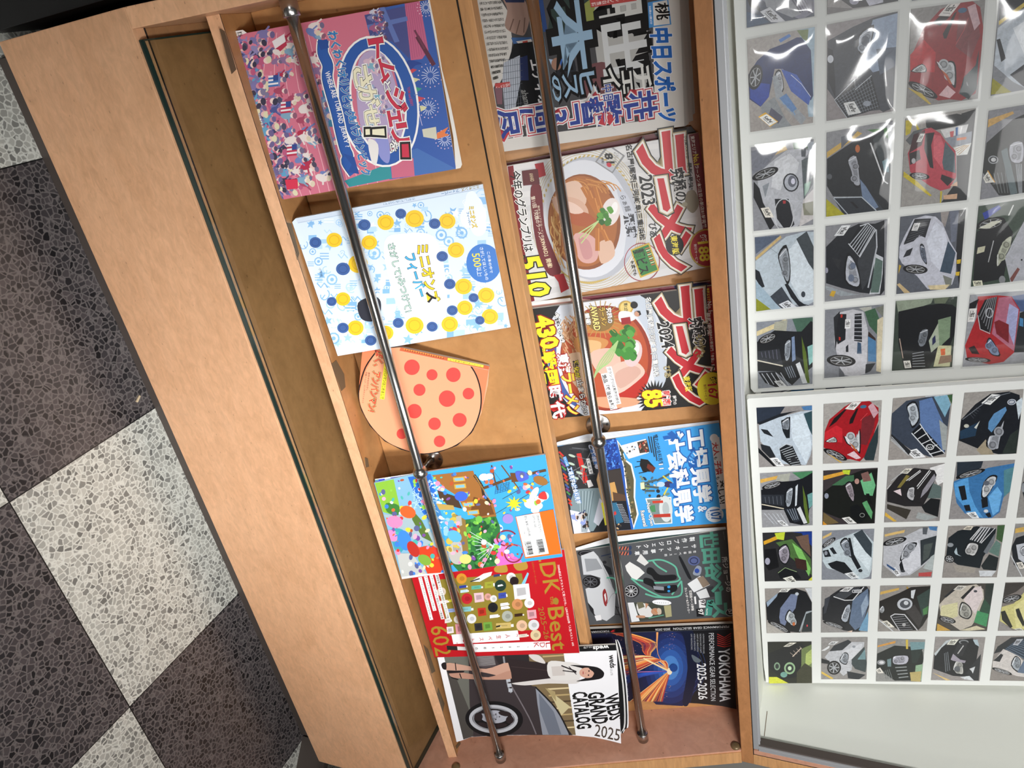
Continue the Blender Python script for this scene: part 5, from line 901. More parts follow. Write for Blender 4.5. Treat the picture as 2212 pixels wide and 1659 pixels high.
# ---- black tyre-maker catalogue
V = (1240, 1299, 4.608)
root, A = book('catalogue', 'black wheel gear catalogue with neon light trails and red striped logo', 'catalogue', P2, TH,
    [(60, 280), (1580, 220), (1616, 1072), (1470, 1042), (1250, 1018), (900, 996), (520, 990), (180, 990)], 0.008, V, '14161a', SHELF2)
A.clip = A.hull
A.poly([(60, 310), (1180, 290), (1240, 640), (1160, 1010), (900, 996), (180, 990)], '1a2040')
for r_, c in ((420, '181f45'), (360, '1c2a5c'), (300, '20356f'), (240, '264688'), (180, '2f5aa4'), (120, '4a80c4')): A.ell(960, 660, r_ * .7, r_, c, 0, 36)
for r_ in range(9): A.ring(1010 + 8 * r_, 660, 60 + 22 * r_, 70 + 26 * r_, 3, '3a4f80', 0, -80, 80, 22)
g = random.Random(9)
for k in range(90): x, y = g.choice(((g.uniform(860, 1010), g.uniform(320, 480)), (g.uniform(800, 960), g.uniform(830, 960)), (g.uniform(300, 700), g.uniform(320, 560)))); A.line([(x, y), (x + 10, y + g.uniform(-2, 2))], 4, g.choice(('8a6a90', 'c89a70', '5a6aa0', '3f4f88')))
A.poly([(980, 300), (1180, 290), (1230, 640), (1150, 1005), (1080, 1003), (1130, 660), (1080, 330)], '0e1730', True)
FX, FY = 950, 690
for i in range(34):
    y0 = 300 + (i - 4) * 13; c = g.choice(('c8503a', 'e8884a', 'f0b060', 'b83a3c', '8a2a3a', 'f4cf90', 'd8683c')); x0 = 60 if i > 12 else 330 + 14 * i
    A.line([(x0, y0 if i > 12 else 300), (x0 + 320, (y0 if i > 12 else 300) + 110), (700 + 5 * i, 520 + 2 * i), (FX - 10, FY - 10)], g.uniform(3, 10), c, True)
for i in range(30): A.line([(560 + 11 * i, 992), (700 + 7 * i, 880), (FX - 4 + .4 * i, FY)], g.uniform(3, 10), g.choice(('d8683c', 'f0b060', 'e8884a', 'c85a3a', 'f4cf90', '9a3a4a')), True)
for i in range(9): A.line([(240 + 6 * i, 700 + 34 * i), (600, 690 + 10 * i), (FX, FY)], g.uniform(3, 7), g.choice(('2f5ac0', '4a7ae0', '3a4aa0', 'c86a80')), True)
for i in range(5): A.line([(820 + 4 * i, 300), (835, 520), (FX + i, FY)], 5, 'e8a060', True)
A.line([(FX - 260, FY - 130), (FX, FY)], 16, 'f6d9a0'); A.ell(FX, FY, 26, 34, 'f4e2c0'); A.ell(990, 655, 40, 40, '1d4488', 0, 20)
A.poly([(1170, 530), (1230, 560), (1265, 590), (1230, 610), (1190, 590)], '5f6a72', True)
A.poly([(60, 278), (1580, 218), (1584, 262), (60, 318)], '08090a'); A.line([(180, 314), (1580, 268)], 4, '55585c')
A.text3('PERFORMANCE GEAR SELECTION', (1540, 234), (985, 256), (1542, 256), 'd6d8da', 0.005); A.text3('2025-2026', (958, 258), (808, 266), (959, 280), 'd6d8da', 0.005); A.text3('YOKOHAMA', (352, 280), (170, 290), (353, 300), 'd6d8da', 0.01); A.poly([(360, 296), (385, 278), (412, 274), (392, 288), (410, 296), (380, 300)], 'b8262c')
for i in range(6):
    o_ = 13 * i
    A.line([(1425, 325 + 22 * i), (1495, 360 + 18 * i if i < 5 else 452)], 8, 'b8322c'); A.line([(1562, 318 + 24 * i), (1495, 362 + 18 * i)], 8, 'b8322c')
A.text3('YOKOHAMA', (1438, 472), (1452, 996), (1548, 470), 'd2d5d8', 0.02); A.text3('PERFORMANCE GEAR SELECTION', (1340, 316), (1362, 990), (1392, 314), 'd0d3d6', 0.0); A.text3('2025-2026', (1222, 622), (1240, 976), (1312, 616), 'e4e6e8', 0.015)
for j, t in enumerate(('ALUMINUM WHEEL / TRUCK/BUS WHEEL', 'ELECTRONICS PARTS / EV PARTS', 'CAR/PIT USE / BRAKE GOODS', 'INTERIOR / EXTERIOR PARTS', 'CAMP / MAINTENANCE PARTS')): A.text3(t, (1280 - 30 * j, 322), (1284 - 30 * j, 520 - 10 * j), (1296 - 30 * j, 322), 'a8abb0')
A.text3('三つ星が輝く超安全性', (488, 722), (512, 950), (522, 718), '9aa0b8', 0.015)
A.build('front_cover', root)
# ------------------------------------------------------------------ photo boards in the display case
BA = (np.array((0.032, 1.444, -0.186)), tilt((0.032, 1.444, 0), (0.817, 1.487, 0), 79.5))
BB = (np.array((0.786, 1.400, -0.186)), tilt((0.786, 1.400, 0), (1.778, 1.530, 0), 78.5))
BC = (BA[0] + np.array((0, 0.045, 0)), BA[1])
def board(label, pl, px, z):
    A = Art(pl[0], pl[1]); q = [A.raw(*p) for p in px]; b = min(q, key=lambda k: k[2])
    r_ = empty('photo_board', U(float(b[0]), float(b[1]), float(b[2])), label, 'photo board', 'white photo boards in the display case')
    slab('foam_panel', px, A, 0.011, M['board'], r_)
    B = Art(pl[0], pl[1]); i = [A.at(p) for p in px]
    mesh('back_sheet', [A.world(p, -0.0085) for p in i] + [A.world(p, -0.0105) for p in i], [tuple(range(len(px))), tuple(range(2 * len(px) - 1, len(px) - 1, -1))] + [(k, (k + 1) % len(px), len(px) + (k + 1) % len(px), len(px) + k) for k in range(len(px))], M['paper'], r_)
    return r_
board('white photo board whose sleeved car photos catch bright glare', BA, [(1579, -130), (1585, 0), (1608, 470), (1620, 800), (1622, 840), (1629, 848), (1700, 843), (2400, 803), (2400, -200)], 0)
board('white photo board ending beside the blank white case lining', BB, [(1614, 864), (1617, 861), (2400, 810), (2400, 1484), (1655, 1474), (1650, 1440)], 1)
board('hidden white photo board showing only in the gap between the others', BC, [(1622, 700), (1634, 880), (2350, 848), (2350, 640)], 2)
def shade(c, k): return tuple(min(1, v * k) for v in lin(c))
def photo(pl, px, view, items, label, sleeve=False, group='car photos on the upper board'):
    A = Art(pl[0], pl[1]); q = [A.raw(*p) for p in px]; c = sum(q) / 4; lo = min(q, key=lambda k: k[2])
    r_ = empty('car_photo', U(float(c[0]), float(c[1]), float(lo[2])), label, 'photo', group)
    A.z = 30; A.poly(px, items[0][0]); A.clip = px; A.view = (*view, 3.966)
    for it in items[1:]:
        t = it.split(); k = t[0]
        P = [tuple(float(v) for v in s.split(',')) for s in t[1:] if ',' in s]
        if k in 'ps': A.poly(P, t[1], k == 's', 3)
        elif k == 'l': A.line(P, float(t[1]), t[2])
        elif k == 'c': A.line(P, float(t[1]), t[2], True)
        elif k == 'o': A.ell(*P[0], *P[1], t[1], float(t[4]) if len(t) > 4 else 0, 16)
        elif k == 'r': A.ring(*P[0], *P[1], float(t[1]), t[2], float(t[5]) if len(t) > 5 else 0, n=18)
        elif k == 'h':                                       # bars across a quad
            n = int(t[1]); a, b, c_, d = P
            for i in range(n):
                u = (i + 0.5) / n; A.line([(a[0] + (b[0] - a[0]) * u, a[1] + (b[1] - a[1]) * u), (d[0] + (c_[0] - d[0]) * u, d[1] + (c_[1] - d[1]) * u)], float(t[2]), t[3])
        elif k == 'k':                                       # white show plate with its lettering
            A.poly(P, t[1]); a, b, c_, d = (np.array(p) for p in P); f = lambda u, v: tuple((1 - v) * ((1 - u) * a + u * b) + v * ((1 - u) * d + u * c_))
            A.text3('KeePer', f(.16, .36), f(.84, .36), f(.16, .82), '222', 0.03); A.line([f(.2, .22), f(.8, .22)], 4, '444')
        elif k == 'w':                                       # wheel
            (x, y), (rx, ry) = P; a = float(t[3]) if len(t) > 3 else 0; ca, sa = math.cos(math.radians(a)), math.sin(math.radians(a))
            A.ell(x, y, rx, ry, '18181b', a, 20); A.ell(x, y, rx * .76, ry * .76, '333', a, 18)
            for i in range(7):
                u = i * 0.898 + .3; A.line([(x, y), (x + rx * .72 * math.cos(u) * ca - ry * .72 * math.sin(u) * sa, y + rx * .72 * math.cos(u) * sa + ry * .72 * math.sin(u) * ca)], max(4, min(rx, ry) * .16), 'a8abb0')
            A.ring(x, y, rx * .74, ry * .74, 4, '999', a, n=18)
        elif k == 'L':                                       # head lamp
            A.poly(P, '1a1b1e', True, 3); cx = sum(p[0] for p in P) / len(P); cy = sum(p[1] for p in P) / len(P)
            I = [(cx + (p[0] - cx) * .84, cy + (p[1] - cy) * .84) for p in P]; A.poly(I, t[1], True, 3)
            A.poly([(cx + (p[0] - cx) * .5 + 3, cy + (p[1] - cy) * .62) for p in P], shade(t[1], .55), True, 2)
            far = max(P, key=lambda p: (p[0] - cx) ** 2 + (p[1] - cy) ** 2); r0 = .2 * min(max(p[0] for p in P) - min(p[0] for p in P), max(p[1] for p in P) - min(p[1] for p in P)) + 4
            for u in (-.34, .3):
                x, y = cx + (far[0] - cx) * u, cy + (far[1] - cy) * u; A.ell(x, y, r0 * 1.15, r0 * 1.15, shade(t[1], .8)); A.ell(x, y, r0 * .8, r0 * .8, shade(t[1], .35)); A.ell(x + 2, y - 2, r0 * .5, r0 * .5, shade(t[1], .6))
            A.line([(cx + (P[0][0] - cx) * .8, cy + (P[0][1] - cy) * .8), (cx + (P[1][0] - cx) * .8, cy + (P[1][1] - cy) * .8)], 5, 'e8eaee')
    A.build('print', r_, 'photo')
    if sleeve:
        g = random.Random(label); B = Art(pl[0], pl[1]); cs = [B.at(p) for p in px]; n = 22; v = []; f = []
        ph = [(g.uniform(0, 6.3), g.uniform(4, 11), g.uniform(-4, 9), g.uniform(.4, 1)) for _ in range(5)]
        for i in range(n + 1):
            for j in range(n + 1):
                s_, t_ = -0.03 + 1.06 * i / n, -0.025 + 1.05 * j / n
                p = [(1 - t_) * ((1 - s_) * cs[0][k] + s_ * cs[3][k]) + t_ * ((1 - s_) * cs[1][k] + s_ * cs[2][k]) for k in (0, 1)]
                e = min(s_ + .03, 1.03 - s_, t_ + .025, 1.025 - t_)
                hgt = 0.0014 + 0.0016 * min(1, e * 6) + 0.00042 * min(1, e * 4) * sum(a_ * math.sin(p0 + fx * s_ + fy * t_) for p0, fx, fy, a_ in ph)
                v.append(B.world(p, hgt))
        for i in range(n):
            for j in range(n): f.append((i * (n + 1) + j, i * (n + 1) + j + 1, (i + 1) * (n + 1) + j + 1, (i + 1) * (n + 1) + j))
        mesh('clear_sleeve', v, f, M['sleeve'], r_, smooth=True)
    return r_
C1, C2, C3, C4, C5, C6, C7, C8 = (1590, 0), (1890, 0), (1590, 230), (1890, 230), (1590, 450), (1890, 450), (1590, 640), (1890, 640)
D1, D2, D3, D4, E1, E2 = (1610, 840), (1892, 830), (1610, 1010), (1892, 1010), (1620, 1250), (1892, 1250)
UP = [
 ([(1611, -60), (1613, 60), (1759, 35), (1757, -80)], C1, ['3a4254', 'p 778 150,-60 670,-120 670,100 560,170 300,60', 'p 222 90,-20 180,-20 210,100 120,60', 'p 8d9097 230,-60 420,-60 560,120 480,150 260,60', 'h 5 9 334 430,-60 560,-80 640,80 540,110', 'p 556 600,-20 660,-10 660,100 620,110', 'k c4c6cc 205,100 300,190 430,190 290,60', 'p 334a66 90,100 200,130 290,190 90,235'], 'photo of grey car nose with a show plate, leftmost column, top, upper board'),
 ([(1613.5, 86), (1621, 285), (1756, 265), (1760, 58)], C1, ['a09a96', 'p 9db4c4 540,240 680,220 680,1000 620,1000', 'p 6f7f4a 520,260 620,250 610,360 570,330', 'p 3c6fb4 365,340 455,290 470,310 380,365', 'p 15285e 105,640 180,520 290,420 420,370 520,320 560,320 640,430 660,820 640,860 590,800 400,590 330,590 280,830 210,915 115,850', 'p 3557ac 385,590 520,640 640,830 620,900 470,780', 'p 24409a 120,700 290,720 280,830 210,910 120,840', 'p 8b9094 210,910 280,860 330,830 420,1010 560,1180 400,1160 240,1040', 'w 165,660 60,110 12', 'L b8bcc4 330,640 380,600 410,760 360,800', 'p 999fa6 310,660 345,640 400,800 600,1010 560,1070 340,840', 'h 4 10 7fa0c8 380,850 480,920 520,1000 400,880', 'p 5d83b5 370,840 430,800 520,930 480,960', 'p 556 300,920 400,1000 360,1060 280,980', 'p e8b63a 190,1000 250,960 360,1040 290,1085', 'k f2f2ee 200,1005 285,1078 350,1042 260,975', 'l 5 cfd6e6 470,640 560,720 640,830'], 'photo of dark blue estate with chrome grille and yellow-edged plate, leftmost column, second, upper board', ),
 ([(1622, 318), (1628, 499), (1756.5, 485), (1757.5, 300)], C3, ['8f9096', 'p c9ad7a 135,440 420,330 440,370 140,500', 'p 777a85 130,380 400,330 250,520 140,580', 'p 2f5a34 480,310 620,300 640,350 500,380', 'p a9b0b8 600,300 670,300 670,380 620,380', 'p b9bbc2 200,560 330,450 440,370 560,360 640,380 570,460 580,800 560,1000 470,1060 330,1010 210,850 185,640', 'p d3d5da 330,470 460,400 540,480 520,570 420,600 380,720 300,690', 'p 5d6468 560,460 665,410 665,650 580,800', 'p 8fb0a0 585,660 640,640 620,720 585,770', 'p c8c4c4 575,800 665,700 665,960 540,1030', 'p 887 570,830 660,810 660,930 580,930', 'w 250,575 120,42 -22', 'o 2a2c31 470,650 68,80 -6', 'o b4b8c2 470,650 56,68 -6', 'o 6a6d78 480,640 36,50', 'o dde 488,640 18,26', 'p 1b1c20 150,640 200,700 230,820 330,1010 290,1060 150,780', 'p 222429 330,790 450,790 500,1010 430,1070 350,960', 'r 8 c8cace 410,930 82,140', 'p a3383a 400,805 425,805 425,830 402,832', 'p 8a9097 225,680 285,650 250,780', 'k e9e4da 210,870 250,950 325,950 280,860', 'p 55595f 555,350 600,345 595,430 560,430'], 'photo of silver round-lamp hot hatch with black oval grille, leftmost column, third, upper board'),
 ([(1630, 512), (1633.5, 672), (1757, 659), (1757.5, 496.5)], C5, ['8c909a', 'p 556074 160,250 380,230 170,390', 'p c8ae78 165,420 380,230 390,250 170,445', 'p b8c4ce 165,450 430,240 580,200 665,200 665,800 610,830 560,810 400,860 200,840 170,700', 'p d4dee6 440,370 530,260 660,540 660,780 560,800 470,640', 'p 40474c 515,260 605,195 665,330 665,530 620,470', 'L 9aa0a8 360,390 430,310 465,480 460,620 430,640 380,500', 'p 1c1f25 415,650 440,640 540,790 600,830 540,840 470,760', 'p 3d434c 285,760 390,670 500,840 430,870 380,850', 'p 22262c 165,520 200,540 245,670 215,680 165,600', 'p 8a8f2a 172,770 310,860 172,885', 'o 394048 575,735 18,26', 'k dfe3ea 365,820 415,862 520,845 445,785', 'p 9fb4c4 170,620 280,740 380,860 300,865 172,770', 'l 4 8894a0 300,345 360,390', 'c 5 2a3038 440,650 520,790 620,830'], 'photo of pale silver sedan with slim lamp and black grille, leftmost column, fourth, upper board'),
 ([(1634, 696), (1637.5, 839), (1755, 829), (1755.7, 684)], C7, ['8a8f98', 'p d6c79c 175,300 430,190 435,230 178,340', 'p a9a99a 330,220 440,200 430,300 320,290', 'p 4a6a5a 480,190 660,180 660,320 520,300', 'p 1e2024 180,390 330,290 500,300 560,300 640,210 657,220 657,600 560,680 480,760 330,640 185,640', 'p 8fc0bc 610,430 657,410 657,560 625,590', 'p 5b6f2a 560,340 600,480 630,740 600,740 570,500', 'w 270,360 90,36 -24', 'p 34373d 185,470 370,450 400,590 185,560', 'h 5 5 667 200,480 360,450 370,540 210,520', 'L 9aa2ac 415,400 470,360 460,530 420,560', 'l 10 d8d2c0 183,548 400,595', 'p 7c8fb0 475,350 500,340 510,540 480,560', 'p 2a2d33 400,600 480,600 530,700 480,750', 'h 4 6 8a93a0 410,610 480,590 520,690 450,700', 'p d4d8dc 510,580 545,560 610,740 570,745', 'p 26282d 190,650 330,640 440,770 350,780 250,740', 'h 5 7 b8bcc4 200,660 400,650 470,760 260,750', 'k e2e4e6 325,725 370,772 438,770 388,718'], 'photo of black minivan with chrome bars, leftmost column, bottom, upper board'),
 ([(1785, -90), (1787, 31), (1940, 2), (1940, -100)], C1, ['918d8c', 'p 25262c 900,-200 1400,-200 1400,20 1150,50 1000,70 900,0', 'p b8b9c6 1100,-20 1260,-40 1260,20 1140,50', 'o 99a 1010,10 40,30', 'p 6d6a6a 780,60 1000,70 960,120 780,124'], 'photo strip of a black car corner, second column, top, upper board'),
 ([(1787, 53), (1785.5, 261), (1929, 240), (1939, 25)], C1, ['8d8788', 'p 3f434b 785,350 1000,230 1180,150 1400,90 1400,900 1260,960 1230,940 1080,960 950,1000 780,760', 'p 25272d 785,410 830,430 850,720 850,840 790,700', 'p 8f9fb6 1170,170 1390,110 1380,560 1170,620 1080,500', 'p 5a6474 1200,420 1380,400 1370,560 1230,640', 'L aeb6c2 1050,300 1180,210 1150,380 1080,470 1050,440', 'o 5a606c 1105,350 36,44', 'o c8ccd4 808,505 26,34', 'p 1e2025 840,860 1010,680 1020,770 1160,640 1230,920 1090,970 950,1010', 'h 13 3 8a929c 850,850 1150,650 1225,920 960,1000', 'h 9 3 8a929c 850,850 960,1000 1225,920 1150,650', 'l 6 c8ccd2 842,855 1015,680 1018,770 1160,645', 'l 6 b8bcc4 842,855 950,1010', 'k dfe0e0 918,880 960,985 1068,965 1010,865', 'o 99a0ac 1120,885 34,24'], 'photo of dark grey luxury car with mesh spindle grille, second column, second, upper board'),
 ([(1785.5, 286), (1784, 468), (1919, 452), (1929, 260)], C3, ['8b8c90', 'p c8a65a 778,390 1040,210 1080,230 778,440', 'p 666a72 900,260 1040,210 900,360', 'p 4a7a44 1120,200 1320,180 1340,300 1280,260', 'p dfe2e4 1290,150 1340,160 1340,560 1330,560', 'p 25282c 778,450 1000,300 1110,260 1260,190 1300,340 1330,700 1310,900 1180,1000 1080,860 1060,770 830,770 778,680', 'p 3b4246 1170,280 1260,200 1320,370 1320,560 1280,640', 'p 6f8f98 1250,470 1300,440 1310,560 1270,560', 'l 12 d8dadc 1150,310 1270,640 1300,660', 'L a8abb4 950,440 1030,400 1060,600 1065,690 1010,680 985,560', 'o b8683a 1040,360 20,34', 'p 33383e 1060,770 1090,680 1180,780 1260,880 1200,930', 'p 6d7f9a 1060,620 1110,680 1220,860 1180,880 1080,770', 'p 2a2f36 830,778 1080,772 1190,900 1010,960 940,960', 'l 9 b8c0c8 835,780 1075,775 1200,890', 'l 8 aab2bc 835,785 980,950', 'p 15171b 975,815 1000,815 1050,865 1030,872', 'p a9a32a 772,790 930,925 772,950', 'o 55585e 800,600 22,24'], 'photo of black car seen close with its nearside lamp, second column, third, upper board'),
 ([(1783.6, 488), (1781.6, 651.7), (1911.4, 637), (1917, 473)], C5, ['8a8b90', 'p 22252b 770,330 900,200 1050,130 1190,130 1270,100 1270,700 1240,740 1060,720 900,680 770,640', 'p c8ccd2 1180,380 1260,420 1255,560 1230,730 1140,735 1180,600', 'p 5a6f68 1195,420 1255,450 1245,600 1220,720 1150,720', 'p 3a3d42 1080,300 1170,190 1200,330 1170,560 1080,700 1040,460', 'l 12 b8bcc4 1200,180 1205,330 1130,680', 'p 16181d 960,300 1060,140 1150,130 1190,180 1060,420', 'h 6 8 b4b8c0 965,300 1060,420 1190,180 1110,130', 'l 10 c8ccd2 962,300 1058,415 1195,180 1130,128 1060,150', 'L b8bcc6 950,380 1020,450 1068,620 1040,690 930,620', 'o 6a7488 1000,490 24,30', 'o 6a7488 985,595 26,32', 'k e4e6e8 838,235 905,145 982,142 920,232', 'p 99a0a6 765,660 960,720 1060,735 900,750 765,690', 'p c8a23a 800,745 820,702 855,708 835,757', 'o 99a 775,530 14,24', 'p 2a2c30 820,420 900,440 880,520 850,480'], 'photo of black sedan with barred chrome grille and clear lamp, second column, fourth, upper board'),
 ([(1782.4, 669), (1780.4, 816.5), (1902.6, 806.4), (1909, 657)], C7, ['83868d', 'p b4b4ac 1050,100 1160,85 1160,130 1100,130', 'p 3f6148 1100,130 1190,100 1230,200 1210,330 1140,250', 'p d8cdb0 1210,200 1260,170 1240,650 1200,640', 'p 777a70 1190,100 1265,75 1260,180', 'p c4c4ca 870,140 1000,110 1090,130 1130,290 1120,560 1110,660 1000,690 930,670 890,610 840,390 850,200', 'p 2a2c30 835,180 890,125 860,400 850,460', 'p 1f2126 880,150 945,150 935,370 870,410 850,340', 'p c0362c 895,155 912,155 910,180 895,182', 'p c0362c 880,345 895,350 893,378 880,372', 'p 24262b 1015,150 1075,145 1078,390 1010,380', 'h 7 6 b8bac2 1013,150 1010,385 1078,390 1076,145', 'k e6e6e6 930,275 978,272 980,195 935,195', 'p 3d5570 1040,390 1070,400 1075,490 1035,490', 'p 26282e 940,430 960,410 962,475 940,475', 'w 900,550 125,50 4', 'p 4f7da6 1130,330 1195,370 1200,560 1130,555', 'p 3a2a26 1135,300 1195,360 1195,380 1130,340', 'p 2a2d32 1110,580 1195,570 1150,640 1105,660', 'p 5a5d64 880,610 920,650 930,690 880,690'], 'photo of white off-roader with seven-slot grille, second column, bottom, upper board'),
 ([(1972, -120), (1970, 2), (2135, -28), (2140, -150)], C2, ['777a80', 'p 2a2c32 400,-300 900,-300 900,20 500,20'], 'photo sliver at the picture edge, third column, top, upper board'),
 ([(1968.7, 19.7), (1957.6, 234), (2112, 213), (2128, -1)], C2, ['8b8886', 'p 8e2328 320,460 420,230 560,80 700,20 830,5 900,60 930,260 880,700 860,800 740,860 640,850 540,860 290,720', 'p b5262c 300,470 420,340 520,450 510,620 300,600', 'p 7a3a3e 720,90 860,60 900,300 820,500 690,400', 'p c4a4aa 790,60 860,30 900,200 850,260', 'p 22181b 490,200 560,130 640,140 560,220', 'p 231a1c 590,330 580,290 680,110 700,100 610,330', 'k dcd8d4 540,135 640,140 735,20 640,20', 'o 3a6080 748,88 38,22 -10', 'L c4c8cc 510,510 560,570 640,520 690,560 690,750 640,700 560,600', 'p b45a3a 560,590 620,640 660,720 640,720', 'L b8bcbc 305,612 405,545 440,615', 'p d8b4b8 545,815 620,730 690,790 640,840', 'p 2c3a3e 720,800 760,660 860,560 890,420 870,760 800,850', 'w 410,770 140,40 28', 'p c0a84a 280,750 400,800 480,890 460,890', 'l 4 c04a4e 690,380 760,260 800,150'], 'photo of red sports coupe under strong glare, third column, second, upper board'),
 ([(1955.5, 256), (1945.5, 447), (2088, 431.7), (2108, 233)], C4, ['9b9894', 'p c2b02a 262,120 330,110 300,230 262,250', 'p c2b02a 345,130 385,200 360,210', 'p 55595c 262,290 330,210 440,180 300,330', 'p 202226 740,60 865,20 790,800 560,830 700,640 700,420', 'p 16181c 430,110 700,60 790,80 780,150 520,200 440,180', 'p dcdcdc 560,200 800,150 770,250 600,270', 'p 8f95a0 600,270 830,210 820,320 650,340', 'p 4a70a8 690,180 712,175 710,250 690,250', 'p c86a6a 640,215 675,208 670,260 645,262', 'p d8702a 700,270 782,258 780,280 700,292', 'p e0e0dc 670,350 825,310 790,410 700,420', 'h 4 5 b8904a 680,360 720,420 810,330 760,330', 'p b5404e 370,230 430,190 480,180 560,230 600,290 690,380 695,600 640,700 560,720 470,680 300,560 280,400 330,300', 'p d0606c 500,240 560,250 590,330 580,540 500,430', 'p 3d1c22 330,240 430,200 400,330 290,400', 'p 2b2024 290,400 380,370 390,450 300,500', 'p 17181c 430,230 510,220 480,330 500,530 470,520 420,360', 'o b4b4b8 330,465 18,24', 'p 4f6068 600,300 680,400 690,570 590,540 575,480', 'p 241a1e 570,580 680,620 620,680 560,620', 'w 380,595 86,30 6', 'k d2d2cc 352,305 395,300 428,230 388,232', 'p c8b42c 245,555 360,640 485,760 470,768 350,680 242,600', 'p d0a888 585,760 705,745 700,790 590,795', 'p d0a888 640,680 705,640 705,680', 'p c8b42c 558,725 575,725 565,825 555,825'], 'photo of red hatchback parked by a white delivery truck, third column, third, upper board'),
 ([(1945, 468), (1936, 635), (2071.5, 621.5), (2086, 452)], C6, ['5c606a', 'p 9a9390 560,20 640,10 600,160 570,120', 'p 6a7080 640,20 720,10 690,280 650,290', 'p 1d1f23 720,10 780,8 720,680 690,400', 'p c4c6d2 210,330 250,240 330,90 430,60 520,70 580,130 640,280 700,380 690,560 660,650 600,690 450,690 360,580 230,470 205,420', 'p d6dae6 440,280 520,110 590,170 620,290 560,540 480,450', 'p 22242a 250,290 340,90 480,85 430,250 380,230 330,280 245,310', 'h 8 4 55585f 260,300 360,100 470,90 400,240', 'k d8d8d8 310,190 362,190 388,122 335,125', 'p 27292f 240,420 270,360 325,335 300,400', 'L 70788a 385,310 420,320 445,470 420,460 390,400', 'w 345,520 106,40 4', 'p 3c4e60 625,280 690,380 650,560 555,540', 'p 7d8078 580,570 660,600 650,660 610,680', 'p c8b084 185,650 210,640 300,720 250,725', 'p c8a83a 205,480 225,490 200,560', 'p d8b42c 700,440 735,435 730,470 700,475', 'p d8b42c 690,545 725,540 720,575 690,575', 'p d8c8a0 450,660 640,650 600,695 470,695'], 'photo of white sedan by a striped wall, third column, fourth, upper board'),
 ([(1935, 650), (1926.6, 800.6), (2056.4, 792.5), (2067.8, 640)], C8, ['3a443c', 'p 8f9a88 180,40 500,10 480,60 200,150', 'p 6a745e 500,10 640,0 600,60 510,60', 'p 14161a 200,130 420,80 560,60 660,70 700,100 690,300 640,420 540,500 440,640 250,620 200,400', 'p 7f9478 540,200 650,170 640,350 545,440', 'p c8c8a0 540,420 655,420 640,600 500,600', 'p d8683a 560,450 600,445 600,500 565,505', 'p aab4a0 460,380 540,230 550,420 480,480', 'p 2a2f55 490,360 515,330 520,390 490,420', 'L 7a8088 380,300 460,270 430,420 370,430', 'p 16171b 320,480 420,450 430,600 320,610', 'h 6 6 8f9498 320,480 320,610 430,610 415,460', 'l 8 b09a8c 210,360 240,530', 'k dcdad2 255,615 312,610 300,548 242,552', 'p 8a6f5a 560,510 655,500 655,560 540,580'], 'photo of black luxury car in a green-lit garage, third column, bottom, upper board'),
 ([(2160, -20), (2140, 207), (2310, 175), (2340, -60)], C2, ['83868c', 'p 2a2d33 1060,-80 1300,-120 1300,60 1160,110 1060,180', 'p c8b050 1060,180 1290,10 1300,40 1060,215', 'p b9c2cc 1050,240 1300,60 1600,0 1600,760 1300,760 1180,700 1020,560', 'p 1e2126 1040,340 1070,330 1120,500 1080,530', 'p 22262e 1155,640 1290,540 1500,600 1400,760 1270,740', 'p 9a9420 1005,670 1170,790 990,810', 'p d8dee4 1180,240 1300,170 1400,400 1300,520'], 'photo of pale silver car with fog lamp, fourth column, second, upper board'),
 ([(2136, 239), (2117, 431), (2280, 405), (2310, 210)], C4, ['85868c', 'p c8a05a 970,110 1180,40 1190,60 965,180', 'p 1d2120 955,310 1180,110 1290,60 1600,20 1600,700 1200,760 1060,760 920,560', 'p 5c6c70 1080,380 1130,350 1220,740 1160,760', 'L b4b6c0 1145,320 1270,290 1270,480 1160,480', 'h 4 9 8a8f94 1200,490 1260,490 1260,740 1230,745', 'o 9a9da2 1012,455 44,36', 'o 2a2c30 1012,455 34,26', 'o d0d2d4 1014,455 22,18', 'h 4 6 6d7274 1000,570 1130,560 1150,740 1050,740', 'k e2e0d8 925,610 945,655 1025,648 965,552', 'p d8a03a 960,548 968,546 1030,648 1022,650'], 'photo of dark green boxy car with square lamp, fourth column, third, upper board'),
 ([(2114, 445), (2097, 619), (2250, 600), (2275, 420)], C6, ['3a4a3e', 'p 2a3f9a 920,40 1060,-30 1080,0 940,100', 'p d8dcd8 1180,-30 1190,-28 1150,60 1138,60', 'p 16181c 870,200 1100,80 1180,200 1130,440 1100,600 900,640 840,620', 'p b4b6be 1110,420 1290,80 1500,40 1500,640 1260,640 1160,640', 'w 990,130 130,50 -14', 'p d8d8c8 885,170 1000,110 1090,100 980,170', 'L b8bca8 1035,520 1040,400 1100,270 1180,215 1160,330 1090,450', 'p c4c2a8 870,390 880,335 945,320 935,370', 'l 8 b0b2b4 1015,275 970,460', 'k e0dfc8 845,665 925,662 915,615 835,620', 'o 8a8c90 1088,610 28,34', 'p 7a4a44 1155,600 1220,505 1240,520 1170,640', 'o 222 1255,440 8,8'], 'photo of two cars nose to nose with an alloy wheel, fourth column, fourth, upper board'),
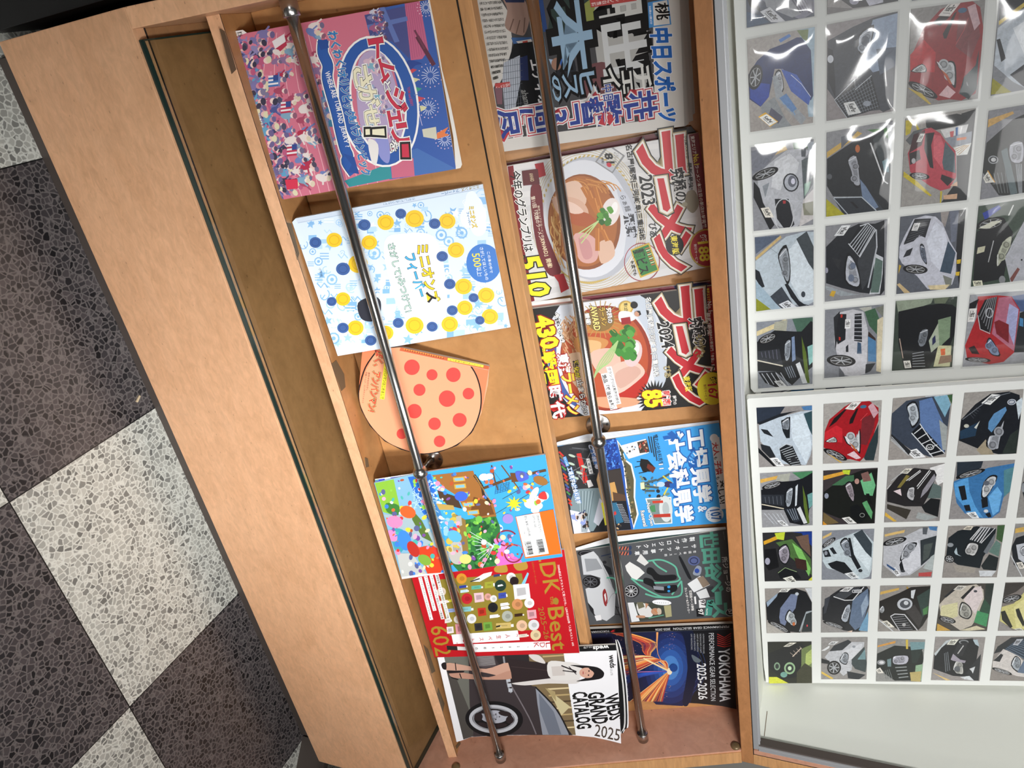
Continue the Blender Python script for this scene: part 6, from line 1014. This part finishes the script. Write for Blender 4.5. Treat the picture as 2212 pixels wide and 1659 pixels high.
 ([(2095.5, 636.6), (2079, 792), (2225, 783), (2245, 625)], C8, ['9a9ca2', 'p 4a5f8a 1160,0 1400,-40 1400,120 1240,130', 'p a8242a 880,0 1050,-10 1170,0 1240,110 1190,480 1100,560 980,580 790,540 770,420 870,180', 'p b06a80 1060,10 1160,0 1230,110 1190,470 1000,320', 'p a8acd4 1150,60 1230,110 1190,420 1120,240', 'p 1a1a1e 880,150 940,30 1048,0 990,310 900,280', 'h 6 7 85878d 885,160 990,320 1045,0 960,20', 'l 7 c8c8cc 880,160 900,280 985,318', 'r 9 b8bac0 978,140 30,40', 'p 7a1e24 1020,220 1060,200 1145,240 1145,400 1040,320', 'L 7d8eae 955,390 990,355 1075,500 1010,505 970,460', 'p 1c1c20 810,60 890,20 860,100 805,105', 'p 2a1c1e 800,440 850,420 895,495 830,490', 'k e6e4e2 790,218 848,215 872,102 808,105', 'p 26292d 1190,480 1240,140 1400,80 1400,470', 'w 880,542 110,22 4', 'p 4a86b8 1240,180 1269,190 1269,260 1235,250'], 'photo of red car with black slatted grille, fourth column, bottom, upper board'),
]
LOW = [
 ([(1634, 880), (1640, 1009), (1755, 1004), (1754, 875)], D1, ['918d8c', 'p 2a3240 95,160 340,150 300,210 100,300', 'p 1e2228 100,290 300,210 480,180 400,200 130,310', 'p 4a78a8 480,150 575,140 575,180 500,180', 'p b4c0cc 115,310 290,240 480,190 575,180 575,480 560,560 520,650 300,640 250,580 130,450', 'p ccd8e2 385,230 490,210 550,340 565,500 520,640 400,420', 'p 2f4a52 500,210 575,185 575,400 545,340', 'p 1d2126 305,270 385,235 380,420 350,420 320,360', 'L 8a929c 310,280 375,240 375,350 330,340', 'p 22252a 130,340 190,350 240,410 160,380', 'p 25282d 130,470 210,490 260,580 210,590 140,520', 'p 1c1f23 290,500 350,475 400,480 480,650 390,655 310,600', 'h 9 6 a8aeb4 295,520 400,660 480,650 390,480', 'o 2a2c30 415,605 30,20', 'l 7 c0c6cc 285,510 350,470 400,485', 'p 15181c 110,500 200,590 260,660 240,660 110,540', 'k e8eaec 208,592 270,660 335,658 275,588'], 'photo of silver sedan with slatted grille, leftmost column, top, lower board'),
 ([(1641.5, 1022), (1646.6, 1139), (1755.5, 1134), (1755, 1016)], D3, ['8f9094', 'p d0a450 125,100 380,45 380,70 130,130', 'p a4a69c 280,60 385,45 370,120 260,110', 'p 48805a 400,40 575,28 575,60 480,100', 'p 181a1f 135,190 300,120 420,110 490,90 575,40 575,320 545,360 540,480 480,490 380,470 330,360 140,360', 'p 6a9a98 530,230 575,210 575,320 545,350', 'p 566a2a 490,150 520,260 550,470 530,480 500,330', 'w 230,150 92,24 -16', 'p 2a2e35 140,230 330,230 330,330 140,300', 'h 5 5 5a5f68 150,250 320,240 325,320 160,300', 'L 9aa2ac 350,200 410,160 390,320 350,340', 'l 8 d0c8b4 140,312 330,350', 'p c4ccd4 430,160 450,140 440,320 425,330', 'p 2a2f38 340,350 430,350 470,450 420,470', 'h 4 6 7f8894 350,360 430,340 460,440 400,450', 'p ccd0d4 440,350 470,330 530,470 500,480', 'h 5 7 b4b8c0 145,390 320,390 380,490 230,480', 'k e4e6e8 270,452 325,498 372,495 318,450'], 'photo of black minivan, leftmost column, second, lower board'),
 ([(1647, 1150.5), (1652, 1255.5), (1754, 1253.4), (1754, 1147)], D3, ['2a2a2c', 'p c8962a 155,630 320,560 330,590 160,660', 'p b8c83a 250,560 340,550 330,620 270,610', 'p 1f3a86 400,550 575,545 575,680 480,560', 'p 4a6a3a 260,640 400,610 560,780 570,920 500,860 380,760', 'p 7ab860 400,640 480,700 560,860 545,930 440,740', 'p 3a2622 420,770 520,790 530,880 440,860', 'p 6a5448 430,590 540,570 560,760 480,680', 'L 9a94a0 280,700 350,650 385,740 350,830 300,800', 'p 141417 165,700 260,690 290,850 200,880 165,830', 'o 99a 190,800 22,30', 'p 15171a 280,900 340,850 440,890 480,950 300,950', 'l 5 8fa87a 280,900 340,855 440,890', 'k e2e2d8 320,945 390,990 450,985 400,925', 'p c8ca3a 540,960 575,930 575,990'], 'photo of black car with green reflections, leftmost column, third, lower board'),
 ([(1652, 1271), (1656, 1367), (1754, 1366), (1753.6, 1269)], E1, ['918c88', 'p c8ccd0 470,80 530,78 530,200 500,130', 'p 1b1c20 135,200 260,110 390,80 480,110 530,200 530,300 470,330 430,460 330,450 145,350', 'p 6f7a96 250,330 260,250 350,130 410,130 390,250 330,330 300,400 260,380', 'p 8fa0b4 140,200 240,120 230,150 150,240', 'p 99a2a8 420,450 450,360 480,280 530,270 530,340 460,380 430,450', 'L b8c0c4 300,350 335,260 380,320 405,370 385,405', 'o b8683a 375,385 12,16', 'k dcdcd8 245,112 320,112 352,82 270,85', 'o b8c0c8 402,128 16,14', 'w 250,410 110,22 28', 'p a8a49e 145,370 230,420 300,462 145,464', 'p 2a3032 480,300 530,280 530,450 440,455', 'o c8404a 490,400 6,10'], 'photo of glossy black coupe, leftmost column, fourth, lower board'),
 ([(1658, 1386), (1661, 1475.7), (1754, 1475), (1753, 1385)], E1, ['23241f', 'p 15161b 155,640 300,580 440,550 520,620 490,700 400,840 280,860 160,760', 'p 6a7a4a 440,600 528,560 530,890 400,890 440,740', 'p a8b86a 480,640 530,600 530,720 470,760', 'p 3a3a2a 400,800 470,720 530,760 530,893 400,893', 'o 8fb088 340,765 48,52', 'o 2a3030 340,765 34,36', 'o b8d0b0 340,765 16,18', 'o 7f9a80 232,748 26,34', 'o 2a3030 232,748 16,22', 'p c8cc40 163,840 230,840 330,893 163,895', 'k dcd8cc 285,580 335,580 400,545 340,545', 'h 4 5 8a8078 330,640 440,570 460,600 370,670', 'l 8 c8b8a8 365,665 440,590', 'o 6d9a90 290,820 30,24'], 'photo of vintage car with round twin lamps, leftmost column, bottom, lower board'),
 ([(1779.4, 872.3), (1777.7, 1001.4), (1897.4, 996.8), (1905, 864)], D1, ['a09c98', 'p 9c1a22 680,360 720,260 850,150 920,110 1060,100 1140,160 1140,270 1040,560 980,620 900,600 870,600 670,500', 'p c02630 680,370 780,310 830,340 830,460 680,440', 'p 6f262c 1000,250 1120,200 1100,330 1040,480 980,470', 'p c49aa4 1050,150 1090,115 1140,200 1100,250', 'p 1c1618 712,330 760,250 860,165 870,170 780,280', 'p 1c1618 890,300 895,260 950,170 970,160 920,290', 'k e2e2de 852,170 930,178 992,110 915,112', 'o 3a6a8a 1010,150 28,14 -8', 'L c8ccd0 838,395 880,440 960,400 985,340 985,550 940,500 870,470', 'p b8602a 885,450 930,490 960,540 935,520', 'L b4b8b8 682,450 760,408 785,455', 'p d8bcc4 870,560 930,530 990,590 950,600', 'p 2a383c 1015,590 1060,470 1140,300 1135,450 1100,610 1030,610', 'w 770,560 110,30 24', 'p c8a44a 700,550 760,580 830,630 815,630', 'l 4 d04a50 985,270 1045,205'], 'photo of bright red sports car, second column, top, lower board'),
 ([(1778.4, 1016), (1776.4, 1133.6), (1889.4, 1130), (1896, 1010)], D3, ['3a3436', 'p d09a3a 668,70 860,25 870,50 668,105', 'p b8cc3a 830,20 900,18 890,60 840,50', 'p 181a18 668,210 800,110 920,50 1000,20 1135,10 1100,470 960,475 800,430 668,380', 'p 3f6a4a 740,150 860,70 930,60 930,110 830,150', 'p 6ab080 985,110 1080,40 1115,150 1090,240 1020,230', 'p 7a5a54 990,50 1050,30 1080,110 1010,120', 'p 5a9a68 1000,300 1040,280 1090,380 1080,440 1030,360', 'p 111312 1030,220 1060,220 1090,320 1060,300', 'L 9a9098 850,150 900,115 930,200 930,300 890,250', 'p 121416 900,330 960,310 1050,410 990,470 900,410', 'r 5 8a8f8a 1000,405 20,16', 'k e2e2de 825,430 880,478 955,475 890,418', 'o 8a90a0 695,240 18,24', 'p 6a5a3a 668,380 800,470 700,488 664,470', 'p c88a2a 664,455 700,488 664,490', 'o b08a80 955,115 20,24'], 'photo of dark car with green bonnet reflections, second column, second, lower board'),
 ([(1776.4, 1146), (1775, 1252), (1882, 1250), (1888.6, 1141.6)], D3, ['83878f', 'p d0b070 662,590 740,550 735,575 662,610', 'p b9c6cc 662,700 760,630 870,580 1000,530 1100,640 1080,870 1060,930 980,960 880,900 700,860 662,800', 'p d0dce2 925,600 1010,560 1080,770 1060,890 990,800 930,740', 'p 39434a 925,570 1000,528 1085,650 1080,770 1030,720', 'L 8f97a2 810,640 870,600 925,740 905,770 850,720', 'p 1c2025 880,600 900,600 930,740 990,850 960,870 910,780', 'p 1b1e22 705,820 780,795 850,810 920,890 850,910 740,860', 'p 22262b 720,690 750,680 785,735 755,740', 'p 22262b 662,710 710,700 735,760 680,765', 'o 8a8f98 690,730 14,18', 'o 2c2f34 985,880 18,14', 'k e0e4e6 848,905 910,950 975,938 920,890', 'w 715,640 70,22 -36'], 'photo of white car with black intakes, second column, third, lower board'),
 ([(1774.6, 1267), (1773.3, 1366), (1874, 1364.7), (1879.7, 1265.6)], E1, ['8f8c8a', 'p 26272b 620,250 690,140 780,80 1000,62 1025,100 1020,240 940,450 860,450 800,440 620,350', 'p 5f7088 880,180 1010,80 1020,200 960,400 900,440 850,380', 'p 8fa0b4 950,230 1000,130 1015,220 960,330', 'p 15161a 715,150 790,90 970,65 880,180 800,180', 'h 8 5 55595f 715,150 800,180 950,70 800,85', 'l 8 d0d2d4 715,150 810,182 880,180 975,68', 'k dcdcdc 765,105 840,108 890,68 820,70', 'r 6 c0c2c6 890,105 14,12', 'r 6 c0c2c6 908,104 14,12', 'r 6 c0c2c6 925,103 14,12', 'r 6 c0c2c6 942,102 14,12', 'L a8b0ba 775,350 820,230 865,215 835,375', 'p 3a3d44 640,170 690,145 650,290 630,300', 'w 720,395 100,18 18', 'p 6f9ab8 930,440 1010,280 1018,450', 'p d8c0b0 830,450 880,440 870,457'], 'photo of charcoal car with four-ring badge, second column, fourth, lower board'),
 ([(1774.3, 1376.6), (1773.8, 1466.8), (1871.6, 1466.8), (1874.2, 1375.6)], E1, ['8d8a88', 'p b8babf 640,670 680,620 760,610 850,540 980,540 975,580 880,700 870,780 800,830 700,730', 'p c9cbd0 790,620 960,550 960,590 870,690 800,720', 'p 2f3237 680,620 720,570 840,520 870,540 790,610', 'p dcdee0 610,615 680,570 680,590 640,615', 'L 9aa0a8 765,700 805,630 845,650 825,735', 'p 3a4446 870,690 980,580 1000,720 990,800 900,770 870,730', 'p 6f8f94 920,690 985,600 990,690', 'p 2a2d33 830,790 990,820 930,862 840,850', 'k dcdee0 668,560 718,565 760,535 700,535', 'o 8a8f96 890,580 14,10', 'p d0b050 612,790 715,850 700,860 612,810', 'w 720,760 60,60 30', 'p 25272b 612,680 680,700 690,730 612,720'], 'photo of silver sedan rear corner, second column, bottom, lower board'),
 ([(1929.3, 859.8), (1918.5, 993.4), (2043.3, 986.8), (2058.4, 850.2)], D2, ['97928e', 'p b8bcc0 420,100 500,85 620,85 660,90 660,120 440,130', 'p 3a4250 135,250 260,140 420,110 500,100 640,160 610,400 590,590 460,620 300,560 130,440', 'p 5b76a4 370,140 480,110 540,250 600,380 580,590 500,560 380,330', 'p 9aa0a0 540,300 610,360 600,560 570,560', 'p 7aa6bc 495,105 610,90 640,170 590,280', 'p 3a5a3a 610,90 655,85 650,170', 'L b4bcc4 262,180 340,145 375,290 310,375 280,260', 'p 16181d 305,410 375,340 520,500 590,590 480,620 420,540', 'h 5 8 c8ccd0 310,400 470,620 590,590 375,340', 'l 9 d0d4d8 305,415 420,545 490,625', 'l 8 d0d4d8 375,335 480,490 590,590', 'o 26282c 462,535 38,26', 'r 7 d8dadc 462,535 32,22', 'l 5 d8dadc 440,530 458,545 464,528 472,545 486,528', 'k e6e8ea 255,572 325,632 428,622 348,548', 'p 26282c 130,420 300,570 280,600 130,460', 'h 3 6 b0b4b8 135,440 125,480 290,620 240,560'], 'photo of blue car with chrome slats and round badge, third column, top, lower board'),
 ([(1918.5, 1006.5), (1909.7, 1128), (2029.4, 1124.7), (2040.8, 999.4)], D4, ['8f8c8a', 'p dcdcdc 460,0 600,-40 580,120 530,150', 'p 262426 95,190 200,60 330,0 500,20 520,60 470,200 400,330 250,330 95,290', 'p 8a8890 400,190 500,50 515,90 440,200 380,260', 'p 7a6f3a 180,170 260,60 290,70 210,170', 'p d8c8cc 150,200 210,180 220,240', 'L b4b4b8 280,170 330,160 330,210 320,290 260,250', 'l 7 c8cacc 260,110 380,20', 'l 6 c8cacc 280,110 385,30', 'l 8 d0d2d4 350,160 460,20', 'l 6 d0d2d4 355,180 470,30', 'k d8d4c8 205,45 270,50 315,5 255,5', 'p 5a6a68 440,260 490,130 560,160 555,260', 'p 1c1e20 390,330 470,260 550,270 530,420 420,380', 'p 9aa0a0 360,380 530,420 430,450 340,430', 'p 3a3630 95,310 300,360 260,440 95,350', 'p d0a848 80,380 180,458 150,460 75,410', 'l 6 c8c8c8 95,180 130,140', 'l 5 b8bcc0 130,110 240,30'], 'photo of black saloon with a bright rear glass, third column, second, lower board'),
 ([(1910, 1139), (1904, 1248.3), (2013, 1247), (2025.6, 1136)], D4, ['8c8a88', 'p d0b070 75,570 250,530 240,555 75,590', 'p b4b6bc 65,670 200,610 380,520 530,510 520,640 490,760 390,850 290,920 180,930 60,830', 'p c9cbd2 240,650 360,620 380,700 380,840 280,910 200,830', 'p 30363a 380,620 520,580 500,740 385,840', 'p 4a5250 410,660 490,640 450,770 400,800', 'L a8acb4 205,800 225,720 270,650 350,640 330,690 260,760', 'w 160,630 105,30 -14', 'p 55595f 400,510 445,510 435,570 400,570', 'p 4a78a8 450,500 525,505 520,540 460,530', 'k e0e2e6 130,870 180,930 215,910 165,850', 'p 35507a 90,820 170,870 150,880 95,840', 'p 1c1e22 200,830 220,790 245,890 210,880', 'o 3a3d42 230,885 20,10', 'p b04a4a 365,900 480,890 470,930 365,930', 'p a8b0b0 470,760 500,740 485,880 400,860'], 'photo of silver hatchback with a leaf-shaped lamp, third column, third, lower board'),
 ([(1901.6, 1264.6), (1895.8, 1363.5), (2001.7, 1362.7), (2010, 1263)], E2, ['8e8a86', 'p c8a45a 38,110 200,75 195,95 36,135', 'p b08a30 262,60 290,90 275,130 265,110', 'p 23201f 30,190 200,120 300,70 470,60 460,300 400,400 360,440 200,440 30,340', 'p 3b3838 250,280 330,220 400,330 370,420 300,330', 'p 33423e 350,150 465,80 440,280 400,330', 'p 4a7a4a 400,260 450,230 440,300 405,310', 'o b8bcc2 247,215 66,52 -6', 'o 4a4d54 250,215 46,36 -6', 'o c8ccd0 258,205 20,18', 'p 1b1c20 130,310 240,305 330,440 210,445 150,380', 'h 7 3 a8a8ac 140,320 200,445 320,440 235,312', 'l 9 c4c4c8 125,320 160,300 245,305 355,440', 'l 7 c4c4c8 125,320 200,440', 'o aaa 240,392 16,14', 'L b0b4b8 30,260 60,225 75,270 45,295', 'p c8ccd0 300,100 340,90 320,170 300,160', 'k e0dcd0 45,365 95,415 160,412 95,355', 'l 8 c8ccd0 25,350 150,450'], 'photo of black city car with round lamp and studded grille, third column, fourth, lower board'),
 ([(1895.8, 1379), (1892, 1471.4), (1990, 1472.4), (1998.7, 1381)], E2, ['8a8a88', 'p c8924a 15,570 170,530 165,550 12,585', 'p 202423 10,640 160,570 300,580 400,620 410,700 320,870 160,870 0,760', 'p 6f8f94 290,540 420,540 415,600 300,610', 'p 26302e 300,610 400,600 350,720 310,720', 'L b4b4c0 135,680 160,655 285,655 270,730 150,735', 'p 6d8488 95,690 130,680 130,750 100,750', 'h 4 8 8f9496 160,745 200,860 280,850 260,740', 'o 8a8c90 45,715 36,22', 'o d0d0d4 48,715 20,13', 'h 4 5 6a6f70 60,790 120,770 150,860 80,860', 'k e4e0d8 0,780 20,808 68,805 35,758', 'p 8aa88a 340,740 400,730 390,870 330,870', 'p b0a06a 290,800 390,790 380,880 300,875', 'p c8b04a 255,520 275,520 275,600 258,600'], 'photo of dark boxy car with square lamp, third column, bottom, lower board'),
 ([(2083.6, 848), (2066, 984.3), (2195.8, 979.3), (2211, 840)], D2, ['989490', 'p 1c1f25 730,300 850,170 980,80 1140,60 1230,90 1240,300 1200,590 1060,600 900,560 710,480', 'p 5a88b4 965,320 1010,250 1110,190 1120,220 1050,330 990,410 960,380', 'p 243a50 720,400 880,320 850,440 720,470', 'p c4d0d8 1200,150 1250,110 1260,180 1220,300', 'p 2b3330 1080,590 1150,430 1220,380 1200,590', 'p 9a8f7a 860,560 940,470 1010,600 900,600', 'L a4a8b0 945,530 965,440 1040,420 1110,280 1060,500 1040,570', 'k e6e8e8 902,160 978,175 1075,88 992,82', 'o b8bcc4 1162,150 38,26 -8', 'r 6 3a4a60 1162,150 26,16 -8', 'o b8b8ac 775,355 22,16', 'h 5 5 3f434a 800,260 860,190 900,200 830,300', 'p c8ccc4 840,370 890,310 860,380', 'l 7 6d727a 740,300 990,110 1150,70'], 'photo of black car with large round nose badge, fourth column, top, lower board'),
 ([(2066, 997.7), (2049.6, 1121), (2171.9, 1118.4), (2192.6, 992.6)], D4, ['8d8a8a', 'p 3a70a4 660,120 800,60 960,0 1190,-40 1150,90 1090,260 1060,380 990,430 880,430 760,390 690,300', 'p 5498d0 670,130 790,80 800,200 850,330 920,430 800,390 680,240', 'p 68a8dc 960,250 1040,160 1080,220 1050,370 1000,410', 'p 4f7f8a 1095,20 1185,-10 1150,200 1095,250', 'p 28303a 700,-200 950,-160 900,0 690,100', 'L c8ccd0 900,250 920,130 980,65 1040,70 1010,150 940,260', 'o 5a606a 945,130 26,22', 'p 1a1d22 705,160 760,150 780,270 735,280', 'p 1a1d22 750,320 800,315 815,370 770,370', 'p 1a1d22 900,270 955,250 960,330 910,345', 'p 1a1d22 935,395 975,380 990,420 960,425', 'o c8ccd0 942,370 20,14', 'k e4e8ea 770,385 825,432 885,430 850,375', 'w 810,50 130,26 -16'], 'photo of bright blue hatchback, fourth column, second, lower board'),
 ([(2048.8, 1135.6), (2035.2, 1247.5), (2153, 1246.5), (2170.6, 1133)], D4, ['8f8a86', 'p 3f5a3a 1040,495 1105,490 1080,640 1030,610', 'p 1d2328 620,600 700,540 860,500 1030,520 1010,640 920,760 890,860 700,830 600,760', 'p 6a7076 920,720 1020,560 1010,640 950,740', 'p 5f7a72 965,720 1030,620 1070,650 1050,760', 'p 22282a 900,840 970,740 1050,770 1030,880 920,870', 'p 2a2d30 805,610 890,510 990,505 900,650', 'h 4 9 c4c6ca 810,615 900,645 990,510 900,505', 'l 8 c8cacc 805,615 895,510 1020,515 900,645', 'L c0c0c0 765,690 800,635 885,655 850,755 790,745', 'p a8b8c0 670,720 690,680 700,740 735,760 680,740', 'o 8a8f94 638,660 26,18', 'w 630,780 44,34 20', 'k dcd4c4 742,528 812,532 835,500 780,498', 'p 9a948c 660,830 860,860 840,900 690,890', 'p c8ccd0 880,880 1030,880 990,930 890,930'], 'photo of dark teal car with upright chrome grille, fourth column, third, lower board'),
 ([(2034.7, 1260.6), (2021, 1362.2), (2131.5, 1362.7), (2147.2, 1259.6)], E2, ['46423e', 'p 2a3230 940,45 1010,40 980,240 930,180', 'p b8b0a4 540,220 640,110 760,60 860,45 920,90 925,170 860,340 820,400 720,440 560,330', 'p cfc4c4 750,180 820,80 900,60 920,150 850,300', 'p c8c49a 560,230 700,200 700,320 640,340 550,310', 'p 22242a 580,155 600,160 690,85 670,78', 'p 1d1e22 725,160 745,175 850,65 830,58', 'k d0ccc4 662,92 735,98 778,58 705,55', 'o 3a3d44 852,105 16,10', 'L a8a8a0 710,270 735,195 800,230 825,295 790,345 720,320', 'p 3f8a5a 838,370 870,270 965,300 945,410', 'p 2a4a3a 890,280 930,170 985,240 970,300', 'w 610,350 76,26 14', 'p c09a4a 525,380 640,440 520,445', 'p c8c0a4 720,440 860,400 940,430 800,444'], 'photo of cream coloured rounded car, fourth column, fourth, lower board'),
 ([(2020.6, 1375.3), (2011, 1468.6), (2115.7, 1470.6), (2128.5, 1376)], E2, ['918c8a', 'p 1d1e22 500,650 560,570 700,520 830,510 880,580 860,700 800,840 660,830 490,770', 'p b8c0c4 500,640 600,530 650,515 560,590 510,660', 'p a8b8c0 830,520 870,520 885,580 850,560', 'o 8a8d90 752,540 42,18', 'o 26282c 752,542 30,12', 'p 2c2d31 660,640 700,560 790,540 740,660 690,660', 'l 9 b4b4b4 700,640 750,570', 'k dcdcd0 604,562 672,565 712,515 642,520', 'L b4b4b0 655,780 680,700 730,690 755,800 730,825', 'o 5a5d62 695,770 26,24', 'p 9a94a0 640,690 660,640 720,690 770,700 760,720 660,700', 'h 3 6 6d7278 580,640 620,620 640,780 590,800', 'p 2a2c30 770,810 900,640 880,870 840,870', 'p c8ccd0 800,770 850,750 830,810 820,790', 'p c8ccd0 720,840 800,830 840,870 760,860', 'p d0b478 480,800 640,868 600,868'], 'photo of black car with round vent nose, fourth column, bottom, lower board'),
 ([(2215, 990), (2196, 1118), (2310, 1113), (2340, 985)], D4, ['8b8986', 'p 26282c 1240,150 1400,-60 1700,-60 1600,400 1300,380', 'o 8a8f94 1262,170 16,40'], 'photo sliver of a dark car, rightmost column, second, lower board'),
 ([(2194, 1131), (2174.4, 1246), (2300, 1244), (2330, 1128)], D4, ['8c8a88', 'p c8a458 1195,520 1300,500 1300,540 1190,560', 'p 22252a 1160,680 1200,600 1320,560 1500,560 1460,800 1300,880 1180,830', 'p b8bcc4 1200,660 1290,640 1290,830 1220,780', 'L b0b4bc 1235,700 1269,670 1275,750 1240,740', 'k e0dcd4 1200,812 1230,865 1280,860 1250,805', 'l 8 c8ccd0 1150,740 1250,930'], 'photo of white car nose, rightmost column, third, lower board'),
 ([(2172, 1258), (2155.5, 1362), (2275, 1361), (2300, 1256)], E2, ['77706c', 'p 3a3634 1110,35 1300,30 1200,110 1090,160', 'p c2bc7c 1075,240 1180,210 1300,80 1500,60 1450,440 1180,430 1060,360', 'p d2cc90 1180,240 1280,160 1330,300 1270,420 1200,420', 'w 1160,170 90,32 -14', 'p 22231f 1070,280 1105,270 1170,410 1150,420 1080,350', 'p 22231f 1195,260 1225,250 1275,380 1260,410 1210,320', 'k d8d8cc 1180,428 1230,446 1269,442 1240,420', 'p 8a8684 1050,350 1180,446 1045,446'], 'photo of yellow-green sports car, rightmost column, fourth, lower board'),
 ([(2152, 1373.5), (2138, 1469.4), (2255, 1471), (2275, 1373)], E2, ['88827e', 'p 2a2c30 1040,580 1160,500 1300,495 1150,600 1010,640', 'p c4bfbc 1000,710 1090,600 1200,640 1260,700 1400,560 1400,860 1200,830 1000,760', 'p 2b3644 1100,600 1210,520 1400,500 1280,700 1240,670', 'h 8 6 5a6a7c 1105,600 1210,520 1380,540 1260,690', 'k b0b4bc 1170,565 1215,568 1262,512 1205,515', 'L 9aa2aa 1155,740 1190,660 1230,680 1240,720 1220,800', 'p 26282c 1005,700 1070,640 1090,650 1060,710', 'w 1080,790 90,18 18', 'p 5a6a80 1210,800 1269,690 1280,810'], 'photo of pale car with dark slatted nose, rightmost column, bottom, lower board'),
]
GAP = [
 ([(1640, 740), (1645, 872), (1758, 864), (1757, 730)], (1590, 640), ['30343c', 'p 777a80 210,800 420,790 300,870 210,880', 'p 2a5a80 470,800 660,780 665,870 480,870', 'l 6 b8bcc0 300,850 470,800'], 'photo sliver with blue bodywork, leftmost column in the gap between boards'),
 ([(1781, 730), (1784, 868), (1902, 860), (1903, 720)], (1590, 640), ['4a4f5c', 'p c8ccd4 860,830 960,760 1130,740 1080,800 1000,830', 'k dcdee0 975,800 1010,812 1060,775 1020,765', 'p 2a2d33 1080,780 1200,740 1230,740 1230,800'], 'photo sliver with white bonnet, second column in the gap between boards'),
 ([(1928, 720), (1926, 862), (2053, 852), (2058, 710)], (1890, 640), ['3a3f4a', 'p 1f2126 280,770 420,710 430,760 300,790', 'h 6 4 9a9ca4 290,770 410,770 425,715 350,715', 'p b0343c 410,770 430,700 490,750', 'p cfd2dc 480,720 640,700 645,740 500,750', 'p d8d0d4 530,715 640,700 640,735 530,740', 'k dcdee0 190,785 230,785 270,755 215,758'], 'photo sliver with a red corner, third column in the gap between boards'),
 ([(2080, 710), (2078, 852), (2225, 842), (2230, 700)], (1890, 640), ['23304a', 'p c8a030 750,712 850,700 800,735 750,738', 'p 2a4a9a 1000,700 1269,680 1269,700 1100,715', 'l 5 8a94a4 900,715 1100,700'], 'photo sliver with yellow stripe, fourth column in the gap between boards'),
]
for px, v, items, label in UP: photo(BA, px, v, [(items[0],)] + items[1:], label, True)
for px, v, items, label in LOW: photo(BB, px, v, [(items[0],)] + items[1:], label, False, 'car photos on the lower board')
for px, v, items, label in GAP: photo(BC, px, v, [(items[0],)] + items[1:], label, False, 'car photos on the hidden board')
